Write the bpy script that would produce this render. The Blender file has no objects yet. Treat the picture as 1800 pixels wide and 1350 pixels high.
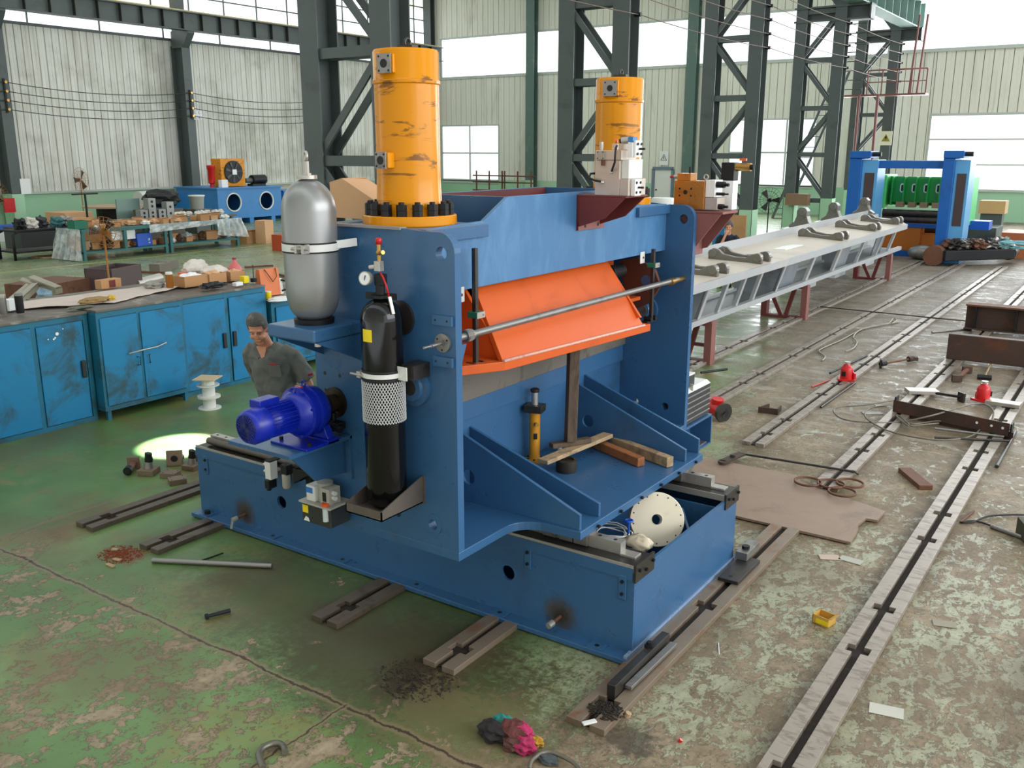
import bpy, bmesh, math, random
from mathutils import Vector, Matrix, Euler
random.seed(7)
R = math.radians
PI = math.pi

# ---------------------------------------------------------------- camera
CAM_H = 3.4; FPX = 1623.8; YAW = -0.60277; PITCH = 0.24853; ROLL = 0.00078
def cam_axes():
    cy, sy = math.cos(YAW), math.sin(YAW)
    f0 = Vector((sy, cy, 0)); r0 = Vector((cy, -sy, 0)); u0 = Vector((0, 0, 1))
    f = f0*math.cos(PITCH) - u0*math.sin(PITCH); u = u0*math.cos(PITCH) + f0*math.sin(PITCH)
    return r0*math.cos(ROLL) + u*math.sin(ROLL), -r0*math.sin(ROLL) + u*math.cos(ROLL), f
AR, AU, AF = cam_axes()
cd = bpy.data.cameras.new('camera'); cam = bpy.data.objects.new('camera', cd)
bpy.context.scene.collection.objects.link(cam)
cam.matrix_world = Matrix(((AR.x, AU.x, -AF.x, 0), (AR.y, AU.y, -AF.y, 0), (AR.z, AU.z, -AF.z, CAM_H), (0, 0, 0, 1)))
cd.sensor_width = 36; cd.lens = FPX/1800*36; cd.clip_end = 400; cd.clip_start = .05
S = bpy.context.scene; S.camera = cam
S.view_settings.view_transform = 'Standard'; S.view_settings.look = 'None'
S.view_settings.gamma = 1; S.view_settings.exposure = 0.42; S.view_settings.use_curve_mapping = False

# ---------------------------------------------------------------- sky and lights
w = bpy.data.worlds.new('sky'); S.world = w; w.use_nodes = True
wn = w.node_tree; bg = wn.nodes['Background']
bg.inputs['Color'].default_value = (.90, .96, 1.0, 1); bg.inputs['Strength'].default_value = 1.5

def area(name, loc, rot, sx, sy, power, col=(1, 1, 1)):
    l = bpy.data.lights.new(name, 'AREA'); l.shape = 'RECTANGLE'; l.size = sx; l.size_y = sy
    l.energy = power; l.color = col
    o = bpy.data.objects.new(name, l); S.collection.objects.link(o); o.location = loc; o.rotation_euler = rot
    return o
# daylight through the tall openings of the far wall and of the side bay to the right
area('window_light_back', (-6, 49.5, 6.5), (R(-90), 0, 0), 34, 8, 3600, (.93, .97, 1))
area('window_light_side', (16, 12, 8), (0, R(68), 0), 8, 26, 2100, (.95, .98, 1))
# a gap in the roof lets one small patch of sun down on the floor
sl = bpy.data.lights.new('sun_gap', 'SPOT'); sl.energy = 90000; sl.spot_size = R(4.2); sl.spot_blend = .35; sl.color = (.86, .90, 1); sl.shadow_soft_size = .05
slo = bpy.data.objects.new('sun_gap', sl); S.collection.objects.link(slo)
slo.location = (-9.9, 8.5, 13.5)
_t = Vector((-9.15, 6.35, 0)) - slo.location; slo.rotation_euler = _t.to_track_quat('-Z', 'Y').to_euler()

# ---------------------------------------------------------------- pixel rays of the photograph -> points of the place
C0 = Vector((0, 0, CAM_H))
def ray(x, y): return AR*((x-900)/FPX) + AU*((675-y)/FPX) + AF
def uz(x, y, z=0.0):
    d = ray(x, y); return C0 + d*((z-CAM_H)/d.z)
def ux(x, y, X):
    d = ray(x, y); return C0 + d*(X/d.x)
def uy(x, y, Y):
    d = ray(x, y); return C0 + d*(Y/d.y)

# ---------------------------------------------------------------- materials
def lin(c):
    return tuple(((v/255)/12.92 if v/255 <= .04045 else ((v/255+.055)/1.055)**2.4) for v in c) + (1,)
MATS = {}
class NT:
    def __init__(s, name):
        s.m = bpy.data.materials.new(name); s.m.use_nodes = True; s.t = s.m.node_tree; s.n = s.t.nodes; s.l = s.t.links
        s.b = s.n['Principled BSDF']; s.co = s.n.new('ShaderNodeTexCoord')
        s.geo = s.n.new('ShaderNodeNewGeometry')
        MATS[name] = s.m
    def link(s, a, b): s.l.new(a, b)
    def mapping(s, scale=(1, 1, 1), rot=(0, 0, 0), world=False):
        mp = s.n.new('ShaderNodeMapping'); mp.inputs['Scale'].default_value = scale; mp.inputs['Rotation'].default_value = rot
        s.link(s.geo.outputs['Position'] if world else s.co.outputs['Object'], mp.inputs['Vector']); return mp.outputs[0]
    def noise(s, scale, detail=4, rough=.6, vec=None, dist=0):
        n = s.n.new('ShaderNodeTexNoise'); n.inputs['Scale'].default_value = scale; n.inputs['Detail'].default_value = detail
        n.inputs['Roughness'].default_value = rough; n.inputs['Distortion'].default_value = dist
        if vec is not None: s.link(vec, n.inputs['Vector'])
        return n.outputs['Fac']
    def ramp(s, fac, stops, interp='LINEAR'):
        r = s.n.new('ShaderNodeValToRGB'); cr = r.color_ramp; cr.interpolation = interp
        while len(cr.elements) < len(stops): cr.elements.new(.5)
        for e, (p, c) in zip(cr.elements, stops):
            e.position = p; e.color = c if len(c) == 4 else lin(c)
        s.link(fac, r.inputs[0]); return r.outputs[0]
    def step(s, fac, a, b):
        m = s.n.new('ShaderNodeMapRange'); m.inputs['From Min'].default_value = a; m.inputs['From Max'].default_value = b
        m.interpolation_type = 'SMOOTHSTEP'
        s.link(fac, m.inputs['Value']); return m.outputs[0]
    def math(s, op, a, b=None, c=None):
        m = s.n.new('ShaderNodeMath'); m.operation = op
        for i, v in enumerate((a, b, c)):
            if v is None: continue
            if isinstance(v, (int, float)): m.inputs[i].default_value = v
            else: s.link(v, m.inputs[i])
        return m.outputs[0]
    def mix(s, fac, a, b, mode='MIX'):
        m = s.n.new('ShaderNodeMix'); m.data_type = 'RGBA'; m.blend_type = mode
        if isinstance(fac, (int, float)): m.inputs[0].default_value = fac
        else: s.link(fac, m.inputs[0])
        for i, v in ((6, a), (7, b)):
            if isinstance(v, tuple): m.inputs[i].default_value = v if len(v) == 4 else lin(v)
            else: s.link(v, m.inputs[i])
        return m.outputs[2]
    def sep(s, vec):
        x = s.n.new('ShaderNodeSeparateXYZ'); s.link(vec, x.inputs[0]); return x.outputs
    def bump(s, h, strength=.2, dist=.01):
        b = s.n.new('ShaderNodeBump'); b.inputs['Strength'].default_value = strength; b.inputs['Distance'].default_value = dist
        s.link(h, b.inputs['Height']); s.link(b.outputs[0], s.b.inputs['Normal'])
    def col(s, v):
        if isinstance(v, tuple): s.b.inputs['Base Color'].default_value = v if len(v) == 4 else lin(v)
        else: s.link(v, s.b.inputs['Base Color'])
    def rough(s, v):
        if isinstance(v, (int, float)): s.b.inputs['Roughness'].default_value = v
        else: s.link(v, s.b.inputs['Roughness'])
    def metal(s, v): s.b.inputs['Metallic'].default_value = v

def mat(name, col, rough=.5, metal=0, dirt=None, damt=.35, dscale=3, var=.12, bump=0, spec=None, detail=5, world=False, stretch=(1, 1, 1), lo=.52, hi=.72):
    """painted / plain surface: slight tone variation, dirt or wear patches in their own shape"""
    if name in MATS: return MATS[name]
    t = NT(name); v = t.mapping(stretch, world=world)
    n1 = t.noise(dscale*.6, 3, .5, v)
    c = lin(col)
    a = tuple(min(1, x*(1+var)) for x in c[:3]) + (1,); b = tuple(x*(1-var) for x in c[:3]) + (1,)
    base = t.mix(n1, b, a)
    if dirt is not None:
        n2 = t.noise(dscale, detail, .68, v, .6)
        msk = t.math('MULTIPLY', t.step(n2, lo, hi), damt)
        base = t.mix(msk, base, lin(dirt))
    t.col(base); t.rough(rough); t.metal(metal)
    if rough > .05:
        n3 = t.noise(dscale*4, 3, .6, v)
        t.rough(t.math('ADD', t.math('MULTIPLY', n3, .2), max(rough-.1, .02)))
    if bump: t.bump(t.noise(dscale*9, 4, .6, v), bump, .01)
    if spec is not None: t.b.inputs['Specular IOR Level'].default_value = spec
    return t.m

M_blue = mat('machine_blue_paint', (54, 96, 136), .3, 0, (46, 50, 56), .5, 1.1, .10, 0, lo=.56, hi=.80)
M_blue_worn = mat('machine_blue_paint_rubbed', (66, 114, 158), .38, 0, (98, 146, 186), .5, 2.2, .10, 0, stretch=(2.4, 2.4, .8), lo=.42, hi=.72)
M_motor = mat('motor_ultramarine_paint', (14, 36, 160), .3, 0, (20, 22, 60), .4, 6, .1)
M_orange = mat('press_orange_paint', (210, 92, 36), .34, 0, (160, 66, 34), .4, 2.2, .08, spec=.3, lo=.5, hi=.75)
M_yellow = mat('cylinder_yellow_paint', (220, 140, 2), .2, 0, (96, 62, 30), .8, 2.6, .05, 0, spec=.3, stretch=(1, 1, 5), lo=.57, hi=.64)
M_steel = mat('bare_steel', (150, 146, 142), .38, .75, (70, 58, 46), .5, 5, .12)
M_steel_dark = mat('oiled_dark_steel', (74, 70, 66), .4, .7, (44, 34, 26), .6, 8, .15)
M_steel_bright = mat('machined_bright_steel', (186, 180, 172), .36, .6, (120, 106, 96), .3, 7, .06)
M_block = mat('machined_valve_block', (205, 190, 178), .35, .55, (150, 120, 104), .25, 5, .05)
M_bronze_block = mat('warm_machined_block', (196, 130, 60), .3, .6, (90, 70, 50), .3, 6, .2)
M_black = mat('black_paint_glossy', (12, 12, 14), .12, 0, None, var=.02)
M_blackmatt = mat('black_oxide', (26, 26, 28), .5, .3, None, var=.1)
M_rubber = mat('black_rubber', (20, 20, 20), .6, 0, None, var=.1)
M_silver = mat('silver_accumulator_paint', (150, 150, 148), .34, .55, (120, 116, 110), .2, 3, .05)
M_white = mat('white_enamel', (225, 224, 218), .4, 0, None, var=.03)
M_grating = mat('grey_rubber_grating', (196, 196, 194), .55, 0, None, var=.05)
M_green_tag = mat('green_plastic', (20, 110, 84), .4, 0, None, var=.05)
M_maroon = mat('red_oxide_primer', (108, 44, 40), .55, 0, (70, 30, 28), .4, 3, .12)
M_maroon_pale = mat('red_oxide_primer_pale', (138, 86, 80), .6, 0, (110, 56, 52), .4, 4, .12)
M_rust = mat('rusty_steel', (112, 74, 54), .65, .25, (60, 40, 32), .7, 5, .2, .15)
M_rust_dark = mat('dark_mill_scale_steel', (78, 60, 52), .55, .4, (120, 66, 40), .5, 4, .2, .1)
M_column = mat('column_grey_green_paint', (80, 88, 86), .45, 0, (56, 62, 60), .5, 1.3, .14)
M_column_teal = mat('girder_pale_teal_paint', (120, 146, 138), .5, 0, (80, 92, 86), .4, 1.1, .12)
M_wood = mat('pale_rough_timber', (176, 150, 116), .75, 0, (84, 58, 36), .7, 5, .15, .25, stretch=(1, 1, 1), lo=.45, hi=.7)
M_wood_old = mat('dark_weathered_timber', (98, 80, 64), .8, 0, (44, 32, 24), .8, 7, .2, .4, stretch=(1, 1, .35), lo=.42, hi=.66)
M_wood_red = mat('red_brown_timber', (158, 98, 56), .75, 0, (84, 44, 24), .7, 5, .15, .3)
M_card = mat('brown_cardboard', (190, 142, 96), .8, 0, (150, 104, 64), .3, 3, .08)
M_card_pale = mat('tan_cardboard', (212, 166, 124), .75, 0, (180, 130, 90), .25, 3, .06)
M_red = mat('jack_red_paint', (200, 20, 24), .3, 0, (110, 14, 14), .4, 9, .08)
M_cab = mat('cabinet_cyan_blue_paint', (8, 122, 172), .5, 0, (44, 70, 70), .9, 1.5, .12, 0, detail=6, lo=.46, hi=.66)
M_cab_frame = mat('cabinet_frame_teal', (24, 108, 138), .5, 0, (44, 66, 66), .8, 2.4, .12, 0, lo=.46, hi=.7)
M_benchtop = mat('worktop_grimy', (104, 96, 88), .55, .1, (190, 176, 160), .7, 1.4, .2, .1, lo=.5, hi=.66)
M_paper = mat('crumpled_white_paper', (214, 206, 196), .8, 0, (170, 156, 140), .4, 4, .05)
M_tealbench = mat('bench_teal_paint', (48, 104, 104), .5, 0, (60, 74, 70), .5, 3, .12)
M_tank = mat('tank_blue_paint', (52, 126, 188), .42, 0, (30, 80, 140), .3, 2, .06)
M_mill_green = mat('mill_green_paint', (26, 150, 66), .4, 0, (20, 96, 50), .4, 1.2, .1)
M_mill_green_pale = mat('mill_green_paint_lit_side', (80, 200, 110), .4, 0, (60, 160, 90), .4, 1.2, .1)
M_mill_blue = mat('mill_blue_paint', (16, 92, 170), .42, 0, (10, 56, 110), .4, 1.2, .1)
M_mill_orange = mat('mill_orange_paint', (206, 112, 24), .5, 0, (60, 44, 40), .8, 1.4, .1)
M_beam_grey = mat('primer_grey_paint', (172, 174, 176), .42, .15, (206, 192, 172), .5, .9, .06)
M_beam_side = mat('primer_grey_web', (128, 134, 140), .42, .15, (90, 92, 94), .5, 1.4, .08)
M_deck = mat('beam_deck_beige_primer', (204, 192, 176), .5, .05, (168, 160, 152), .5, 1.2, .05)
M_skin = mat('skin', (216, 152, 122), .5, 0, (196, 124, 98), .3, 9, .05)
M_hair = mat('grey_black_hair', (84, 80, 76), .7, 0, (140, 136, 130), .6, 14, .2)
M_shirt = mat('grey_work_shirt', (104, 106, 100), .8, 0, (80, 82, 76), .4, 5, .1, .2)
M_trouser = mat('dark_trousers', (20, 22, 28), .8, 0, None, var=.1)
M_navy = mat('navy_cloth', (24, 30, 48), .8, 0, None, var=.1)
M_plastic = mat('thin_cloudy_plastic', (206, 212, 212), .3, 0, (150, 156, 156), .3, 3, .06)
M_pump_grey = mat('pump_casting_grey', (176, 172, 160), .45, 0, (120, 112, 100), .3, 6, .06)
M_ylabel = mat('yellow_label', (244, 214, 10), .5, 0, None, var=.02)
M_wlabel = mat('white_label', (236, 236, 234), .5, 0, None, var=.02)
M_blabel = mat('blue_label', (40, 120, 200), .5, 0, None, var=.03)
M_orange_plastic = mat('orange_plastic', (236, 96, 40), .4, 0, None, var=.04)
M_amber = mat('amber_oil', (150, 92, 30), .15, 0, None, var=.1)
M_brass = mat('brass', (176, 140, 80), .3, .85, (90, 70, 40), .4, 20, .1)
M_pink = mat('pink_plastic', (206, 104, 104), .4, 0, None, var=.06)
M_bluebox = mat('bright_blue_plastic', (24, 84, 190), .4, 0, None, var=.06)
M_hose = mat('grey_wire_rope', (120, 112, 98), .5, .4, (60, 54, 46), .5, 20, .15)
M_fan = mat('rusty_yellow_fan_paint', (170, 112, 50), .5, .1, (100, 60, 30), .5, 8, .1)
M_wire = mat('dark_wire', (60, 62, 56), .5, .4, None, var=.1)
M_dgrey = mat('dark_grey_plastic', (54, 56, 58), .45, 0, None, var=.08)
def glassy():
    t = NT('smoked_reservoir_plastic'); t.col((60, 62, 62)); t.rough(.12); t.b.inputs['Transmission Weight'].default_value = .25; return t.m
M_smoke = glassy()
def pane_mat():
    t = NT('window_pane_glass'); tr = t.n.new('ShaderNodeBsdfTransparent'); gl = t.n.new('ShaderNodeBsdfGlossy'); mx = t.n.new('ShaderNodeMixShader')
    tr.inputs[0].default_value = (.97, .98, .97, 1); gl.inputs['Roughness'].default_value = .15; mx.inputs[0].default_value = .06
    t.link(tr.outputs[0], mx.inputs[1]); t.link(gl.outputs[0], mx.inputs[2]); t.link(mx.outputs[0], t.n['Material Output'].inputs[0]); return t.m
M_pane = pane_mat()
def sheet_mat():
    t = NT('translucent_fibreglass_sheet'); tl = t.n.new('ShaderNodeBsdfTranslucent'); df = t.n.new('ShaderNodeBsdfDiffuse'); mx = t.n.new('ShaderNodeMixShader')
    v = t.mapping((.2, 1.2, .3), world=True); n = t.noise(1.2, 5, .6, v)
    c = t.ramp(n, [(.3, (236, 236, 196)), (.7, (250, 250, 236))])
    t.link(c, tl.inputs[0]); t.link(c, df.inputs[0]); mx.inputs[0].default_value = .2
    t.link(tl.outputs[0], mx.inputs[1]); t.link(df.outputs[0], mx.inputs[2]); t.link(mx.outputs[0], t.n['Material Output'].inputs[0]); return t.m
M_sheet = sheet_mat()

# ---------------------------------------------------------------- mesh helpers
class MB:
    """collects shapes (world or local coordinates) and links them as ONE mesh object"""
    def __init__(s): s.bm = bmesh.new()
    def box(s, c, size, rot=None, m=0):
        vs = bmesh.ops.create_cube(s.bm, size=1)['verts']
        M = Matrix.Translation(Vector(c)) @ (Euler(rot).to_matrix().to_4x4() if rot else Matrix()) @ Matrix.Diagonal((*size, 1))
        bmesh.ops.transform(s.bm, matrix=M, verts=vs)
        if m:
            for f in {f for v in vs for f in v.link_faces}: f.material_index = m
        return s
    def bx(s, x0, x1, y0, y1, z0, z1, m=0):
        return s.box(((x0+x1)/2, (y0+y1)/2, (z0+z1)/2), (abs(x1-x0), abs(y1-y0), abs(z1-z0)), m=m)
    def cyl(s, p1, p2, r, r2=None, seg=24, m=0, caps=True):
        p1, p2 = Vector(p1), Vector(p2); d = p2-p1
        vs = bmesh.ops.create_cone(s.bm, cap_ends=caps, segments=seg, radius1=r, radius2=r if r2 is None else r2, depth=d.length)['verts']
        M = Matrix.Translation((p1+p2)/2) @ d.to_track_quat('Z', 'Y').to_matrix().to_4x4()
        bmesh.ops.transform(s.bm, matrix=M, verts=vs)
        if m:
            for f in {f for v in vs for f in v.link_faces}: f.material_index = m
        return s
    def bar(s, p1, p2, w, h, m=0, up=(0, 0, 1)):
        """rectangular bar from p1 to p2"""
        p1, p2 = Vector(p1), Vector(p2); z = (p2-p1); L = z.length; z.normalize(); u = Vector(up)
        x = u.cross(z)
        if x.length < 1e-4: x = Vector((1, 0, 0)).cross(z)
        x.normalize(); y = z.cross(x)
        vs = bmesh.ops.create_cube(s.bm, size=1)['verts']
        M = Matrix.Translation((p1+p2)/2) @ Matrix((x, y, z)).transposed().to_4x4() @ Matrix.Diagonal((w, h, L, 1))
        bmesh.ops.transform(s.bm, matrix=M, verts=vs)
        if m:
            for f in {f for v in vs for f in v.link_faces}: f.material_index = m
        return s
    def prism(s, pts, d, m=0):
        """polygon of 3-D points extruded by the vector d"""
        d = Vector(d); a = [s.bm.verts.new(Vector(p)) for p in pts]; b = [s.bm.verts.new(Vector(p)+d) for p in pts]
        fs = [s.bm.faces.new(a), s.bm.faces.new(b[::-1])]
        for i in range(len(pts)):
            j = (i+1) % len(pts); fs.append(s.bm.faces.new((a[j], a[i], b[i], b[j])))
        for f in fs: f.material_index = m
        return s
    def plate(s, outer, holes, d, m=0):
        """plate with round holes: outer 3-D polygon, holes [(centre, radius)], thickness vector d"""
        from mathutils.geometry import tessellate_polygon
        d = Vector(d); nrm = d.normalized(); x = nrm.orthogonal().normalized(); y = nrm.cross(x)
        loops = [[Vector(p) for p in outer]]; n = 20
        for c, r in holes: loops.append([Vector(c)+x*math.cos(2*PI*i/n)*r-y*math.sin(2*PI*i/n)*r for i in range(n)])
        flat = [p for l in loops for p in l]
        tris = tessellate_polygon([[Vector((p.dot(x), p.dot(y), 0)) for p in l] for l in loops])
        A = [s.bm.verts.new(p) for p in flat]; B = [s.bm.verts.new(p+d) for p in flat]; fs = []
        for t in tris:
            fs.append(s.bm.faces.new([A[i] for i in t])); fs.append(s.bm.faces.new([B[i] for i in reversed(t)]))
        o = 0
        for l in loops:
            for i in range(len(l)):
                j = (i+1) % len(l); fs.append(s.bm.faces.new((A[o+i], A[o+j], B[o+j], B[o+i])))
            o += len(l)
        for f in fs: f.material_index = m
        return s
    def lathe(s, prof, c=(0, 0, 0), axis=(0, 0, 1), seg=32, m=0, caps=True):
        """profile [(radius, height)] turned about an axis through c"""
        q = Vector(axis).to_track_quat('Z', 'Y').to_matrix(); c = Vector(c); rings = []
        for r, h in prof:
            if r < 1e-5: rings.append([s.bm.verts.new(c + q @ Vector((0, 0, h)))])
            else: rings.append([s.bm.verts.new(c + q @ Vector((r*math.cos(2*PI*i/seg), r*math.sin(2*PI*i/seg), h))) for i in range(seg)])
        for a, b in zip(rings, rings[1:]):
            if len(a) == 1 and len(b) == 1: continue
            for i in range(seg):
                j = (i+1) % seg
                if len(a) == 1: f = s.bm.faces.new((a[0], b[i], b[j]))
                elif len(b) == 1: f = s.bm.faces.new((a[i], a[j], b[0]))
                else: f = s.bm.faces.new((a[i], a[j], b[j], b[i]))
                f.material_index = m; f.smooth = True
        for ring in ((rings[0], rings[-1]) if caps else ()):
            if len(ring) > 1:
                try: s.bm.faces.new(ring).material_index = m
                except ValueError: pass
        return s
    def tube(s, pts, r, seg=8, closed=False, m=0):
        P = [Vector(p) for p in pts]; rings = []; n = len(P); prev = None
        for i in range(n):
            a = P[i-1] if (i > 0 or closed) else P[i]; b = P[(i+1) % n] if (i < n-1 or closed) else P[i]
            t = (b-a).normalized()
            if prev is None: x = t.orthogonal().normalized()
            else:
                x = prev - t*prev.dot(t)
                x = x.normalized() if x.length > 1e-6 else t.orthogonal().normalized()
            prev = x; y = t.cross(x)
            rings.append([s.bm.verts.new(P[i] + (x*math.cos(2*PI*k/seg) + y*math.sin(2*PI*k/seg))*r) for k in range(seg)])
        rg = range(n) if closed else range(n-1)
        for i in rg:
            a, b = rings[i], rings[(i+1) % n]
            for k in range(seg):
                f = s.bm.faces.new((a[k], a[(k+1) % seg], b[(k+1) % seg], b[k])); f.smooth = True; f.material_index = m
        if not closed:
            s.bm.faces.new(rings[0][::-1]).material_index = m; s.bm.faces.new(rings[-1]).material_index = m
        return s
    def sphere(s, c, r, sc=(1, 1, 1), seg=20, m=0, rot=None):
        vs = bmesh.ops.create_uvsphere(s.bm, u_segments=seg, v_segments=max(6, seg//2), radius=r)['verts']
        M = Matrix.Translation(Vector(c)) @ (Euler(rot).to_matrix().to_4x4() if rot else Matrix()) @ Matrix.Diagonal((*sc, 1))
        bmesh.ops.transform(s.bm, matrix=M, verts=vs)
        for f in {f for v in vs for f in v.link_faces}: f.smooth = True; f.material_index = m
        return s
    def hexnut(s, c, r, h, axis=(0, 0, 1), m=0):
        a = Vector(axis).normalized(); c = Vector(c); return s.cyl(c, c+a*h, r, seg=6, m=m)
    def ring(s, c, axis, R1, r, seg=28, m=0, tseg=8):
        a = Vector(axis).normalized(); x = a.orthogonal().normalized(); y = a.cross(x); c = Vector(c)
        return s.tube([c + x*math.cos(2*PI*i/seg)*R1 + y*math.sin(2*PI*i/seg)*R1 for i in range(seg)], r, tseg, True, m)
    def quad(s, *p, m=0):
        f = s.bm.faces.new([s.bm.verts.new(Vector(q)) for q in p]); f.material_index = m; return s
    def build(s, name, mats, parent=None, bevel=0, smooth=None, label=None, world=True):
        bmesh.ops.recalc_face_normals(s.bm, faces=s.bm.faces)
        me = bpy.data.meshes.new(name); s.bm.to_mesh(me); s.bm.free()
        for m in (mats if isinstance(mats, (list, tuple)) else [mats]): me.materials.append(m)
        o = bpy.data.objects.new(name, me); S.collection.objects.link(o)
        if parent is not None:
            if world: me.transform(wmat(parent).inverted())
            o.parent = parent
        elif world:
            # origin at the thing's base centre
            xs = [v.co for v in me.vertices]
            if xs:
                c = Vector(((min(v.x for v in xs)+max(v.x for v in xs))/2, (min(v.y for v in xs)+max(v.y for v in xs))/2, min(v.z for v in xs)))
                me.transform(Matrix.Translation(-c)); o.location = c
        if bevel:
            b = o.modifiers.new('bevel', 'BEVEL'); b.width = bevel; b.segments = 2; b.limit_method = 'ANGLE'; b.angle_limit = R(40)
            b.harden_normals = False
        if smooth is not None:
            for p in me.polygons: p.use_smooth = True
            try: me.set_sharp_from_angle(angle=R(smooth))
            except Exception: pass
        if label: o['label'] = label
        return o
def split_build(mb, name, mats, parent=None, **kw):
    """every loose piece becomes an object of its own"""
    bm = mb.bm; bm.verts.ensure_lookup_table(); seen = set(); outs = []
    for v in list(bm.verts):
        if v in seen: continue
        st = [v]; comp = set()
        while st:
            a = st.pop()
            if a in comp: continue
            comp.add(a)
            for e in a.link_edges: st.append(e.other_vert(a))
        seen |= comp
        n = MB(); mp = {u: n.bm.verts.new(u.co) for u in comp}
        for f in {f for u in comp for f in u.link_faces}:
            g = n.bm.faces.new([mp[u] for u in f.verts]); g.material_index = f.material_index; g.smooth = f.smooth
        outs.append(n)
    bm.free()
    return [n.build(name, mats, parent, **kw) for n in outs]
def wmat(o):
    M = Matrix.Translation(o.location) @ o.rotation_euler.to_matrix().to_4x4() @ Matrix.Diagonal((*o.scale, 1))
    return (wmat(o.parent) @ M) if o.parent else M
def thing(name, label, cat, loc=(0, 0, 0), rz=0, group=None):
    o = bpy.data.objects.new(name, None); S.collection.objects.link(o); o.empty_display_size = .1
    o.location = loc; o.rotation_euler = (0, 0, rz); o['label'] = label; o['category'] = cat
    if group: o['group'] = group
    return o
def tag(o, label, cat, group=None, kind=None):
    o['label'] = label; o['category'] = cat
    if group: o['group'] = group
    if kind: o['kind'] = kind
    return o
def struct(o): o['kind'] = 'structure'; return o
def dup(root, loc, rz=0, label=None, group=None):
    r = root.copy(); S.collection.objects.link(r); r.location = loc; r.rotation_euler = (0, 0, rz)
    if label: r['label'] = label
    if group: r['group'] = group
    for ch in list(root.children):
        c = ch.copy(); S.collection.objects.link(c); c.parent = r
        for g in ch.children:
            d = g.copy(); S.collection.objects.link(d); d.parent = c
    return r
def text_obj(txt, size, parent, loc, rot, m, name='lettering', ext=.0006):
    cu = bpy.data.curves.new(name, 'FONT'); cu.body = txt; cu.size = size; cu.extrude = ext; cu.align_x = 'CENTER'; cu.align_y = 'CENTER'
    o = bpy.data.objects.new(name, cu); S.collection.objects.link(o); cu.materials.append(m)
    M = Matrix.Translation(Vector(loc)) @ Euler(rot).to_matrix().to_4x4()
    if parent is not None: M = wmat(parent).inverted() @ M; o.parent = parent
    o.matrix_local = M
    return o
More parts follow.
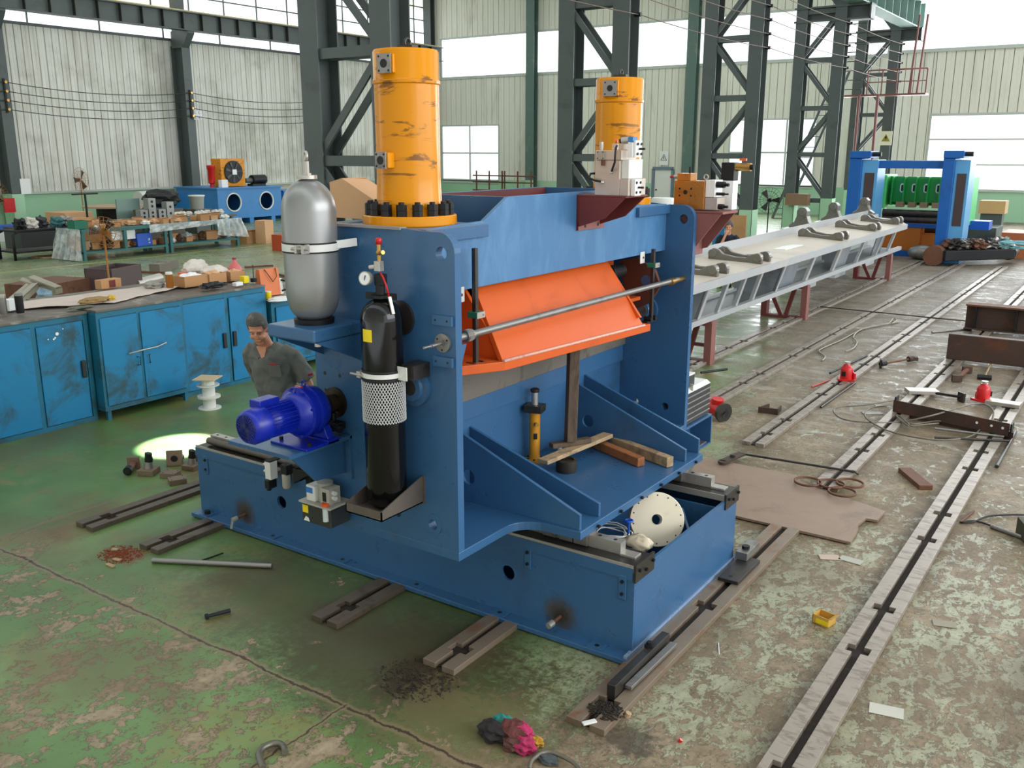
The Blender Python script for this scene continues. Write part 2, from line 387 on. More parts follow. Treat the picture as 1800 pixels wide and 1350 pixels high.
# ================================================================ the building shell
def floor_material():
    t = NT('painted_worn_workshop_floor'); P = t.geo.outputs['Position']; X, Y, Z = t.sep(P)
    warp = t.noise(1.3, 3, .5, P)
    big = t.noise(.55, 4, .6, P)
    mid = t.noise(3.2, 7, .68, t.mapping((1.0, .62, 1), (0, 0, R(8)), world=True), .5)
    fine = t.noise(16, 6, .7, P, .4)
    # how far to the worn right-hand bay: 0 on the green side, 1 on the tan side
    edge = t.math('ADD', X, t.math('MULTIPLY', t.math('SUBTRACT', big, .5), 1.6))
    far = t.math('MULTIPLY', t.math('SUBTRACT', Y, 4.2), .24)
    e2 = t.math('ADD', edge, far)
    right = t.step(e2, -3.6, -1.8)
    right = t.math('MULTIPLY', right, t.step(X, -9.0, -7.0))
    # concrete under the paint
    conc = t.ramp(t.math('ADD', t.math('MULTIPLY', mid, .6), t.math('MULTIPLY', fine, .4)), [(.32, (84, 70, 52)), (.5, (132, 114, 90)), (.68, (176, 158, 130))])
    green = t.ramp(big, [(.32, (76, 106, 54)), (.5, (94, 126, 70)), (.68, (114, 144, 86))])
    lefty = t.step(X, -12.0, -16.0)
    green = t.mix(t.math('MULTIPLY', lefty, .45), green, (142, 156, 128))
    pale = t.ramp(fine, [(.35, (140, 140, 110)), (.65, (174, 173, 144))])
    paint = t.mix(right, green, pale)
    # yellow-brown grime on the green paint
    g1 = t.noise(1.1, 6, .66, P, .8)
    paint = t.mix(t.math('MULTIPLY', t.step(g1, .50, .68), t.math('SUBTRACT', .62, t.math('MULTIPLY', right, .3))), paint, (140, 120, 66))
    # peeled areas: many near the camera-left corner beyond the joint, many on the right
    near = t.step(Y, 4.6, 3.4)
    thr = t.math('SUBTRACT', .63, t.math('ADD', t.math('MULTIPLY', near, .115), t.math('MULTIPLY', right, .128)))
    aisle = t.math('MULTIPLY', t.math('MULTIPLY', t.step(Y, 7.0, 10.0), right), .05)
    thr = t.math('SUBTRACT', thr, aisle)
    m9 = t.noise(7.5, 6, .7, t.mapping((1.1, .7, 1), (0, 0, R(20)), world=True), .8)
    k9 = t.math('MAXIMUM', t.math('MULTIPLY', right, .7), t.math('MULTIPLY', near, .45)); mid2 = t.math('ADD', t.math('MULTIPLY', mid, t.math('SUBTRACT', 1.0, k9)), t.math('MULTIPLY', m9, k9))
    pm = t.math('ADD', t.math('MULTIPLY', mid2, .72), t.math('MULTIPLY', fine, .28))
    peel = t.math('GREATER_THAN', pm, thr)
    peels = t.step(t.math('SUBTRACT', pm, thr), -.004, .004)
    c = t.mix(peels, paint, conc)
    rim = t.math('MULTIPLY', t.step(t.math('ABSOLUTE', t.math('SUBTRACT', pm, thr)), .012, .003), .62)
    c = t.mix(rim, c, (60, 48, 34))
    # fine flake specks on the right bay
    fl = t.noise(22, 3, .6, t.mapping((1.2, .8, 1), (0, 0, R(25)), world=True), 1.2)
    c = t.mix(t.math('MULTIPLY', t.step(fl, .57, .62), t.math('MULTIPLY', right, .7)), c, (92, 78, 58))
    # light traffic wear in the far right
    lt = t.noise(2.4, 6, .7, t.mapping((.7, 1.5, 1), (0, 0, R(-20)), world=True), .6)
    c = t.mix(t.math('MULTIPLY', t.step(lt, .50, .64), t.math('MULTIPLY', t.step(Y, 8, 13), .5)), c, (184, 182, 172))
    c = t.mix(t.math('MULTIPLY', t.step(Y, 9, 20), t.math('MULTIPLY', right, .5)), c, (124, 118, 112))
    # brown dirt clouds
    d1 = t.noise(.8, 5, .6, t.mapping((1, 1.4, 1), world=True), .3)
    c = t.mix(t.math('MULTIPLY', t.step(d1, .44, .64), .5), c, (102, 84, 56))
    # dirty bands beside the slotted rails
    rx = t.math('ABSOLUTE', t.math('SUBTRACT', t.math('PINGPONG', t.math('ADD', X, 1.3), .562), 0.0))
    band = t.math('MULTIPLY', t.step(rx, .32, .12), t.math('MULTIPLY', t.step(X, -8.6, -8.2), t.step(Y, 3.6, 4.6)))
    c = t.mix(t.math('MULTIPLY', t.math('MULTIPLY', band, t.step(d1, .3, .6)), .5), c, (82, 70, 52))
    # shaped stains: (x, y, radius, colour, amount, softness)
    def stain(c, x, y, r, colr, amt, nz=.5, sx=1, sy=1):
        dx = t.math('MULTIPLY', t.math('SUBTRACT', X, x), sx); dy = t.math('MULTIPLY', t.math('SUBTRACT', Y, y), sy)
        d = t.math('SQRT', t.math('ADD', t.math('MULTIPLY', dx, dx), t.math('MULTIPLY', dy, dy)))
        d = t.math('ADD', d, t.math('MULTIPLY', t.math('SUBTRACT', t.math('ADD', t.math('MULTIPLY', fine, .6), t.math('MULTIPLY', mid, .4)), .5), r*nz*4))
        return t.mix(t.math('MULTIPLY', t.step(d, r, r*.45), amt), c, colr)
    c = stain(c, -3.60, 4.13, .40, (24, 20, 16), .95, .75)
    c = stain(c, -3.75, 4.15, .9, (58, 46, 32), .6, .5, .6)
    c = stain(c, -6.95, 4.18, .30, (112, 52, 20), .9, .8, 1, 1.6)
    c = stain(c, -4.6, 4.5, 1.0, (72, 60, 38), .6, .6, .45)
    c = stain(c, -3.1, 3.9, .5, (132, 120, 84), .45, .9, .8)
    c = stain(c, -2.15, 4.35, .22, (50, 42, 32), .7, .6)
    c = stain(c, -7.8, 4.2, .3, (104, 66, 38), .5, .6)
    c = stain(c, -2.5, 9.0, .9, (120, 104, 60), .35, .5)
    # joint cracks
    wob = t.math('MULTIPLY', t.math('SUBTRACT', t.noise(2.2, 6, .7, P), .5), .16)
    def joint(c, coord, at, wd, colr, lim=None):
        d = t.math('ABSOLUTE', t.math('SUBTRACT', t.math('ADD', coord, wob), at))
        halo = t.math('MULTIPLY', t.step(d, wd*3.2, wd*1.0), .65)
        core = t.math('MULTIPLY', t.step(d, wd*.9, wd*.3), .9)
        if lim is not None: halo = t.math('MULTIPLY', halo, lim); core = t.math('MULTIPLY', core, lim)
        c = t.mix(halo, c, (134, 116, 88)); return t.mix(core, c, colr)
    c = joint(c, Y, 3.64, .016, (58, 46, 34))
    c = joint(c, X, -3.78, .012, (66, 54, 40), t.math('LESS_THAN', Y, 3.66))
    c = joint(c, X, -8.2, .008, (96, 84, 60), t.math('GREATER_THAN', Y, 1))
    # faded yellow lane line by the benches
    yl = t.math('MULTIPLY', t.math('MULTIPLY', t.step(t.math('ABSOLUTE', t.math('ADD', X, 26.8)), .09, .06), t.math('SUBTRACT', 1.0, peel)), .8)
    c = t.mix(yl, c, (196, 188, 110))
    t.col(c)
    r = t.math('ADD', .30, t.math('MULTIPLY', peels, .22)); r = t.math('ADD', r, t.math('MULTIPLY', fine, .16))
    r = t.math('ADD', r, t.math('MULTIPLY', band, .1)); r = t.math('SUBTRACT', r, t.math('MULTIPLY', t.step(lt, .45, .62), t.math('MULTIPLY', t.step(Y, 8, 16), .16))); t.rough(r)
    t.b.inputs['Specular IOR Level'].default_value = .5
    h = t.math('ADD', t.math('MULTIPLY', peels, -.6), t.math('MULTIPLY', fine, .5)); t.bump(h, .25, .008)
    return t.m
M_floor = floor_material()
f = MB(); f.quad((-48, -6, 0), (22, -6, 0), (22, 56, 0), (-48, 56, 0)); struct(f.build('floor', M_floor, world=False))

def siding_material():
    t = NT('dusty_corrugated_siding'); P = t.geo.outputs['Position']; X, Y, Z = t.sep(P)
    v = t.mapping((1.4, 1.4, .10), world=True); n = t.noise(1.6, 5, .6, v); n2 = t.noise(.35, 4, .6, P)
    c = t.ramp(n, [(.3, (206, 202, 190)), (.55, (230, 228, 220)), (.8, (240, 240, 234))])
    c = t.mix(t.math('MULTIPLY', t.step(n2, .5, .7), .5), c, (150, 148, 130))
    t.col(c); t.rough(.6); return t.m
M_siding = siding_material()
M_siding_far = mat('siding_far_green_grey', (226, 224, 210), .6, 0, (176, 174, 160), .6, .5, .05, world=True, stretch=(1.5, 1.5, .25))
M_wains = mat('mint_green_wall_paint', (164, 208, 172), .6, 0, (190, 192, 166), .5, .6, .08, world=True, lo=.5, hi=.75)
M_cream = mat('cream_wall_paint', (206, 196, 172), .7, 0, (180, 160, 130), .4, 1, .05, world=True)
M_trimw = mat('pale_trim_paint', (190, 196, 188), .5, 0, None, var=.05)
M_seam = mat('dark_seam', (92, 92, 84), .7, 0, None, var=.05)

def siding(mb, a, b, z0, z1, nrm, pitch=.31, depth=.035):
    """ribbed sheet between floor points a and b; nrm points into the room; real V grooves"""
    a = Vector((*a, 0)); b = Vector((*b, 0)); L = (b-a).length; d = (b-a)/L; n = Vector((*nrm, 0)); prof = []
    k = 0; x = 0
    while x < L-1e-3:
        e = min(x+pitch, L)
        prof += [(x, 0), (x+(e-x)*.42, 0), (x+(e-x)*.46, -.012), (x+(e-x)*.5, 0), (e-.045 if e-.045 > x else x, 0), (e-.03, -depth), (e-.012, -depth)]
        x = e
    prof.append((L, 0))
    lo = [mb.bm.verts.new(a+d*p+n*q+Vector((0, 0, z0))) for p, q in prof]; hi = [mb.bm.verts.new(a+d*p+n*q+Vector((0, 0, z1))) for p, q in prof]
    for i in range(len(prof)-1):
        f = mb.bm.faces.new((lo[i], lo[i+1], hi[i+1], hi[i]))
        if prof[i][1] < -.02 and prof[i+1][1] < -.02: f.material_index = 1
WX = -42.0; WY = 51.0
# ---- left wall
mb = MB(); siding(mb, (WX, -4), (WX, WY), 1.47, 8.72, (1, 0), .34, .05)
wl = struct(mb.build('wall_left', [M_siding, M_seam], world=False))
mb = MB(); mb.bx(WX-.25, WX-.02, -4, 31.4, 0, 1.47); mb.bx(WX-.25, WX-.02, 40, WY, 0, 1.47); mb.build('wainscot', M_wains, wl)
mb = MB(); mb.bx(WX-.25, WX-.02, 31.4, 40, 0, 1.47); mb.build('wainscot_cream', M_cream, wl)
mb = MB(); mb.bx(WX-.1, WX+.12, -4, WY, 1.44, 1.54); mb.build('sill_rail', M_trimw, wl)
mb = MB(); mb.bx(WX-.1, WX+.1, -4, WY, 8.66, 8.76); mb.build('head_rail', M_column, wl)
# slit window above the siding, and the high clerestory
def window(name, x0, x1, z0, z1, y=None, x=None, y0=None, y1=None, nv=4, nh=2, fr=.05, mf=M_trimw):
    fm = MB()
    if y is not None:
        W = x1-x0
        for i in range(nv+1): fm.bx(x0+W*i/nv-fr/2, x0+W*i/nv+fr/2, y-.04, y+.04, z0, z1)
        for j in range(nh+1): zz = z0+(z1-z0)*j/nh; fm.bx(x0, x1, y-.05, y+.03, zz-fr/2, zz+fr/2)
    else:
        W = y1-y0
        for i in range(nv+1): fm.bx(x-.04, x+.04, y0+W*i/nv-fr/2, y0+W*i/nv+fr/2, z0, z1)
        for j in range(nh+1): zz = z0+(z1-z0)*j/nh; fm.bx(x-.03, x+.05, y0, y1, zz-fr/2, zz+fr/2)
    o = struct(fm.build(name, mf))
    pm = MB()
    if y is not None: pm.quad((x0, y+.01, z0), (x1, y+.01, z0), (x1, y+.01, z1), (x0, y+.01, z1))
    else: pm.quad((x-.01, y0, z0), (x-.01, y1, z0), (x-.01, y1, z1), (x-.01, y0, z1))
    pm.build('pane', M_pane, o)
    return o
window('window_1', 0, 0, 8.76, 9.4, x=WX, y0=-4, y1=WY, nv=16, nh=1, mf=M_column)
# clerestory: yellowish translucent sheets left, clear glazing right
mb = MB(); mb.quad((WX-.05, 10.0+0, 9.4), (WX-.05, 31, 9.4), (WX-.05, 31, 14), (WX-.05, 10, 14)); mb.quad((WX-.05, 31, 12.3), (WX-.05, 51, 12.3), (WX-.05, 51, 14), (WX-.05, 31, 14))
struct(mb.build('wall_left_upper', M_sheet, world=False))
mb = MB()
for z in (9.4, 10.15, 10.9, 11.7, 12.5, 13.3): mb.bx(WX-.02, WX+.06, -4, WY, z-.03, z+.03)
yy = 10
while yy < WY:
    mb.bx(WX-.02, WX+.05, yy-.025, yy+.025, 9.4, 14); yy += 2.2
struct(mb.build('window_2', M_column))
# ---- far wall, with the band of windows, low windows, a door and the tall opening
mb = MB()
def fw(x0, x1, z0, z1): siding(mb, (x0, WY), (x1, WY), z0, z1, (0, -1), .42, .05)
fw(WX, -40.9, 1.47, 10.5); fw(-40.9, -36.15, 4.95, 7.95); fw(-36.15, -20.3, 1.47, 7.95); fw(-20.3, -15.5, 5.0, 7.95); fw(-15.5, -9.9, 1.47, 8.05)
fw(-9.9, 6, 5.12, 8.05); fw(6, 20, 1.47, 8.05); fw(WX, -12.2, 10.5, 14)
wb = struct(mb.build('wall_back', [M_siding_far, M_seam], world=False))
mb = MB()
for a, b in ((WX, -24.95), (-23.65, 20)): mb.bx(a, b, WY, WY+.25, 0, 1.47)
mb.build('wainscot', M_wains, wb)
mb = MB(); mb.bx(-40.9, -36.15, WY-.05, WY+.2, 1.2, 1.38); mb.bx(-20.3, -15.5, WY-.05, WY+.2, 1.38, 1.5); mb.bx(-9.9, 6, WY-.08, WY+.2, 1.42, 1.5)
mb.bx(WX, -12.2, WY-.06, WY+.05, 7.92, 8.02); mb.bx(-12.2, 20, WY-.1, WY+.15, 8.03, 8.15); mb.bx(-9.9, 6, WY-.1, WY+.15, 5.02, 5.14)
mb.build('wall_rail', M_trimw, wb)
window('window_3', -40.9, -36.15, 1.38, 4.95, y=WY, nv=2, nh=2, fr=.10)
window('window_4', -20.3, -15.5, 1.5, 5.0, y=WY, nv=3, nh=2, fr=.09)
window('window_5', -40.85, -12.2, 8.02, 10.5, y=WY, nv=1, nh=1, fr=.12)
window('window_6', -9.9, 6, 1.5, 5.1, y=WY, nv=1, nh=3, fr=.07)
mb = MB(); mb.bx(-24.95, -23.65, WY-.08, WY+.05, 2.25, 2.42); mb.bx(-25.0, -24.85, WY-.08, WY+.05, 0, 2.3); mb.bx(-23.75, -23.6, WY-.08, WY+.05, 0, 2.3)
d1 = struct(mb.build('door_1', mat('door_frame_grey_blue', (110, 126, 138), .5)))
mb = MB(); mb.bx(-24.83, -23.77, WY-.01, WY+.04, .02, 2.24); mb.build('door_leaf', M_white, d1)
mb = MB(); mb.sphere((-24.7, WY-.06, 1.1), .05); mb.build('door_handle', M_blackmatt, d1)
# upper curtain above the far right siding stays open to the sky: a clear glazed clerestory
window('window_7', -12.2, 20, 8.15, 14, y=WY+.1, nv=1, nh=1, fr=.1)
# roof over the whole hall with skylight strips left open and glazed
mb = MB()
M_roof = mat('roof_sheet_pale', (210, 212, 208), .7)
for a, b in ((-12, -3), (1.5, 9), (13, 21), (25, 31), (35, 41), (45, WY+2)):
    mb.bx(-43, 21, a, b, 14.0, 14.12)
roof = struct(mb.build('ceiling', M_roof))
mb = MB()
for a, b in ((-3, 1.5), (9, 13), (21, 25), (31, 35), (41, 45)): mb.quad((-43, a, 14.05), (21, a, 14.05), (21, b, 14.05), (-43, b, 14.05))
mb.build('skylight_pane', M_pane, roof)
mb = MB(); siding(mb, (-43, -12), (21, -12), 0, 14, (0, 1), .4, .05); struct(mb.build('wall_front', [M_siding, M_seam], world=False))

# ---------------------------------------------------------------- steel frame of the hall
def wall_column(y, label, lamp=False):
    t = thing('wall_column', label, 'column', (WX+.55, y, 0), 0, 'plain columns along the left wall')
    mb = MB(); x = WX+.55
    mb.bx(x-.42, x+.42, y-.02, y+.02, 0, 8.4); mb.bx(x-.44, x-.40, y-.24, y+.24, 0, 8.4); mb.bx(x+.40, x+.44, y-.24, y+.24, 0, 8.4)
    mb.build('shaft', M_column, t)
    mb = MB(); mb.bx(x-.3, x+.3, y-.2, y+.2, 8.4, 14); mb.build('upper_shaft', M_column, t)
    mb = MB(); mb.prism([(x+.44, y-.2, 8.3), (x+.95, y-.2, 8.95), (x+.95, y-.2, 9.1), (x-.4, y-.2, 9.1), (x-.4, y-.2, 8.3)], (0, .4, 0)); mb.build('bracket', M_column, t)
    mb = MB(); mb.bx(x-.36, x+.46, y-.26, y+.26, 0, 1.5); mb.build('painted_foot', M_wains, t)
wall_column(21.6, 'dark steel column at far left of the left wall with a small white notice on it')
wall_column(30.9, 'dark steel column on the left wall between the two corrugated bays, twin lamp on it')
wall_column(40.0, 'dark steel column on the left wall seen just left of the near lattice column')
# girder along the left wall
gx = WX+1.35
g = thing('crane_girder', 'dark grey crane runway girder with web stiffeners running along the left wall', 'girder', (gx, 22, 8.95))
mb = MB(); mb.bx(gx-.02, gx+.02, -4, WY-.3, 9.1, 9.88); mb.build('web', M_column, g)
mb = MB(); mb.bx(gx-.25, gx+.25, -4, WY-.3, 9.06, 9.1); mb.bx(gx-.25, gx+.25, -4, WY-.3, 9.88, 9.93); mb.build('flange', M_column, g)
yy = -2
while yy < WY-1:
    mb = MB(); mb.bx(gx+.02, gx+.22, yy-.015, yy+.015, 9.1, 9.88); mb.build('stiffener', M_wire, g); yy += 1.12
mb = MB(); mb.bx(gx-.1, gx+.04, -4, WY-.3, 9.93, 10.02); mb.build('rail', mat('rail_yellowed', (196, 180, 130), .5, .2), g)

def lattice_column(xl, xr, y, label, H=14, pan=1.85, w=.46, green=1.45, flip=0, m=None, top=None):
    m = m or M_column
    t = thing('lattice_column', label, 'column', ((xl+xr)/2, y, 0), 0, 'lattice columns in the row behind the machine')
    for x in (xl, xr):
        mb = MB(); mb.bx(x-.012, x+.012, y-.24, y+.24, 0, H); mb.bx(x-w/2, x+w/2, y-.26, y-.235, 0, H); mb.bx(x-w/2, x+w/2, y+.235, y+.26, 0, H)
        mb.build('leg', m, t)
        if green:
            mb = MB(); mb.bx(x-w/2-.01, x+w/2+.01, y-.27, y-.262, 0, green); mb.bx(x-w/2-.01, x-w/2+.01, y-.27, y+.27, 0, green)
            mb.bx(x+w/2-.01, x+w/2+.01, y-.27, y+.27, 0, green); mb.build('painted_foot', M_wains, t)
    z = 1.35; k = 1
    while z < H:
        for dy in (-.19, .19):
            mb = MB(); mb.bar((xl+.1, y+dy, z), (xr-.1, y+dy, z), .05, .18); mb.build('batten', m, t)
            if z+pan < H+1:
                a = (xl+.12, y+dy, z+.12 if k % 2 == 0 else z+pan-.12); b = (xr-.12, y+dy, z+pan-.12 if k % 2 == 0 else z+.12)
                mb = MB(); mb.bar(a, b, .05, .14); mb.build('diagonal_brace', m, t)
        z += pan; k += 1
    return t
LC = [(-12.92, -11.2, 12.6), (-12.9, -11.35, 21.4), (-12.9, -11.35, 30.5), (-12.9, -11.35, 39.6), (-12.9, -11.35, 48.7)]
lattice_column(*LC[0], 'dark lattice steel column directly behind the near yellow cylinder')
lattice_column(*LC[1], 'dark lattice steel column behind the far yellow cylinder')
lattice_column(*LC[2], 'tall lattice column just right of the far yellow cylinder and behind the valve blocks')
lattice_column(*LC[3], 'lattice column with wooden box at its foot, behind the long grey beam')
lattice_column(*LC[4], 'farthest lattice column with red ladder platform beside the blue gate frame')
# slim end-wall posts
for i, (x, lb) in enumerate(((-33.4, 'slim teal wall post between the two near lattice columns'), (-22.6, 'teal wall post right of the far yellow cylinder, worn paint'), (-42+.4, 'dark corner post where the left and far walls meet'))):
    t = thing('wall_post', lb, 'post', (x, WY-.4, 0))
    mb = MB(); mb.bx(x-.3, x+.3, WY-.12, WY-.08, 0, 14); mb.bx(x-.02, x+.02, WY-.5, WY-.1, 0, 14); mb.bx(x-.3, x+.3, WY-.54, WY-.5, 0, 14)
    mb.build('shaft', mat('post_worn_teal', (88, 112, 104), .5, 0, (150, 150, 140), .5, 1, .1) if i != 2 else M_column, t)
    if i != 2:
        mb = MB(); mb.bx(x-.31, x+.31, WY-.56, WY-.545, 0, 1.5); mb.build('painted_foot', M_wains, t)
# ================================================================ slotted floor rails
def floor_rail(xc, y0, y1, label, first, m=None, w=.104, gap=.058, h=.045, period=2.27, ph=(6.10, 6.82)):
    m = m or M_railsteel
    t = thing('slotted_floor_rail', label, 'floor rail', (xc, y0, 0), 0, 'slotted steel rails set along the floor')
    ys = sorted(p+period*k for k in range(-1, 14) for p in ph)
    ys = [y for y in ys if y0+.2 < y < y1-.2]
    for s in (-1, 1):
        pts = [(xc+s*gap/2, y0, 0), (xc+s*(gap/2+w), y0, 0), (xc+s*(gap/2+w), y1, 0), (xc+s*gap/2, y1, 0)]
        for y in reversed(ys):
            pts += [(xc+s*gap/2, y+.05, 0), (xc+s*(gap/2+.05), y+.05, 0), (xc+s*(gap/2+.05), y-.05, 0), (xc+s*gap/2, y-.05, 0)]
        mb = MB(); mb.prism(pts, (0, 0, h)); mb.build('bar', m, t, bevel=.003)
    mb = MB(); mb.bx(xc-gap/2-.052, xc+gap/2+.052, y0+.03, y1, .001, .010); mb.build('slot_dirt', M_slotdirt, t)
    return t
M_railsteel = mat('rail_steel_worn', (160, 148, 136), .38, .35, (104, 90, 76), .7, 9, .12, .1, world=True, stretch=(.6, 1.8, 1), lo=.46, hi=.66)
M_railold = mat('rail_steel_rusted', (136, 120, 102), .45, .35, (130, 72, 36), .6, 4, .15, .15, world=True, lo=.5, hi=.7)
M_raildull = mat('rail_steel_dull', (100, 88, 76), .5, .4, (60, 48, 38), .6, 4, .15, .15, world=True)
M_slotdirt = mat('slot_packed_dirt', (40, 32, 26), .9, 0, (80, 66, 52), .5, 30, .3, .4)
floor_rail(-1.285, 2.6, 30, 'slotted steel floor rail nearest the right edge of the photo', True)
floor_rail(-2.415, 4.29, 7.95, 'slotted floor rail end beside the machine base with clamps on it', False, M_railold)
floor_rail(-2.425, 9.2, 30, 'slotted floor rail running back from the brown steel plate', False)
floor_rail(-3.56, 4.3, 5.6, 'rust-orange slotted rail end in front of the machine base', False, M_railold)
floor_rail(-3.56, 10.2, 31, 'slotted floor rail carrying the red bottle jack in front of the long beam', False)
floor_rail(-4.64, 4.3, 5.6, 'dull slotted rail end in front of the middle of the machine base', False, M_raildull)
floor_rail(-4.72, 9.5, 31, 'slotted floor rail next to the trestles of the long beam', False)
floor_rail(-6.83, 4.34, 5.6, 'slotted rail end with rust powder spilled at its tip', False, M_raildull)
floor_rail(-7.75, 4.3, 8.6, 'leftmost slotted rail end on the green floor', False, M_raildull)
floor_rail(-5.85, 9.5, 31, 'slotted floor rail passing under the long grey beam', False)

# ================================================================ machine bed
bed = thing('machine_bed', 'long blue welded box bed of the press standing on the floor rails', 'machine bed', (-4.85, 6.1, 0))
BX0, BX1, BY0, BY1, BT = -7.16, -2.545, 5.15, 6.99, .68
mb = MB(); mb.plate([(BX0, BY0, .05), (BX1, BY0, .05), (BX1, BY0, BT), (BX0, BY0, BT)], [((-6.014, BY0, .378), .058), ((-3.579, BY0, .369), .058)], (0, .025, 0)); mb.build('front_panel', M_blue, bed)
mb = MB(); mb.bx(BX0, BX1, BY1-.025, BY1, .05, BT); mb.build('rear_panel', M_blue, bed)
mb = MB(); mb.bx(BX1-.022, BX1, BY0+.026, BY1-.026, .05, .648); mb.build('end_panel', M_blue, bed)
mb = MB(); mb.bx(BX0, BX0+.022, BY0+.026, BY1-.026, .05, .648); mb.build('end_panel', M_blue, bed)
mb = MB(); mb.bx(BX0-.02, BX1+.015, 5.045, BY1+.1, .012, .05); mb.build('base_flange', M_blue, bed, bevel=.004)
mb = MB(); mb.bx(BX0-.005, BX1-.01, BY0-.010, BY0, BT-.085, BT-.0); mb.build('top_ledge', M_blue, bed)
mb = MB(); mb.bar((BX1-.005, 5.06, .056), (BX1-.005, BY1, .056), .03, .025); mb.build('weld_bead', mat('pale_weld_bead', (150, 170, 196), .4, .3, (70, 90, 130), .6, 30, .1), bed)
for x in (-7.01, -6.1, -5.24, -4.426, -3.62, -2.79):
    mb = MB(); mb.bx(x-.06, x+.06, 5.05, BY0, .05, .058); mb.cyl((x, 5.10, .058), (x, 5.10, .0585), .018, seg=16, m=1); mb.build('bolt_pad', [M_blue, M_rubber], bed)
mb = MB(); mb.hexnut((-7.01, 5.10, .058), .03, .03); split_build(mb, 'bolt', M_blackmatt, bed)
for x, z in ((-7.03, .53), (-3.40, .54), (-2.63, .525)):
    mb = MB(); mb.bx(x-.03, x+.03, BY0-.012, BY0, z-.09, z+.09); mb.build('bolt_strip', M_blue, bed, bevel=.006)
    mb = MB()
    for d in (-.045, .045): mb.cyl((x, BY0-.012, z+d), (x, BY0-.024, z+d), .012, seg=10)
    split_build(mb, 'bolt', M_blackmatt, bed)
# two grease/drain nipples with scorched paint round them
M_scorch = None
def scorch_mat():
    t = NT('scorched_paint_ring'); v = t.mapping(); X, Y, Z = t.sep(v)
    d = t.math('SQRT', t.math('ADD', t.math('MULTIPLY', X, X), t.math('MULTIPLY', Z, Z)))
    n = t.noise(9, 5, .7, v)
    a = t.math('MULTIPLY', t.step(t.math('ADD', d, t.math('MULTIPLY', n, 10e-2)), .23, .07), .92)
    c = t.ramp(d, [(.02, (44, 38, 34)), (.12, (92, 84, 70))])
    t.col(c); t.rough(.6); t.link(a, t.b.inputs['Alpha']); return t.m
M_scorch = scorch_mat()
for x, z in ((-6.521, .10), (-3.121, .105)):
    mb = MB(); c = Vector((x, BY0-.0015, z+.06))
    mb.quad(c+Vector((-.24, 0, -.10)), c+Vector((.24, 0, -.10)), c+Vector((.24, 0, .17)), c+Vector((-.24, 0, .17)))
    o = mb.build('scorch_mark', M_scorch, bed)
    me = o.data; q = wmat(bed).inverted() @ c; me.transform(Matrix.Translation(-q)); o.location = q
    mb = MB(); mb.cyl((x, BY0, z+.05), (x-.01, BY0-.09, z+.035), .013, seg=12); mb.build('drain_pipe', M_rust, bed)
    mb = MB(); mb.cyl((x-.01, BY0-.085, z+.036), (x-.018, BY0-.135, z+.028), .024, seg=14)
    if x < -5: mb.bar((x-.018, BY0-.13, z+.03), (x-.03, BY0-.145, z-.05), .014, .02)
    mb.build('nipple', M_steel_bright, bed)
# ways: steel strip, linear rail with bolt holes, end caps
def rail_with_holes(mb, x0, x1, y, z, w=.075, h=.085, n=12):
    mb.bx(x0, x1, y-w/2, y+w/2, z, z+h)
    for i in range(n):
        x = x0+(x1-x0)*(i+.5)/n; mb.cyl((x, y, z+h), (x, y, z+h+.0015), .014, seg=12, m=1)
for yy, nm in ((5.29, 0), (6.87, 1)):
    mb = MB(); mb.bx(BX0+.0, BX1-.005, yy-.138, yy+.12, BT+.001, BT+.012); mb.bx(BX0, BX1-.005, yy-.146, yy-.138, BT-.03, BT+.02, m=1); mb.build('way_strip', [M_steel_dark, M_steel_bright], bed)
    mb = MB(); rail_with_holes(mb, -7.10, -2.72, yy+.02, BT+.012, n=36); mb.build('linear_rail', [M_steel_bright, M_rubber], bed)
    mb = MB(); mb.bx(BX1-.004, BX1+.014, yy-.15, yy+.13, BT-.10, BT+.03); mb.build('end_cap', M_steel_dark, bed)
    mb = MB()
    for dy in (-.1, 0, .1): mb.cyl((BX1+.014, yy+dy, BT-.05+(.03 if dy else 0)), (BX1+.03, yy+dy, BT-.05+(.03 if dy else 0)), .012, seg=10)
    split_build(mb, 'bolt', M_blackmatt, bed)
    mb = MB(); mb.bx(-2.72, -2.60, yy-.03, yy+.06, BT, BT+.028); mb.build('rail_stop', M_steel_bright, bed, bevel=.003)
mb = MB(); mb.cyl((-7.08, 5.235, .735), (-5.80, 5.235, .735), .032, seg=14); mb.build('telescopic_cover', mat('cover_dark_taupe', (92, 84, 76), .45, .3), bed, smooth=40)
mb = MB(); mb.bx(BX0+.03, BX1-.03, 5.45, 5.475, .05, .60); mb.bx(BX0+.03, BX1-.03, 6.68, 6.70, .05, .60); mb.bx(-3.35, -3.33, 5.45, 6.7, .05, .52); mb.bx(BX0+.03, BX1-.03, 5.4, 6.7, .05, .07)
mb.bar((-2.9, 6.68, .50), (-2.60, 6.35, .22), .02, .10)
split_build(mb, 'inner_rib', M_blue, bed)

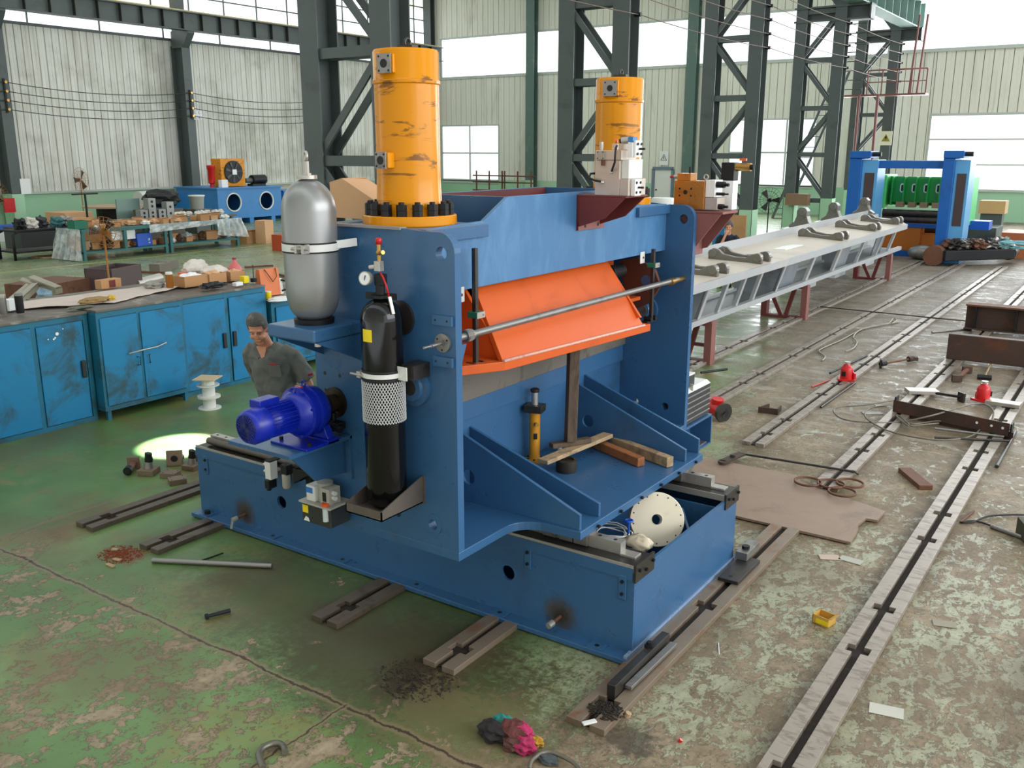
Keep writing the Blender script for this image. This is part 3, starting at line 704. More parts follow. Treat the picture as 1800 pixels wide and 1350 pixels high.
# ================================================================ press carriage
press = thing('hydraulic_press', 'large blue hydraulic press frame with orange pressing blade and two yellow cylinders', 'press', (-4.0, 6.05, .68))
SB, ST = .84, .90
PXL, PXR, PN, PF, PT = -4.585, -3.37, 4.30, 7.80, 2.925
def arc(cx, cy, r, a0, a1, n=8): return [(cx+r*math.cos(R(a0+(a1-a0)*i/n)), cy+r*math.sin(R(a0+(a1-a0)*i/n))) for i in range(n+1)]
out = [(PXL, PN), (PXR, PN), (PXR, 4.80)] + arc(PXR+.2, 4.82, .2, 180, 90, 8) + [(-2.90, 5.03), (-2.89, 7.06)] + arc(PXR+.2, 7.28, .2, 270, 180, 8) + [(PXR, PF), (PXL, PF)]
mb = MB(); mb.prism([(x, y, SB) for x, y in out], (0, 0, ST-SB)); mb.build('base_slab', M_blue, press, bevel=.004)
mb = MB()
for i in range(6): y = 5.25+i*.33; mb.cyl((-2.89, y, .872), (-2.872, y, .872), .012, seg=10)
split_build(mb, 'bolt', M_blackmatt, press)
mb = MB()
for yy in (5.31, 6.89):
    for x in (-4.5, -4.0, -3.28, -3.14, -3.02): mb.bx(x-.06, x+.05, yy-.07, yy+.07, .70, SB)
split_build(mb, 'bearing_block', M_steel, press, bevel=.004)
def side_plate(y, nm):
    r = .12; o = [(PXL, ST), (PXR, ST), (PXR, PT-r)] + arc(PXR-r, PT-r, r, 0, 90, 6) + [(PXR-r-.14, PT), (-3.78, PT+.01), (PXL, PT+.01)]
    holes = [((-3.472, y, 2.80), .042), ((-3.575, y, 1.05), .036), ((-3.878, y, 1.056), .026)]
    mb = MB(); mb.plate([(x, y, z) for x, z in o], holes, (0, .06, 0)); return mb.build(nm, M_blue, press, bevel=.004)
side_plate(PN, 'side_plate'); side_plate(PF-.06, 'side_plate')
mb = MB(); mb.plate([(-3.575+.07*math.cos(2*PI*i/24), PN-.006, 1.05+.07*math.sin(2*PI*i/24)) for i in range(24)], [((-3.575, PN-.006, 1.05), .036)], (0, .006, 0)); mb.build('hole_bushing', M_blue, press)
mb = MB()
for i in range(4):
    for dx in (0, .14):
        mb.cyl((-4.50+dx, PN-.001, 1.93-i*.12), (-4.50+dx, PN+.001, 1.93-i*.12), .013, seg=12)
split_build(mb, 'tapped_hole', M_rubber, press)
# throat wall, worn lower die
mb = MB(); mb.bx(-4.12, -4.06, PN+.06, PF-.06, ST, 1.50); mb.bx(-4.09, -4.035, PN+.06, PF-.06, 1.44, 1.60); mb.build('throat_wall', M_blue, press, bevel=.003)
mb = MB(); mb.bx(PXL, -4.12, PN+.06, PF-.06, 1.1, 1.15); mb.bx(PXL, PXL+.03, PN+.06, PF-.06, ST, 2.9); mb.build('rear_wall', M_blue, press)
M_die = mat('worn_grey_die_block', (112, 106, 96), .6, .2, (62, 54, 44), .7, 5, .15, .2)
mb = MB(); mb.bx(-4.3, -4.0, PN+.06, 6.6, 1.60, 1.845); mb.bx(-4.3, -4.01, 6.6, PF-.06, 1.60, 1.83); mb.bx(-4.0, -3.985, 4.75, 5.2, 1.74, 1.83); mb.build('lower_die', M_die, press, bevel=.005)
mb = MB(); mb.cyl((-4.0, 4.62, 1.75), (-3.999, 4.62, 1.75), .02, seg=14); mb.cyl((-4.0, 5.0, 1.82), (-3.984, 5.0, 1.80), .014, seg=14); split_build(mb, 'die_hole', M_rubber, press)
# gussets over the slab
def gusset(y, x1, z1, x0=-4.06, z0=1.42):
    mb = MB(); mb.plate([(x0, y, ST), (x1, y, ST), (x1, y, z1), (x0, y, z0)], [((x0+.20, y, 1.09), .055)], (0, .028, 0)); mb.build('gusset', M_blue, press, bevel=.0025)
gusset(5.05, -2.92, 1.01, z0=1.47); gusset(5.33, -2.93, 1.0, z0=1.37); gusset(6.78, -2.93, 1.0, z0=1.45); gusset(7.05, -2.93, 1.02, z0=1.43)
mb = MB(); mb.cyl((-3.12, 5.20, ST), (-3.12, 5.20, ST+.02), .016, seg=12); mb.cyl((-3.3, 5.2, ST), (-3.3, 5.2, ST+.02), .016, seg=12); split_build(mb, 'bolt', M_blackmatt, press)
# top beam: front web, back web, cross webs, deck, step plates
wy = [(PN+.06, 2.515), (PF-.06, 2.515), (PF-.06, 2.93), (7.14, 2.945), (6.86, 3.09), (5.24, 3.09), (4.96, 2.945), (PN+.06, 2.93)]
mb = MB(); mb.prism([(-3.67, y, z) for y, z in wy], (.03, 0, 0)); mb.build('front_web', M_blue_worn, press, bevel=.003)
mb = MB(); mb.prism([(-4.36, y, z) for y, z in wy], (-.03, 0, 0)); mb.build('back_web', [M_blue, M_maroon], press, bevel=.003)
mb = MB(); mb.bx(-4.357, -4.355, 5.26, 6.84, 2.94, 3.085); mb.build('unpainted_inside', M_maroon, press)
mb = MB(); mb.bx(-4.36, -3.67, 5.24, 5.27, 2.6, 3.088); mb.build('cross_web', M_blue, press); mb = MB(); mb.bx(-4.36, -3.67, 6.83, 6.86, 2.6, 3.088); mb.build('cross_web', M_blue, press)
mb = MB(); mb.bx(-4.36, -3.67, PN+.06, PF-.06, 2.87, 2.90); mb.bx(-4.36, -3.67, PN+.06, PF-.06, 2.52, 2.55); mb.build('beam_deck', M_blue, press)
M_top = mat('dusty_blue_top_plate', (104, 122, 140), .5, 0, (150, 140, 130), .5, 4, .1)
mb = MB(); mb.bx(-4.56, -3.605, PN+.04, 4.97, 2.845, 2.925); mb.build('head_plate', M_blue, press, bevel=.004)
mb = MB(); mb.bx(-4.55, -3.62, PN+.045, 4.96, 2.925, 2.929); mb.build('head_plate_top', M_top, press)
mb = MB(); mb.bx(-4.50, -3.78, PN-.012, PN+.05, 2.925, 2.94); mb.build('edge_strip', mat('grey_primer_strip', (150, 144, 140), .6), press)
mb = MB(); mb.bx(-4.56, -3.605, 7.14, PF-.04, 2.845, 2.925); mb.build('head_plate', M_blue, press, bevel=.004)
# orange pressing blade
n_, f_ = 4.895, 7.06
zn, zf = 1.975, 1.90; XO = -3.425
mb = MB(); o_ = [(XO, n_, zn), (XO, f_, zf), (-4.0, f_, zf), (-4.0, 4.42, zn+.015), (-3.62, 4.42, zn+.015), (XO-.005, n_-.002, zn)][:5]
mb.prism(o_, (0, 0, .062)); mb.build('blade_plate', M_orange, press, bevel=.004)
a0, a1 = Vector((XO-.01, 4.885, zn+.062)), Vector((XO-.01, 6.95, zf+.062)); b0, b1 = Vector((-3.80, 5.01, 2.58)), Vector((-3.80, 6.86, 2.55))
nd = (b0-a0).cross(a1-a0).normalized()*.035
if nd.x > 0: nd = -nd
mb = MB(); mb.prism([a0, a1, b1, b0], nd); mb.build('slanted_plate', M_orange, press, bevel=.004)
mb = MB(); mb.tube([a0+Vector((.006, 0, .004)), a1+Vector((.006, 0, .004))], .012, 6); mb.build('pale_weld_bead', mat('rough_pale_weld', (226, 170, 150), .5, 0, (160, 70, 50), .7, 40, .1), press)
for y in (4.93, 6.9):
    mb = MB(); mb.prism([(XO-.02, y, zn+.06), (-3.98, y, zn+.06), (-3.98, y, 2.52), (-3.80, y, 2.50)], (0, .03, 0)); mb.build('blade_rib', M_orange, press)
mb = MB(); mb.bx(-4.02, -3.98, 4.42, 7.4, 1.98, 2.56); mb.build('ram_plate', M_orange, press)
mb = MB(); mb.prism([(-3.62, 4.45, 2.04), (-3.62, 4.45, 2.055), (-3.95, 4.45, 2.5), (-3.97, 4.45, 2.04)], (0, .03, 0)); mb.bx(-3.95, -3.7, 7.1, 7.4, 2.1, 2.13); split_build(mb, 'ram_gusset', M_orange, press)
# long shaft with collars and the flange disc on the near plate
sx, sz = -3.447, 2.272
mb = MB(); mb.cyl((sx, 4.40, sz), (sx, 7.62, sz+.005), .0225, seg=20); mb.build('sync_shaft', M_steel, press, smooth=40)
mb = MB(); mb.cyl((sx, 7.5, sz), (sx, PF-.06, sz), .024, seg=16); mb.cyl((sx, 7.46, sz), (sx, 7.53, sz), .033, seg=16); split_build(mb, 'shaft_end', M_brass, press, smooth=40)
mb = MB()
for k in range(18): a = 2*PI*k/18; mb.cyl((sx+.034*math.cos(a), 4.50, sz+.034*math.sin(a)), (sx+.034*math.cos(a), 4.545, sz+.034*math.sin(a)), .006, seg=6)
mb.cyl((sx, 4.49, sz), (sx, 4.56, sz), .036, seg=20); mb.build('pinion', M_steel, press)
mb = MB(); mb.lathe([(.0, 0), (.058, 0), (.058, .018), (.02, .020), (.02, .03), (0, .03)], (sx-.015, PN, 2.262), (0, -1, 0)); mb.cyl((sx-.015, PN-.02, 2.262), (sx-.015, PN-.12, 2.262), .012, seg=12); mb.cyl((sx-.015, PN-.12, 2.262), (sx-.015, PN-.19, 2.262), .008, seg=12)
for k in range(3): a = 2*PI*k/3+.5; mb.cyl((sx-.015+.043*math.cos(a), PN-.018, 2.262+.043*math.sin(a)), (sx-.015+.043*math.cos(a), PN-.0195, 2.262+.043*math.sin(a)), .007, seg=8, m=1)
mb.build('shaft_flange', [M_steel, M_rubber], press, smooth=40)
for z in (2.40, 2.145):
    mb = MB(); mb.bx(-3.535, -3.385, PN-.022, PN, z-.03, z+.03); mb.cyl((-3.51, PN-.022, z), (-3.51, PN-.0235, z), .007, seg=8, m=1); mb.cyl((-3.42, PN-.022, z), (-3.42, PN-.0235, z), .007, seg=8, m=1)
    mb.build('mount_pad', [M_blue, M_rubber], press, bevel=.008)
mb = MB(); mb.prism([(-3.395, 4.38, 2.24), (-3.395, 4.44, 2.24), (-3.395, 4.36, 2.05)], (-.02, 0, 0)); mb.build('shaft_bracket', M_blue, press)
# guide rods with green clamps
for y, zb, zt in ((4.752, 1.99, 2.79), (7.34, 1.92, 2.565)):
    mb = MB(); mb.bx(-3.575, -3.545, y-.016, y+.016, zb, zt); mb.build('guide_rod', M_steel_dark, press, bevel=.003)
    z = 2.36 if y < 5 else 2.425; mb = MB(); mb.bx(-3.60, -3.525, y-.035, y+.05, z-.02, z+.02); mb.build('rod_clamp', M_green_tag, press, bevel=.003)
    mb = MB(); mb.bx(-3.524, -3.518, y-.035, y+.05, z-.02, z+.02); mb.cyl((-3.518, y+.03, z), (-3.51, y+.03, z), .006, seg=8); mb.build('clamp_face', M_steel_bright, press)
    mb = MB(); mb.bx(-3.64, -3.63, y-.10, y-.02, 2.44, 2.54); mb.cyl((-3.63, y-.055, 2.49), (-3.622, y-.055, 2.49), .010, seg=10, m=1); mb.build('white_lug', [M_white, M_maroon], press, bevel=.008)
    mb = MB()
    for s in (-.045, .045): mb.cyl((-3.60, y+s, zb+.035), (-3.53, y+s, zb+.035), .022, seg=14)
    mb.bx(-3.60, -3.55, y-.09, y+.09, zb, zb+.02); split_build(mb, 'roller_guide', M_blackmatt, press)
# link levers and bearing seen inside by the far plate
mb = MB(); mb.cyl((-3.86, 7.1, 2.36), (-3.86, 7.32, 2.36), .06, seg=20); mb.build('pivot_pin', M_rubber, press)
mb = MB(); mb.prism([(-3.98+.0, 7.5, 2.42), (-3.80, 7.5, 2.46), (-3.62, 7.5, 2.36), (-3.56, 7.5, 2.22), (-3.66, 7.5, 2.06), (-3.82, 7.5, 1.98), (-3.9, 7.5, 2.1)], (0, .04, 0)); mb.cyl((-3.70, 7.498, 2.26), (-3.70, 7.497, 2.26), .05, seg=16, m=1); mb.build('link_lever', [mat('lever_brown_oxide', (92, 56, 44), .5), M_blue], press, bevel=.01)
mb = MB(); mb.lathe([(0, 0), (.12, 0), (.13, .03), (.13, .06), (.075, .062), (.06, .09), (0, .09)], (-3.80, PF-.06, 1.96), (0, -1, 0)); mb.build('bearing_boss', M_blue, press, smooth=40)
mb = MB(); mb.cyl((-3.80, PF-.14, 1.96), (-3.80, PF-.17, 1.96), .05, seg=18); mb.build('bearing_cap', M_steel, press)
mb = MB(); mb.lathe([(0, 0), (.125, 0), (.125, .03), (.09, .034), (.085, .055), (.05, .056), (.04, .03), (0, .03)], (-3.70, PN, 1.955), (0, -1, 0)); mb.build('bearing_boss', M_blue, press, smooth=40)
mb = MB(); mb.lathe([(0, 0), (.075, 0), (.07, .02), (0, .022)], (-3.70, PN-.035, 1.955), (0, -1, 0)); mb.build('bearing_cap', M_steel_dark, press, smooth=40)
mb = MB(); mb.lathe([(0, 0), (.11, 0), (.11, .02), (.06, .024), (0, .024)], (-3.80, PN, 2.38), (0, -1, 0)); mb.build('cover_disc', M_steel_dark, press, smooth=40)
# shelves on the near plate
mb = MB(); mb.prism([(-4.54, 3.86, 2.25), (-4.12, 3.86, 2.25), (-4.12, 3.86, 2.332), (-4.54, 3.86, 2.332)], (0, .44, 0)); mb.build('accumulator_shelf', M_blue, press, bevel=.012)
mb = MB(); mb.prism([(-4.12, 3.88, 2.25), (-4.12, PN, 2.25), (-4.12, PN, 2.06)], (-.025, 0, 0)); mb.prism([(-4.50, 3.88, 2.25), (-4.50, PN, 2.25), (-4.50, PN, 2.06)], (-.025, 0, 0)); split_build(mb, 'shelf_gusset', M_blue, press)
mb = MB(); mb.cyl((-4.15, 3.92, 2.25), (-4.15, 3.92, 2.222), .022, seg=12); mb.build('shelf_bolt', M_steel_bright, press)
mb = MB(); mb.bx(-4.86, -4.27, 3.742, PN, 1.505, 1.532); mb.build('motor_shelf', M_blue, press, bevel=.003)
mb = MB(); mb.prism([(-4.34, 3.80, 1.505), (-4.34, PN, 1.505), (-4.34, PN, 1.25), (-4.34, 4.02, 1.27)], (-.02, 0, 0)); mb.bx(-4.30, -4.27, PN-.02, PN, 1.22, 1.53); split_build(mb, 'shelf_gusset', M_blue, press)
mb = MB(); mb.cyl((-4.375, 4.2, 1.36), (-4.375, 4.2, 1.50), .012, seg=8); mb.sphere((-4.375, 4.2, 1.35), .02); mb.build('drain_plug', M_blackmatt, press)
# sheet-steel cradle of the gas bottle
mb = MB(); x0, x1, y0, y1, zb = -3.95, -3.648, 3.894, PN, 1.187; th = .008
mb.bx(x0, x1, y0, y1, zb, zb+th); mb.bx(x0, x1, y0, y0+th, zb, zb+.062)
for x in (x0, x1-th): mb.prism([(x, y0, zb), (x, y1, zb), (x, y1, 1.365), (x, y1-.03, 1.365), (x, y0, zb+.062)], (th, 0, 0))
mb.bx(x1-.004, x1+.012, y1-.012, y1, zb-.005, 1.37); mb.build('bottle_cradle', mat('raw_sheet_steel', (112, 102, 94), .42, .5, (70, 60, 50), .5, 6, .15), press)
# hydraulic cylinders
def cyl_part(cy, ang):
    c = Vector((-4.0, cy, 2.93)); r = .208
    mb = MB(); mb.lathe([(0, 0), (.30, 0), (.305, .005), (.305, .058), (.298, .064), (.0, .064)], c, seg=64); fl = mb.build('yellow_cylinder', M_yellow, press, smooth=40)
    mb = MB(); mb.lathe([(.0, .062), (.225, .062), (.212, .085), (r-.004, .30), (r-.004, .86), (r+.004, .868), (r+.005, .885), (r-.002, .895), (r-.002, 1.055), (r-.01, 1.068), (.0, 1.068)], c, seg=64); mb.build('barrel', M_yellow, fl, smooth=35)
    for k in range(16):
        a = 2*PI*(k+.3)/16; p = c+Vector((.257*math.cos(a), .257*math.sin(a), .064))
        mb = MB(); mb.hexnut(p, .034, .034); mb.hexnut(p+Vector((0, 0, .036)), .034, .036); mb.cyl(p, p+Vector((0, 0, .088)), .018, seg=10)
        mb.build('flange_nut', M_blackmatt, fl)
    for az, z, w, h, off in ang:
        d = Vector((math.sin(R(az)), -math.cos(R(az)), 0)); s = Vector((d.y, -d.x, 0)); p = c+d*(r+off)+Vector((0, 0, z))
        mb = MB(); mb.bar(c+d*.12+Vector((0, 0, z)), p, h*1.08, w*1.12); mb.build('port_boss', M_yellow, fl, bevel=.006)
        mb = MB(); mb.bar(p, p+d*.014, w, h)
        mb.cyl(p+d*.012, p+d*.0155, .026, seg=18, m=1)
        for i in (-1, 1):
            for j in (-1, 1): q = p+s*(i*w*.36)+Vector((0, 0, j*h*.36)); mb.cyl(q+d*.012, q+d*.0155, .007, seg=8, m=1)
        mb.build('port_flange', [M_steel, M_rubber], fl)
    mb = MB(); mb.box(c+Vector((.0, .02, 1.085)), (.12, .06, .03)); mb.ring(c+Vector((0, .02, 1.115)), (1, 0, 0), .025, .008); mb.build('lifting_eye', M_steel_dark, fl)
# w and h are vertical/horizontal because of the bar frame; both near square
cyl_part(4.64, ((5, .975, .10, .115, .01), (0, .405, .085, .10, .045)))
cyl_part(7.46, ((7, .975, .12, .13, .01),))
# red-oxide bracket on the beam
bk0, bk1 = 6.15, 6.50
mb = MB(); mb.bx(-3.64, -3.22, bk0, bk1, 3.055, 3.07)
for y in (bk0, bk1-.02): mb.prism([(-3.64, y, 3.055), (-3.23, y, 3.055), (-3.40, y, 2.90), (-3.62, y, 2.83), (-3.64, y, 2.83)], (0, .02, 0))
mb.bx(-3.64, -3.62, bk0, bk1, 2.80, 3.055); mb.build('valve_bracket', M_maroon, press, bevel=.003)
mb = MB(); mb.bx(-3.64, -3.618, bk0, bk1+.05, 2.80, 2.86); mb.cyl((-3.618, bk0+.10, 2.83), (-3.616, bk0+.10, 2.83), .014, seg=10, m=1); mb.cyl((-3.618, bk0+.3, 2.83), (-3.616, bk0+.3, 2.83), .014, seg=10, m=1); mb.build('bracket_foot', [M_maroon_pale, M_rubber], press)
mb = MB(); mb.bx(-3.62, -3.13, PF, PF+.35, 2.85, 2.87)
for y in (PF, PF+.33): mb.prism([(-3.62, y, 2.86), (-3.14, y, 2.86), (-3.40, y, 2.52), (-3.62, y, 2.46)], (0, .02, 0))
mb.bx(-3.62, -3.45, PF, PF+.35, 2.46, 2.86); mb.build('valve_bracket', M_maroon_pale, press)
# rear motor box and its blue stand beyond the far plate
mb = MB(); mb.bx(-3.95, -3.37, PF, 8.42, .835, .855); mb.bx(-3.60, -3.37, PF, 8.42, .545, .56); mb.bx(-3.95, -3.37, 8.40, 8.42, .545, .855); mb.build('outrigger_shelf', M_blue, press, bevel=.002)
mb = MB(); mb.plate([(-3.60, PF, .56), (-3.60, 8.40, .56), (-3.60, 8.40, .835), (-3.60, PF, .835)], [((-3.60, 8.0, .70), .07)], (.012, 0, 0)); mb.build('outrigger_web', M_blue, press)
mb = MB(); mb.bx(-3.48, -3.40, 8.15, 8.38, .56, .572); mb.cyl((-3.44, 8.27, .572), (-3.44, 8.27, .5725), .02, seg=14, m=1); mb.build('foot_pad', [M_steel, M_rubber], press)
# ================================================================ grey bladder accumulator on its shelf
ac = (-4.325, 4.065, 2.332)
t = thing('accumulator', 'tall silver-grey bladder accumulator strapped beside the near yellow cylinder', 'accumulator', ac)
mb = MB(); mb.lathe([(0, 0), (.125, 0), (.128, .03), (.118, .036), (0, .036)], ac); mb.build('base_ring', M_blackmatt, t, smooth=40)
prof = [(0, .036), (.10, .036), (.128, .06), (.150, .10), (.165, .17), (.168, .26), (.168, .70)]
for i in range(1, 10):
    a = R(90*i/10); prof.append((.168*math.cos(a)+.0*i, .70+.195*math.sin(a)))
prof += [(.03, .897), (0, .897)]
mb = MB(); mb.lathe(prof, ac, seg=56); mb.build('vessel', M_silver, t, smooth=60)
top = ac[2]+.893
mb = MB(); mb.cyl((ac[0], ac[1], top), (ac[0], ac[1], top+.022), .062, seg=32); mb.cyl((ac[0], ac[1], top+.022), (ac[0], ac[1], top+.034), .028, seg=6); mb.build('neck_flange', M_steel_bright, t, smooth=40)
mb = MB(); mb.cyl((ac[0], ac[1], top+.034), (ac[0], ac[1], top+.105), .017, seg=6); mb.build('valve_stem', M_steel_bright, t)
mb = MB(); mb.ring((ac[0], ac[1], top+.135), (.5, .85, 0), .025, .009); mb.build('lifting_ring', M_steel_bright, t)
zb = 2.815
mb = MB(); mb.lathe([(.169, -.032), (.173, -.032), (.173, -.022), (.169, -.022)], (ac[0], ac[1], zb), seg=48); mb.lathe([(.169, .022), (.173, .022), (.173, .032), (.169, .032)], (ac[0], ac[1], zb), seg=48); split_build(mb, 'rubber_strip', M_rubber, t)
mb = MB(); mb.lathe([(.169, -.022), (.176, -.022), (.176, .022), (.169, .022)], (ac[0], ac[1], zb), seg=48); mb.build('clamp_band', M_white, t, smooth=40)
mb = MB(); mb.bar((ac[0]+.11, ac[1]-.15, zb), (-4.15, PN-.006, zb+.018), .014, .05, up=(0, 0, 1)); mb.build('clamp_arm', M_white, t, bevel=.003)
mb = MB()
for dx in (.07, .13): mb.box((ac[0]+dx, ac[1]-.166, zb), (.02, .05, .05))
mb.cyl((ac[0]+.03, ac[1]-.185, zb), (ac[0]+.17, ac[1]-.175, zb+.004), .009, seg=8); mb.cyl((ac[0]-.19, ac[1]+.02, zb), (ac[0]-.165, ac[1]+.02, zb), .025, seg=8)
split_build(mb, 'clamp_bolt', M_steel_bright, t)

# ================================================================ black gas bottle
bc = (-3.797, 4.115, 1.197); r = .128
t = thing('gas_bottle', 'black gas bottle with yellow sticker and mesh sleeve strapped to the blue plate', 'bottle', bc)
prof = [(0, 0), (.085, 0), (.115, .035), (r, .09), (r, 1.20)]
for i in range(1, 9): a = R(80*i/8); prof.append((.030+(r-.030)*math.cos(a), 1.20+.125*math.sin(a)))
prof += [(.034, 1.345), (0, 1.345)]
mb = MB(); mb.lathe(prof, bc, seg=56); mb.build('vessel', M_black, t, smooth=60)
mb = MB(); mb.cyl((bc[0], bc[1], bc[2]+1.335), (bc[0], bc[1], bc[2]+1.352), .062, seg=8); mb.bar((bc[0]-.10, bc[1]-.02, bc[2]+1.343), (bc[0]+.10, bc[1]+.03, bc[2]+1.343), .014, .04); mb.build('neck_collar', M_blackmatt, t)
mb = MB(); mb.cyl((bc[0], bc[1], bc[2]+1.35), (bc[0], bc[1], bc[2]+1.42), .028, seg=16); mb.box((bc[0]+.005, bc[1], bc[2]+1.445), (.065, .05, .07)); mb.build('valve_body', M_blackmatt, t, bevel=.005)
g = Vector((bc[0]-.07, bc[1]-.035, bc[2]+1.45)); gd = Vector((.15, -.97, .12)).normalized()
mb = MB(); mb.cyl(g, g+gd*.03, .042, seg=28); mb.cyl(g+gd*.03, g+gd*.031, .036, seg=28, m=1); mb.bar(g+gd*.032-Vector((0, 0, .012)), g+gd*.032+Vector((.008, 0, .018)), .004, .004, m=2); mb.build('pressure_gauge', [M_steel_bright, M_wlabel, M_blackmatt], t, smooth=40)
mb = MB(); mb.box((bc[0]-.005, bc[1], bc[2]+1.525), (.045, .04, .06)); mb.cyl((bc[0]-.03, bc[1]-.01, bc[2]+1.52), (bc[0]-.065, bc[1]-.02, bc[2]+1.515), .013, seg=10); mb.build('steel_block', M_steel_bright, t, bevel=.002)
mb = MB(); mb.cyl((bc[0], bc[1], bc[2]+1.55), (bc[0], bc[1], bc[2]+1.66), .014, seg=12); mb.cyl((bc[0], bc[1], bc[2]+1.60), (bc[0]+.05, bc[1]-.02, bc[2]+1.612), .013, seg=12); mb.sphere((bc[0], bc[1], bc[2]+1.605), .02); mb.build('brass_valve', M_brass, t, smooth=40)
mb = MB(); mb.lathe([(0, 0), (.018, 0), (.020, .03), (.014, .038), (0, .04)], (bc[0], bc[1], bc[2]+1.655)); mb.build('red_cap', M_red, t)
mb = MB(); mb.tube([(bc[0]+.02, bc[1]-.02, bc[2]+1.49), (bc[0]+.05, bc[1]-.03, bc[2]+1.47), (bc[0]+.075, bc[1]-.03, bc[2]+1.42), (bc[0]+.09, bc[1]-.02, bc[2]+1.34)], .006, 6); mb.build('tag_cord', M_red, t)
mb = MB(); mb.bar((bc[0]+.09, bc[1]-.02, bc[2]+1.35), (bc[0]+.125, bc[1]-.03, bc[2]+1.25), .02, .01); mb.build('sealing_pin', M_steel_bright, t)
mb = MB()
nst, zs0, zs1 = 44, .57, .83
for sgn in (1, -1):
    for k in range(nst):
        pts = []
        for j in range(9):
            u = j/8; a = 2*PI*k/nst+sgn*u*2*PI*6.5/nst*1.25; pts.append((bc[0]+(r+.005)*math.cos(a), bc[1]+(r+.005)*math.sin(a), bc[2]+zs0+(zs1-zs0)*u))
        mb.tube(pts, .0027, 4)
mb.build('mesh_sleeve', M_grating, t, smooth=60)
zb = bc[2]+.87
mb = MB(); mb.lathe([(r, -.035), (r+.005, -.035), (r+.005, .03), (r, .03)], (bc[0], bc[1], zb), seg=48); mb.build('rubber_strip', M_rubber, t, smooth=40)
mb = MB(); mb.lathe([(r+.005, -.014), (r+.010, -.014), (r+.010, .014), (r+.005, .014)], (bc[0], bc[1], zb), seg=48); mb.build('clamp_band', M_white, t, smooth=40)
mb = MB(); mb.box((bc[0]+.165, bc[1]-.01, zb+.015), (.075, .006, .085)); mb.build('clamp_lug', M_white, t, bevel=.002)
mb = MB(); mb.bx(bc[0]+.12, bc[0]+.22, bc[1]+.03, PN, zb-.03, zb+.06); mb.build('clamp_block', M_steel_dark, t)
mb = MB(); mb.box((bc[0]-.085, bc[1]-.125, zb), (.03, .014, .04)); mb.cyl((bc[0]-.15, bc[1]-.13, zb), (bc[0]-.05, bc[1]-.135, zb), .008, seg=8); mb.build('clamp_bolt', M_steel_bright, t)
# sticker wrapped on the curve
mb = MB(); zc = bc[2]+1.12; az0 = R(-92); n = 6
for i in range(n):
    a, b = az0+i*R(33)/n-R(16), az0+(i+1)*R(33)/n-R(16)
    mb.quad((bc[0]+(r+.0012)*math.cos(a), bc[1]+(r+.0012)*math.sin(a), zc-.038), (bc[0]+(r+.0012)*math.cos(b), bc[1]+(r+.0012)*math.sin(b), zc-.038), (bc[0]+(r+.0012)*math.cos(b), bc[1]+(r+.0012)*math.sin(b), zc+.038), (bc[0]+(r+.0012)*math.cos(a), bc[1]+(r+.0012)*math.sin(a), zc+.038))
bmesh.ops.remove_doubles(mb.bm, verts=mb.bm.verts, dist=1e-5)
mb.build('yellow_sticker', M_ylabel, t)

# ================================================================ ultramarine gear motor
mx, mz = -4.41, 1.745
t = thing('gear_motor', 'bright ultramarine geared electric motor lying on the blue shelf', 'motor', (mx, 3.9, 1.532))
ax = (0, -1, 0)
mb = MB(); mb.lathe([(0, 0), (.06, 0), (.06, .02), (.125, .035), (.15, .06), (.155, .10), (.155, .115), (.168, .12), (.168, .145), (.155, .15), (.155, .19), (.168, .195), (.168, .215), (.15, .22), (.13, .27), (.10, .29), (0, .29)], (mx, 4.17, mz), ax, seg=48); mb.build('gearbox', M_motor, t, smooth=40)
mb = MB(); mb.lathe([(0, .28), (.088, .28), (.088, .52), (0, .52)], (mx, 4.17, mz), ax, seg=32)
for k in range(26):
    a = 2*PI*k/26; c, s_ = math.cos(a), math.sin(a)
    mb.bar((mx+.096*c, 3.90, mz+.096*s_), (mx+.096*c, 3.66, mz+.096*s_), .005, .020, up=(c, 0, s_))
mb.build('motor_body', M_motor, t)
mb = MB(); mb.lathe([(.088, 0), (.112, 0), (.114, .09), (.098, .125), (.09, .13), (.0, .13)], (mx, 3.665, mz), ax, seg=40); mb.build('fan_cowl', M_motor, t, smooth=50)
mb = MB()
for rr in (.022, .042, .062, .082):
    mb.ring((mx, 3.533, mz), ax, rr, .0025, 28, tseg=5)
for k in range(12): a = PI*k/12; mb.cyl((mx+.085*math.cos(a), 3.532, mz+.085*math.sin(a)), (mx-.085*math.cos(a), 3.532, mz-.085*math.sin(a)), .0022, seg=5)
mb.build('fan_grille', mat('dark_navy_grille', (10, 22, 90), .4), t)
mb = MB(); mb.bx(mx-.17, mx+.17, 4.05, 4.15, 1.532, 1.56)
mb.prism([(mx-.15, 4.07, 1.56), (mx+.15, 4.07, 1.56), (mx+.10, 4.07, 1.66), (mx-.10, 4.07, 1.66)], (0, .06, 0)); mb.bx(mx-.17, mx+.17, 3.86, 4.15, 1.532, 1.55); mb.build('foot', M_motor, t, bevel=.004)
mb = MB()
for x, y in ((mx+.135, 3.92), (mx+.135, 4.11), (mx-.13, 3.92)): mb.hexnut((x, y, 1.55), .014, .022)
split_build(mb, 'bolt', M_blackmatt, t)
mb = MB(); mb.box((mx-.045, 3.73, mz+.118), (.10, .16, .05)); mb.build('terminal_box', M_motor, t, bevel=.006)
for yy in (3.93, 4.02):
    mb = MB(); mb.ring((mx, yy, mz+(.155 if yy < 4 else .185)), (0, 1, 0), .018, .005); mb.build('lifting_eye', M_motor, t)
mb = MB(); mb.box((mx-.01, 3.985, mz+.166), (.06, .02, .008), (R(0), 0, 0)); mb.build('label', [M_red], t)
mb = MB()
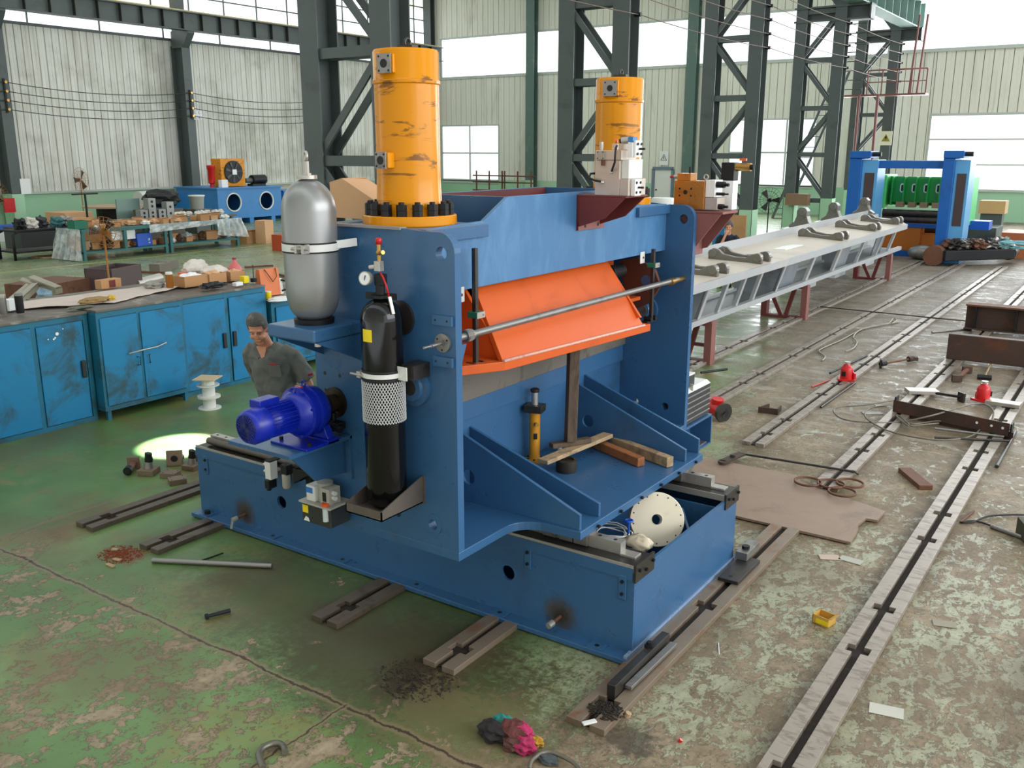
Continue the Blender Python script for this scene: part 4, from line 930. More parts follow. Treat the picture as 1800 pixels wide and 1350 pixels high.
for k in range(8):
    a = 2*PI*k/8+.3; mb.cyl((mx+.155*math.cos(a), 3.955, mz+.155*math.sin(a)), (mx+.155*math.cos(a), 3.94, mz+.155*math.sin(a)), .009, seg=8)
split_build(mb, 'flange_bolt', M_motor, t)
cpl = thing('shaft_coupling', 'greasy dark coupling and flange between blue motor and press plate', 'coupling', (mx, 4.24, 1.65))
mb = MB(); mb.lathe([(0, 0), (.105, 0), (.105, .012), (.06, .014), (.06, .035), (0, .035)], (mx, PN, 1.74), ax, seg=36)
mb.build('flange', mat('greasy_dark_olive_steel', (60, 54, 42), .3, .6, (30, 26, 20), .6, 10, .2), cpl, smooth=40)
mb = MB(); mb.lathe([(0, 0), (.062, 0), (.062, .04), (.068, .045), (.068, .06), (.055, .066), (.055, .085), (0, .085)], (mx, 4.265, 1.74), ax, seg=28); mb.build('sleeve', mat('brown_oily_sleeve', (74, 52, 36), .3, .5), cpl, smooth=40)
mb = MB(); mb.box((mx+.03, 4.24, 1.60), (.15, .08, .05)); mb.cyl((mx-.03, 4.22, 1.62), (mx+.12, 4.22, 1.585), .03, seg=10); mb.cyl((mx+.02, 4.25, 1.55), (mx+.02, 4.25, 1.68), .02, seg=10); mb.build('brake_linkage', M_blackmatt, cpl, bevel=.005)

# ================================================================ lubrication pump and air units
lx, ly = -4.45, 4.19
t = thing('lubrication_pump', 'small grey lubrication pump with smoked tank, orange cap and yellow label', 'pump', (lx, ly, .905))
mb = MB(); mb.bx(lx-.135, lx+.14, ly-.09, ly+.10, .905, 1.045); mb.build('reservoir', M_smoke, t, bevel=.01)
mb = MB(); mb.bx(lx-.15, lx+.155, ly-.105, ly+.11, 1.045, 1.06); mb.build('cover_plate', M_pump_grey, t, bevel=.005)
mb = MB(); mb.bx(lx-.10, lx-.015, ly-.075, ly+.06, 1.06, 1.175); mb.build('control_housing', M_white, t, bevel=.008)
mb = MB(); mb.cyl((lx-.0, ly+.01, 1.06), (lx-.0, ly+.01, 1.19), .055, seg=24); mb.build('motor_housing', M_pump_grey, t, smooth=40)
mb = MB(); mb.bx(lx+.03, lx+.115, ly-.07, ly+.04, 1.06, 1.175); mb.build('terminal_box', M_pump_grey, t, bevel=.004)
mb = MB(); mb.bx(lx-.095, lx-.035, ly-.0765, ly-.075, 1.12, 1.16); mb.build('blue_label', M_blabel, t)
mb = MB(); mb.bx(lx+.055, lx+.09, ly-.0715, ly-.07, 1.085, 1.15); mb.build('black_label', M_blackmatt, t)
for z in (1.11, 1.145):
    mb = MB(); mb.cyl((lx+.115, ly-.03, z), (lx+.145, ly-.035, z), .015, seg=12); mb.build('cable_gland', M_white, t)
mb = MB(); mb.cyl((lx+.09, ly-.08, 1.06), (lx+.09, ly-.08, 1.08), .028, seg=20); mb.build('orange_cap', M_orange_plastic, t, smooth=40)
mb = MB(); mb.cyl((lx+.105, ly-.098, .96), (lx+.105, ly-.098, 1.05), .02, seg=12); mb.build('filler_tube', M_plastic, t, smooth=40)
mb = MB(); mb.bx(lx-.125, lx-.07, ly-.0915, ly-.0905, .975, 1.03); mb.build('yellow_label', M_ylabel, t)
mb = MB(); mb.prism([(lx-.12, ly-.0915, .915), (lx-.06, ly-.0915, .915), (lx-.07, ly-.0915, .94), (lx-.095, ly-.0915, .95)], (0, .0008, 0)); mb.build('triangle_label', M_wlabel, t)
def xyz(px, py, y): p = uy(px, py, y); return p
p = uy(474, 835, 5.02)
t = thing('solenoid_valve', 'small white valve with black plug hanging at the bed top ledge', 'valve', (p.x, 5.05, .60))
mb = MB(); mb.bx(p.x-.035, p.x+.035, 5.0, 5.08, .64, .80); mb.build('body', M_white, t, bevel=.004)
mb = MB(); mb.bx(p.x-.034, p.x+.034, 5.0, 5.12, .80, .81); mb.build('top_cap', M_blackmatt, t)
mb = MB(); mb.bx(p.x-.028, p.x+.03, 4.98, 5.07, .56, .64); mb.cyl((p.x-.02, 5.02, .53), (p.x-.02, 5.02, .57), .02, seg=10); mb.build('plug', M_blackmatt, t, bevel=.006)
for z in (.70, .76):
    mb = MB(); mb.cyl((p.x-.035, 5.03, z), (p.x-.065, 5.02, z), .016, seg=12); mb.build('fitting', M_steel_bright, t)
mb = MB(); mb.bx(p.x-.03, p.x+.03, 5.08, 5.145, .66, .70); mb.build('mount', M_steel, t)
for i, (px, lb, dy, sc) in enumerate(((499, 'air filter bowl with black head beside the small white valve', 0, 1), (541, 'small grey filter bowl half hidden behind the dark triangular bracket', .03, .8))):
    p = uy(px, 850, 5.03)
    t = thing('air_filter', lb, 'filter', (p.x, 5.05, .55))
    mb = MB(); mb.lathe([(0, 0), (.028*sc, .0), (.036*sc, .015), (.036*sc, .13*sc), (0, .13*sc)], (p.x, 5.06, .58), seg=24); mb.build('bowl', M_pump_grey, t, smooth=40)
    mb = MB(); mb.box((p.x, 5.07, .58+.13*sc+.04), (.075*sc, .075, .09)); mb.cyl((p.x, 5.06, .74), (p.x, 5.06, .80), .02, seg=12); mb.build('head', M_blackmatt, t, bevel=.006)
    mb = MB(); mb.bx(p.x-.03, p.x+.03, 5.10, 5.145, .67, .70); mb.build('mount', M_steel, t)
mb = MB(); a = uy(508, 815, 4.9); mb.prism([(-5.62, 4.95, .70), (-5.62, 4.95, .83), (-5.40, 4.95, .83)], (0, .006, 0)); mb.prism([(-5.62, 4.956, .70), (-5.62, 4.956, .83), (-5.612, 4.956, .83), (-5.612, 4.956, .70)], (0, .196, 0)); bmesh.ops.remove_doubles(mb.bm, verts=mb.bm.verts, dist=.0005); tag(mb.build('triangular_bracket', M_blackmatt), 'black triangular sheet bracket hanging below the motor shelf edge', 'bracket')

# ================================================================ valve manifolds on top
t = thing('valve_manifold', 'pale machined valve block on maroon bracket in front of the far cylinder', 'valve block', (-3.36, 6.3, 3.07))
y0, y1 = 6.16, 6.44
mb = MB(); mb.bx(-3.49, -3.285, y0, y1, 3.07, 3.325); mb.build('lower_block', M_block, t, bevel=.003)
mb = MB(); mb.bx(-3.284, -3.21, y0+.002, y1, 3.07, 3.19); mb.build('side_block', M_block, t, bevel=.003)
mb = MB(); mb.bx(-3.284, -3.225, y0+.03, y1-.03, 3.192, 3.33); mb.build('white_cover', M_white, t, bevel=.002)
mb = MB(); mb.bx(-3.485, -3.27, y0-.005, y1-.05, 3.326, 3.395); mb.build('upper_block', M_block, t, bevel=.003)
mb = MB(); mb.bx(-3.47, -3.405, y0-.02, y0-.006, 3.328, 3.392)
for i in (-1, 1):
    for j in (-1, 1): mb.cyl((-3.4375+i*.022, y0-.0205, 3.36+j*.022), (-3.4375+i*.022, y0-.0215, 3.36+j*.022), .005, seg=8, m=1)
mb.build('cover_plate', [M_steel_bright, M_rubber], t)
mb = MB(); mb.cyl((-3.42, y0-.012, 3.33), (-3.42, y0-.012, 3.285), .014, seg=12); mb.build('plug', M_rust, t)
mb = MB(); mb.cyl((-3.46, y0+.03, 3.395), (-3.46, y0+.03, 3.41), .012, seg=10); mb.cyl((-3.46, y0+.03, 3.41), (-3.46, y0+.03, 3.455), .015, seg=14); mb.build('sensor', M_steel_bright, t, smooth=40)
mb = MB(); mb.bx(-3.24, -3.20, y0+.03, y0+.10, 3.345, 3.45); mb.build('valve_body', M_wlabel, t, bevel=.003)
mb = MB(); mb.bx(-3.24, -3.20, y0+.03, y0+.10, 3.452, 3.49); mb.build('blue_plate', M_tank, t)
mb = MB(); mb.cyl((-3.25, y0+.06, 3.468), (-3.30, y0+.045, 3.462), .024, seg=18); mb.cyl((-3.30, y0+.045, 3.462), (-3.315, y0+.04, 3.46), .016, seg=12, m=1); mb.build('solenoid_coil', [M_steel_bright, M_blackmatt], t, smooth=40)
mb = MB(); mb.cyl((-3.33, y0+.04, 3.46), (-3.345, y0+.035, 3.462), .014, seg=10); mb.build('red_plug', M_orange_plastic, t)
mb = MB(); mb.box((-3.32, y0+.06, 3.42), (.10, .06, .045)); mb.build('small_block', M_block, t, bevel=.003)
mb = MB(); mb.tube([(-3.30, y0-.02, 3.43), (-3.295, y0-.05, 3.41), (-3.295, y0-.055, 3.36), (-3.30, y0-.05, 3.31), (-3.325, y0-.035, 3.265), (-3.345, y0-.01, 3.245)], .008, 8); mb.build('hose', M_rubber, t)
mb = MB(); mb.tube([(-3.50, y0+.05, 3.23), (-3.53, y0-.0, 3.225), (-3.52, y0-.03, 3.195), (-3.47, y0-.035, 3.178), (-3.42, y0-.005, 3.168)], .008, 8); mb.build('hose', M_rubber, t)
mb = MB(); mb.cyl((-3.30, y0-.018, 3.40), (-3.30, y0-.018, 3.44), .010, seg=10); mb.cyl((-3.345, y0-.02, 3.243), (-3.352, y0, 3.236), .012, seg=10); mb.cyl((-3.43, y0-.02, 3.167), (-3.415, y0, 3.166), .012, seg=10); split_build(mb, 'hose_end', M_steel_bright, t)
for z0, dx in ((3.345, 0), (3.07, .0)):
    mb = MB(); mb.bx(-3.209 if z0 < 3.2 else -3.199, -3.175 if z0 < 3.2 else -3.18, y0+.04, y0+.14, z0+.0, z0+.12); mb.build('cartridge_cover', M_wlabel, t, bevel=.003)
    mb = MB()
    for i in (0, 1):
        for j in (0, 1): mb.cyl((-3.174+.0, y0+.06+i*.06, z0+.025+j*.07), (-3.168, y0+.06+i*.06, z0+.025+j*.07), .010, seg=8)
    mb.cyl((-3.175, y0+.09, z0+.06), (-3.13, y0+.09, z0+.06), .008, seg=8)
    split_build(mb, 'cap_screw', M_blackmatt, t)
t = thing('valve_manifold', 'orange-tinted steel valve block with red plug on pale maroon bracket behind far plate', 'valve block', (-3.4, 7.97, 2.87))
y0 = 7.86
mb = MB(); mb.bx(-3.63, -3.34, y0, y0+.22, 2.88, 3.13); mb.build('lower_block', M_bronze_block, t, bevel=.003)
mb = MB(); mb.bx(-3.61, -3.48, y0+.01, y0+.15, 3.13, 3.195)
mb.build('upper_block', M_bronze_block, t, bevel=.003)
mb = MB(); mb.cyl((-3.52, y0-.001, 3.03), (-3.52, y0-.003, 3.03), .020, seg=18)
for i in (-1, 1):
    for j in (-1, 1): mb.cyl((-3.52+i*.055, y0-.001, 3.03+j*.03), (-3.52+i*.055, y0-.003, 3.03+j*.03), .009, seg=10)
split_build(mb, 'port', M_rubber, t)
mb = MB(); mb.cyl((-3.61, y0+.05, 3.165), (-3.655, y0+.04, 3.162), .018, seg=14); mb.build('coil', M_steel_bright, t)
mb = MB(); mb.cyl((-3.655, y0+.04, 3.162), (-3.69, y0+.03, 3.16), .010, seg=10); mb.build('red_plug', M_red, t)
mb = MB(); mb.ring((-3.35, y0+.05, 3.165), (0, 1, 0), .020, .006); mb.cyl((-3.35, y0+.05, 3.13), (-3.35, y0+.05, 3.145), .008, seg=8); mb.build('lifting_eye', M_steel_bright, t)
mb = MB(); mb.bx(-3.338, -3.25, y0+.02, y0+.2, 2.99, 3.14); mb.build('cartridge_block', M_wlabel, t, bevel=.004)
mb = MB(); mb.bx(-3.338, -3.22, y0+.02, y0+.2, 2.88, 2.985); mb.build('side_block', M_block, t, bevel=.004)
for z, rr in ((3.10, .028), (3.02, .014), (2.91, .024)):
    mb = MB(); mb.cyl((-3.25, y0+.06, z), (-3.17, y0+.05, z), rr, seg=14); mb.cyl((-3.17, y0+.05, z), (-3.13, y0+.045, z), rr*.5, seg=10); mb.build('solenoid_coil', M_blackmatt, t, smooth=40)
mb = MB(); mb.cyl((-3.52, y0+.08, 3.195), (-3.52, y0+.08, 3.25), .010, seg=8); mb.build('knob_screw', M_blackmatt, t)
mb = MB(); mb.box((-3.23, y0+.3, 3.21), (.12, .12, .16)); mb.build('black_valve', M_blackmatt, t, bevel=.006)
mb = MB(); mb.cyl((-3.16, y0+.28, 3.25), (-3.02, y0+.26, 3.25), .036, seg=18); mb.build('bronze_coil', M_brass, t, smooth=40)
mb = MB(); mb.cyl((-3.02, y0+.26, 3.25), (-2.99, y0+.257, 3.25), .024, seg=14); mb.build('coil_cap', M_blackmatt, t)
mb = MB(); mb.box((-3.1, y0+.27, 3.315), (.06, .03, .02)); mb.build('red_plug', M_orange_plastic, t)
mb = MB(); mb.bx(-3.27, -3.17, y0+.24, y0+.36, 2.875, 3.13); mb.build('riser', M_wlabel, t)
# black servo motor on the outrigger
t = thing('servo_motor', 'black finned motor box with white top on the blue outrigger shelf', 'motor', (-3.55, 8.13, .855))
mb = MB(); mb.bx(-3.72, -3.40, 7.84, 8.40, .862, 1.17)
for k in range(5): mb.bx(-3.40, -3.392, 7.84, 8.40, .90+k*.055, .915+k*.055, m=1)
mb.build('finned_body', [M_dgrey, M_steel], t, bevel=.004)
mb = MB(); mb.prism([(-3.70, 7.84, 1.17), (-3.40, 7.84, 1.17), (-3.44, 7.84, 1.20), (-3.70, 7.84, 1.20)], (0, .56, 0)); mb.build('white_lid', M_white, t)
mb = MB(); mb.bx(-3.68, -3.45, 7.86, 8.12, 1.20, 1.31); mb.build('terminal_box', M_dgrey, t, bevel=.006)
mb = MB(); mb.bx(-3.68, -3.45, 7.86, 8.12, 1.311, 1.325); mb.build('box_lid', M_white, t)
mb = MB(); mb.bar((-3.42, 7.98, 1.17), (-3.42, 7.98, 1.24), .02, .03); mb.build('latch', M_steel_bright, t)
# cardboard carton leaning behind the near cylinder
t = thing('cardboard_box', 'open tan cardboard carton tilted on the press head between accumulator and near cylinder', 'box', (-4.70, 4.75, 2.93))
mb = MB(); P = [Vector((-4.86, 4.78, 2.93)), Vector((-4.36, 4.78, 2.93)), Vector((-4.38, 4.78, 3.03)), Vector((-4.74, 4.78, 3.20)), Vector((-4.86, 4.78, 3.17))]
mb.prism(P, (0, .006, 0)); mb.prism([P[2], P[3], P[3]+Vector((.0, .26, -.01)), P[2]+Vector((0, .26, -.01))], (0, 0, .005)); mb.prism([P[4], P[3], P[3]+Vector((0, .26, 0)), P[4]+Vector((0, .26, 0))], (0, 0, .005)); mb.bx(-4.86, -4.36, 4.786, 5.04, 2.93, 2.936)
mb.build('carton', M_card_pale, t)
mb = MB(); mb.sphere((-4.36, 4.84, 2.97), .045, (1, .8, .8)); tag(mb.build('crumpled_wrap', M_plastic), 'scrap of clear plastic wrap beside the yellow flange', 'wrap')

# ================================================================ things lying on the press slab
slab = .90
t = thing('hydraulic_ram', 'small yellow hydraulic ram with chrome rod standing on the blue slab', 'hydraulic ram', (-3.965, 6.09, slab))
c = (-3.965, 6.09, slab)
mb = MB(); mb.lathe([(0, 0), (.075, 0), (.078, .01), (.078, .022), (.05, .026), (.045, .04), (.045, .42), (0, .42)], c, seg=32); mb.build('barrel', mat('ram_ochre_paint', (206, 140, 22), .35, 0, (120, 80, 30), .5, 8, .08), t, smooth=40)
mb = MB(); mb.box((c[0], c[1], slab+.455), (.15, .13, .06), (0, 0, .25)); mb.build('gland_block', M_steel_dark, t, bevel=.004)
mb = MB(); mb.cyl((c[0], c[1], slab+.485), (c[0], c[1], slab+.60), .027, seg=24); mb.build('rod', M_steel_bright, t, smooth=40)
mb = MB(); mb.lathe([(0, .59), (.034, .59), (.038, .60), (.038, .615), (.02, .625), (0, .625)], c, seg=24); mb.build('rod_cap', M_steel_dark, t, smooth=40)
mb = MB(); mb.cyl((c[0]+.03, c[1]-.03, slab+.33), (c[0]+.055, c[1]-.05, slab+.33), .016, seg=12); mb.build('port', M_brass, t)
mb = MB(); a = R(-48)
mb.bar((c[0]+.0455*math.cos(a), c[1]+.0455*math.sin(a), slab+.20), (c[0]+.0455*math.cos(a), c[1]+.0455*math.sin(a), slab+.25), .03, .003, up=(math.cos(a), math.sin(a), 0)); mb.build('maker_plate', M_blackmatt, t)
mb = MB()
for k in range(6): a = 2*PI*k/6; mb.cyl((c[0]+.063*math.cos(a), c[1]+.063*math.sin(a), slab+.022), (c[0]+.063*math.cos(a), c[1]+.063*math.sin(a), slab+.032), .009, seg=8)
split_build(mb, 'bolt', M_blackmatt, t)
def beam(name, p1, p2, w, h, m, label, cat, bev=.006):
    mb = MB(); mb.bar(p1, p2, w, h); o = mb.build(name, m, bevel=bev); return tag(o, label, cat)
# round puck, plank on it, dark block, tall post holding the blade up
mb = MB(); mb.lathe([(0, 0), (.082, 0), (.085, .01), (.085, .095), (.075, .10), (.06, .10), (.058, .085), (0, .085)], (-3.62, 6.03, slab), seg=32); tag(mb.build('steel_puck', mat('greasy_black_puck', (60, 54, 46), .5, .4, (30, 26, 22), .6, 8, .2), smooth=40), 'round black steel puck under the plank on the blue slab', 'puck')
beam('plank', (-3.70, 5.80, slab+.125), (-3.62, 6.72, slab+.125), .10, .035, M_wood, 'pale short plank lying across the black puck', 'plank')
beam('timber_block', (-3.80, 6.08, slab+.165), (-3.62, 6.40, slab+.165), .075, .04, M_wood_old, 'blackened short timber block on the pale plank at foot of the post', 'timber')
beam('timber_post', (-3.70, 6.22, slab+.187), (-3.665, 6.19, 1.93), .085, .085, M_wood_old, 'tall weathered timber post propping up the orange blade', 'timber')
z = slab
beam('timber_beam', (-3.93, 6.95-.02, slab+.045), (-2.97, 6.58, slab+.045), .075, .085, M_wood, 'longer pale squared timber lying on the slab beside the far gusset', 'timber')
beam('timber_beam', (-3.80, 6.72, slab+.04), (-3.17, 6.46, slab+.04), .075, .075, M_wood_red, 'shorter reddish squared timber lying in front of the pale one', 'timber')
mb = MB(); mb.lathe([(0, 0), (.022, 0), (.032, .07), (.028, .07), (.02, .01), (0, .01)], (-3.93, 6.42, slab), seg=12); tag(mb.build('plastic_cup', M_plastic), 'crumpled clear plastic cup behind the timber post', 'cup')

# ================================================================ cable reel, loose wire and bag in the bed pit
rc = Vector((-2.87, 6.14, .62)); rd = Vector((.50, -.74, .40)).normalized()
t = thing('cable_reel', 'cream plastic cable reel standing on edge in the open end of the bed', 'reel', (rc.x, rc.y, .34))
mb = MB(); mb.lathe([(.04, 0), (.205, 0), (.21, .008), (.205, .016), (.04, .016)], rc+rd*.05, rd, seg=48, caps=False); mb.build('front_disc', mat('cream_plastic', (226, 214, 190), .5, 0, (170, 150, 120), .35, 4, .06), t, smooth=40)
mb = MB(); mb.lathe([(.04, 0), (.205, 0), (.21, .008), (.205, .016), (.04, .016)], rc-rd*.07, rd, seg=48, caps=False); mb.build('rear_disc', MATS['cream_plastic'], t, smooth=40)
mb = MB(); mb.lathe([(.17, 0), (.17, .104)], rc-rd*.054, rd, seg=40, caps=False); mb.lathe([(.04, -.02), (.04, .12)], rc-rd*.05, rd, seg=24, caps=False); mb.build('drum', M_white, t, smooth=40)
mb = MB(); x_ = rd.orthogonal().normalized(); y_ = rd.cross(x_)
for k in range(14):
    a = 2*PI*k/14; q = rc+rd*.067+x_*.185*math.cos(a)+y_*.185*math.sin(a); mb.cyl(q, q+rd*.001, .006, seg=8)
split_build(mb, 'rim_hole', M_rubber, t)
mb = MB(); random.seed(3)
pts = []
for k in range(90):
    a = k*.42; rr = .13+.035*math.sin(k*.31); pts.append((-3.04+rr*1.15*math.cos(a)+.02*math.sin(k*.2), 5.72+rr*math.sin(a), .60+.012*math.sin(k*.9)+k*.0004))
mb.tube(pts, .0045, 5); tag(mb.build('wire_coil', M_white), 'loose loops of thin white wire beside the cream reel', 'wire')
random.seed(5)
mb = MB(); mb.sphere((0, 0, 0), .11, (1, .7, .55), 20)
for v in mb.bm.verts: v.co *= 1+random.uniform(-.16, .16)
for v in mb.bm.verts: v.co += Vector((-2.78, 5.66, .62))
tag(mb.build('plastic_bag', mat('dusty_clear_bag', (200, 186, 160), .35, 0, (150, 136, 112), .4, 4, .08)), 'dusty plastic bag of parts beside the near rail end', 'bag')
mb = MB(); mb.ring((-2.90, 5.74, .74), (0, 0, 1), .028, .008); mb.bar((-2.93, 5.74, .74), (-2.87, 5.74, .74), .01, .008); mb.bar((-2.90, 5.71, .74), (-2.90, 5.77, .74), .01, .008); mb.cyl((-2.90, 5.74, .64), (-2.90, 5.74, .74), .009, seg=8); tag(mb.build('valve_handwheel', M_bluebox), 'small blue handwheel valve in front of the reel', 'valve')
# ================================================================ helpers for clutter
def crumple(mb, c, size, amt=.18, seed=0, seg=16):
    rng = random.Random(seed); n0 = len(mb.bm.verts)
    vs = bmesh.ops.create_icosphere(mb.bm, subdivisions=3, radius=.5)['verts']
    ph = [rng.uniform(0, 6.28) for _ in range(6)]
    for v in vs:
        p = v.co.copy()
        k = 1+amt*(math.sin(p.x*9+ph[0])*math.cos(p.y*11+ph[1])+.6*math.sin(p.z*17+ph[2]+p.x*7)+.5*rng.uniform(-1, 1))
        v.co = Vector((p.x*k*size[0], p.y*k*size[1], max(-.42, p.z*k)*size[2]))+Vector(c)+Vector((0, 0, .42*size[2]))
    for v in vs:
        for f in v.link_faces: f.smooth = False
    return mb
def blob(name, c, size, m, label, cat, group=None, seed=0, amt=.18):
    mb = MB(); crumple(mb, c, size, amt, seed); return tag(mb.build(name, m), label, cat, group)
def open_box(name, c, size, rz, m, label, cat, group=None, flaps=True, fill=None):
    w, d, h = size; t = thing(name, label, cat, c, rz, group) if fill else None
    mb = MB(); th = .006
    q = Matrix.Translation(Vector(c)) @ Matrix.Rotation(rz, 4, 'Z')
    def bx(x0, x1, y0, y1, z0, z1): 
        vs = bmesh.ops.create_cube(mb.bm, size=1)['verts']
        bmesh.ops.transform(mb.bm, matrix=q @ Matrix.Translation(((x0+x1)/2, (y0+y1)/2, (z0+z1)/2)) @ Matrix.Diagonal((x1-x0, y1-y0, z1-z0, 1)), verts=vs)
    bx(-w/2, w/2, -d/2, d/2, 0, th); bx(-w/2, w/2, -d/2, -d/2+th, 0, h); bx(-w/2, w/2, d/2-th, d/2, 0, h)
    bx(-w/2, -w/2+th, -d/2, d/2, 0, h); bx(w/2-th, w/2, -d/2, d/2, 0, h)
    if flaps:
        a = q @ Vector((w/2, -d/2, h)); b = q @ Vector((w/2, d/2, h)); e = q @ Vector((w/2+h*.4, d/2, h+h*.15)); f = q @ Vector((w/2+h*.4, -d/2, h+h*.15))
        mb.prism([a, b, e, f], (0, 0, .004))
    if t:
        mb.build('carton', m, t); fb = MB(); crumple(fb, Vector(c)+Vector((0, 0, h*.4)), (w*.8, d*.8, h*.9), .2, int(w*1000)); fb.build('contents', fill, t); return t
    return tag(mb.build(name, m), label, cat, group)
def solid_box(name, c, size, rz, m, label, cat, group=None, bev=.004):
    mb = MB(); mb.box((c[0], c[1], c[2]+size[2]/2), size, (0, 0, rz)); return tag(mb.build(name, m, bevel=bev), label, cat, group)

# ================================================================ blue steel cabinets
M_scuff = mat('greasy_black_scuff', (30, 36, 36), .5)
def cab_door(t, x, y0, y1, z0, z1, hinge, handle=True, seed=0):
    mb = MB(); mb.bx(x, x+.018, y0, y1, z0, z1); d = mb.build('door', M_cab, t, bevel=.003)
    if handle:
        yh = y1-.05 if hinge == 'l' else y0+.05
        mb = MB(); mb.bx(x+.018, x+.05, yh-.03, yh+.03, z0+(z1-z0)*.42, z0+(z1-z0)*.60); mb.build('latch', M_scuff, d, bevel=.01)
    return d
def cabinet(x, y0, y1, H, label, doors, legs=.0, handles=True):
    t = thing('steel_cabinet', label, 'cabinet', (x-.6, (y0+y1)/2, 0), 0, 'row of blue steel workshop cabinets')
    mb = MB(); mb.bx(x-1.6, x-.0126, y0, y1, legs+.002, H-.032); mb.build('body', M_cab_frame, t, bevel=.004)
    mb = MB(); fr = .06
    mb.bx(x-.012, x, y0, y1, H-.10, H-.03); mb.bx(x-.012, x, y0, y1, legs, legs+.06)
    for yy in [y0]+[b for a, b in doors[:-1]]+[y1-.06]: mb.bx(x-.0125, x+.001, yy, yy+.06, legs+.001, H-.031)
    mb.build('front_frame', M_cab_frame, t)
    mb = MB(); mb.bx(x-1.62, x+.02, y0-.0, y1+.0, H-.03, H); mb.build('worktop', M_benchtop, t, bevel=.004)
    for i, (a, b) in enumerate(doors): cab_door(t, x, a+.06 if i == 0 else a+.065, b-.005, legs+.07, H-.11, 'l' if i % 2 == 0 else 'r', handles)
    if legs:
        mb = MB()
        for yy in (y0+.03, y1-.08): mb.bx(x-.06, x-.01, yy, yy+.05, 0, legs)
        split_build(mb, 'foot', M_cab_frame, t)
    return t
CX = -10.95
cabinet(CX, 4.1, 6.44, 1.42, 'leftmost blue steel cabinet with white paint spots on its door', [(4.1, 4.9), (4.9, 5.70), (5.70, 6.36)])
t = cabinet(CX+.16, 6.46, 7.74, 1.44, 'blue steel cabinet standing forward on legs, bent bar through its door handles', [(6.44, 7.02), (7.0, 7.70)], legs=.12, handles=False)
mb = MB(); mb.tube([(CX+.22, 6.83, .83), (CX+.22, 7.05, .845), (CX+.22, 7.25, .85), (CX+.22, 7.40, .885)], .010, 8); tag(mb.build('bent_bar', M_steel_bright), 'bent bright bar pushed through two cabinet handles', 'bar')
for y, s in ((6.96, 1), (7.16, -1)):
    mb = MB(); mb.tube([(CX+.182, y, .82-.06), (CX+.21, y+.03*s, .82-.06), (CX+.21, y+.03*s, .82-.17), (CX+.182, y, .82-.17)], .006, 6); mb.build('handle', M_blackmatt, t)
cabinet(CX, 7.76, 9.32, 1.42, 'blue steel cabinet behind the walking man with black greasy door latches', [(7.78, 8.55), (8.56, 9.28)])
cabinet(CX+.02, 9.40, 12.6, 1.16, 'lower blue steel cabinet partly behind the man and the grey accumulator', [(9.42, 10.25), (10.26, 11.1), (11.1, 12.5)], legs=.1)
mb = MB()
for y, z, r_ in ((6.02, 1.20, .022), (5.97, 1.14, .012), (5.99, 1.155, .012), (6.10, 1.25, .008), (5.90, 1.15, .008)): mb.cyl((CX+.0185, y, z), (CX+.0193, y, z), r_, seg=10)
mb.bm.faces.ensure_lookup_table()
split_build(mb, 'paint_spot', M_wlabel, [o for o in S.objects if o.name.startswith('steel_cabinet')][0])
# ================================================================ on the cabinet tops (z = 1.44)
BZ = 1.445
def sheet(name, pts, z, m, label, cat, wav=.006, n=14, seed=1):
    """a limp sheet over a quad given by four corner points, with small folds"""
    rng = random.Random(seed); mb = MB(); a, b, c, d = [Vector((*p, z)) for p in pts]; g = []
    for i in range(n+1):
        row = []
        for j in range(n+1):
            u, v = i/n, j/n; p = a.lerp(b, u).lerp(d.lerp(c, u), v); p.z += wav*(1+math.sin(u*19+v*7)+math.cos(v*23+u*5))*.5+rng.uniform(0, wav*.4); row.append(mb.bm.verts.new(p))
        g.append(row)
    for i in range(n):
        for j in range(n): mb.bm.faces.new((g[i][j], g[i+1][j], g[i+1][j+1], g[i][j+1])).smooth = True
    o = mb.build(name, m); s = o.modifiers.new('solid', 'SOLIDIFY'); s.thickness = .002; return tag(o, label, cat)
sheet('white_cloth', [(-11.05, 6.9), (-12.1, 5.35), (-12.15, 8.7), (-11.75, 8.6)], BZ, mat('dusty_pink_white_cloth', (206, 190, 178), .85, 0, (170, 150, 140), .5, 2, .05), 'long dusty white cloth spread over the cabinet tops', 'cloth', .012)
def mug(px, py, r, h, m, label, lid=M_steel):
    p = uz(px, py, BZ)
    if 'jar' in label: p = Vector((-11.12, 9.52, 0))
    Bz = BZ if 'jar' not in label else 1.165
    t = thing('flask' if 'flask' in label else ('jar' if 'jar' in label else 'oil_bottle'), label, 'flask' if 'flask' in label else 'bottle', (p.x, p.y, Bz))
    mb = MB(); mb.lathe([(0, 0), (r*.9, 0), (r, .02), (r, h*.86), (0, h*.86)], (p.x, p.y, Bz), seg=24); mb.build('body', m, t, smooth=40)
    mb = MB(); mb.lathe([(0, h*.86), (r*.98, h*.86), (r*.98, h*.97), (r*.8, h), (0, h)], (p.x, p.y, Bz), seg=24); mb.build('lid', lid, t, smooth=40)
mug(7, 552, .045, .24, M_steel, 'brushed steel drinking flask at the left edge of the cabinet top', M_steel_bright)
mug(36, 550, .048, .25, M_blackmatt, 'black drinking flask with steel lid on the cabinet top', M_steel)
mug(299, 507, .052, .24, M_amber, 'amber oil bottle with white cap in front of the open carton', M_white)
p = uz(20, 545, BZ); solid_box('white_carton', (p.x, p.y, BZ), (.12, .14, .14), .2, M_wlabel, 'small white carton between the two drinking flasks', 'box')
p = uz(191, 506, BZ); t = solid_box('printed_carton', (p.x, p.y, BZ), (.14, .34, .13), .1, M_card, 'small brown carton with dark and red print on the white cloth', 'box')
mb = MB(); mb.box((p.x+.075, p.y+.02, BZ+.065), (.004, .10, .10), (0, 0, .1)); mb.build('dark_print', M_maroon, t)
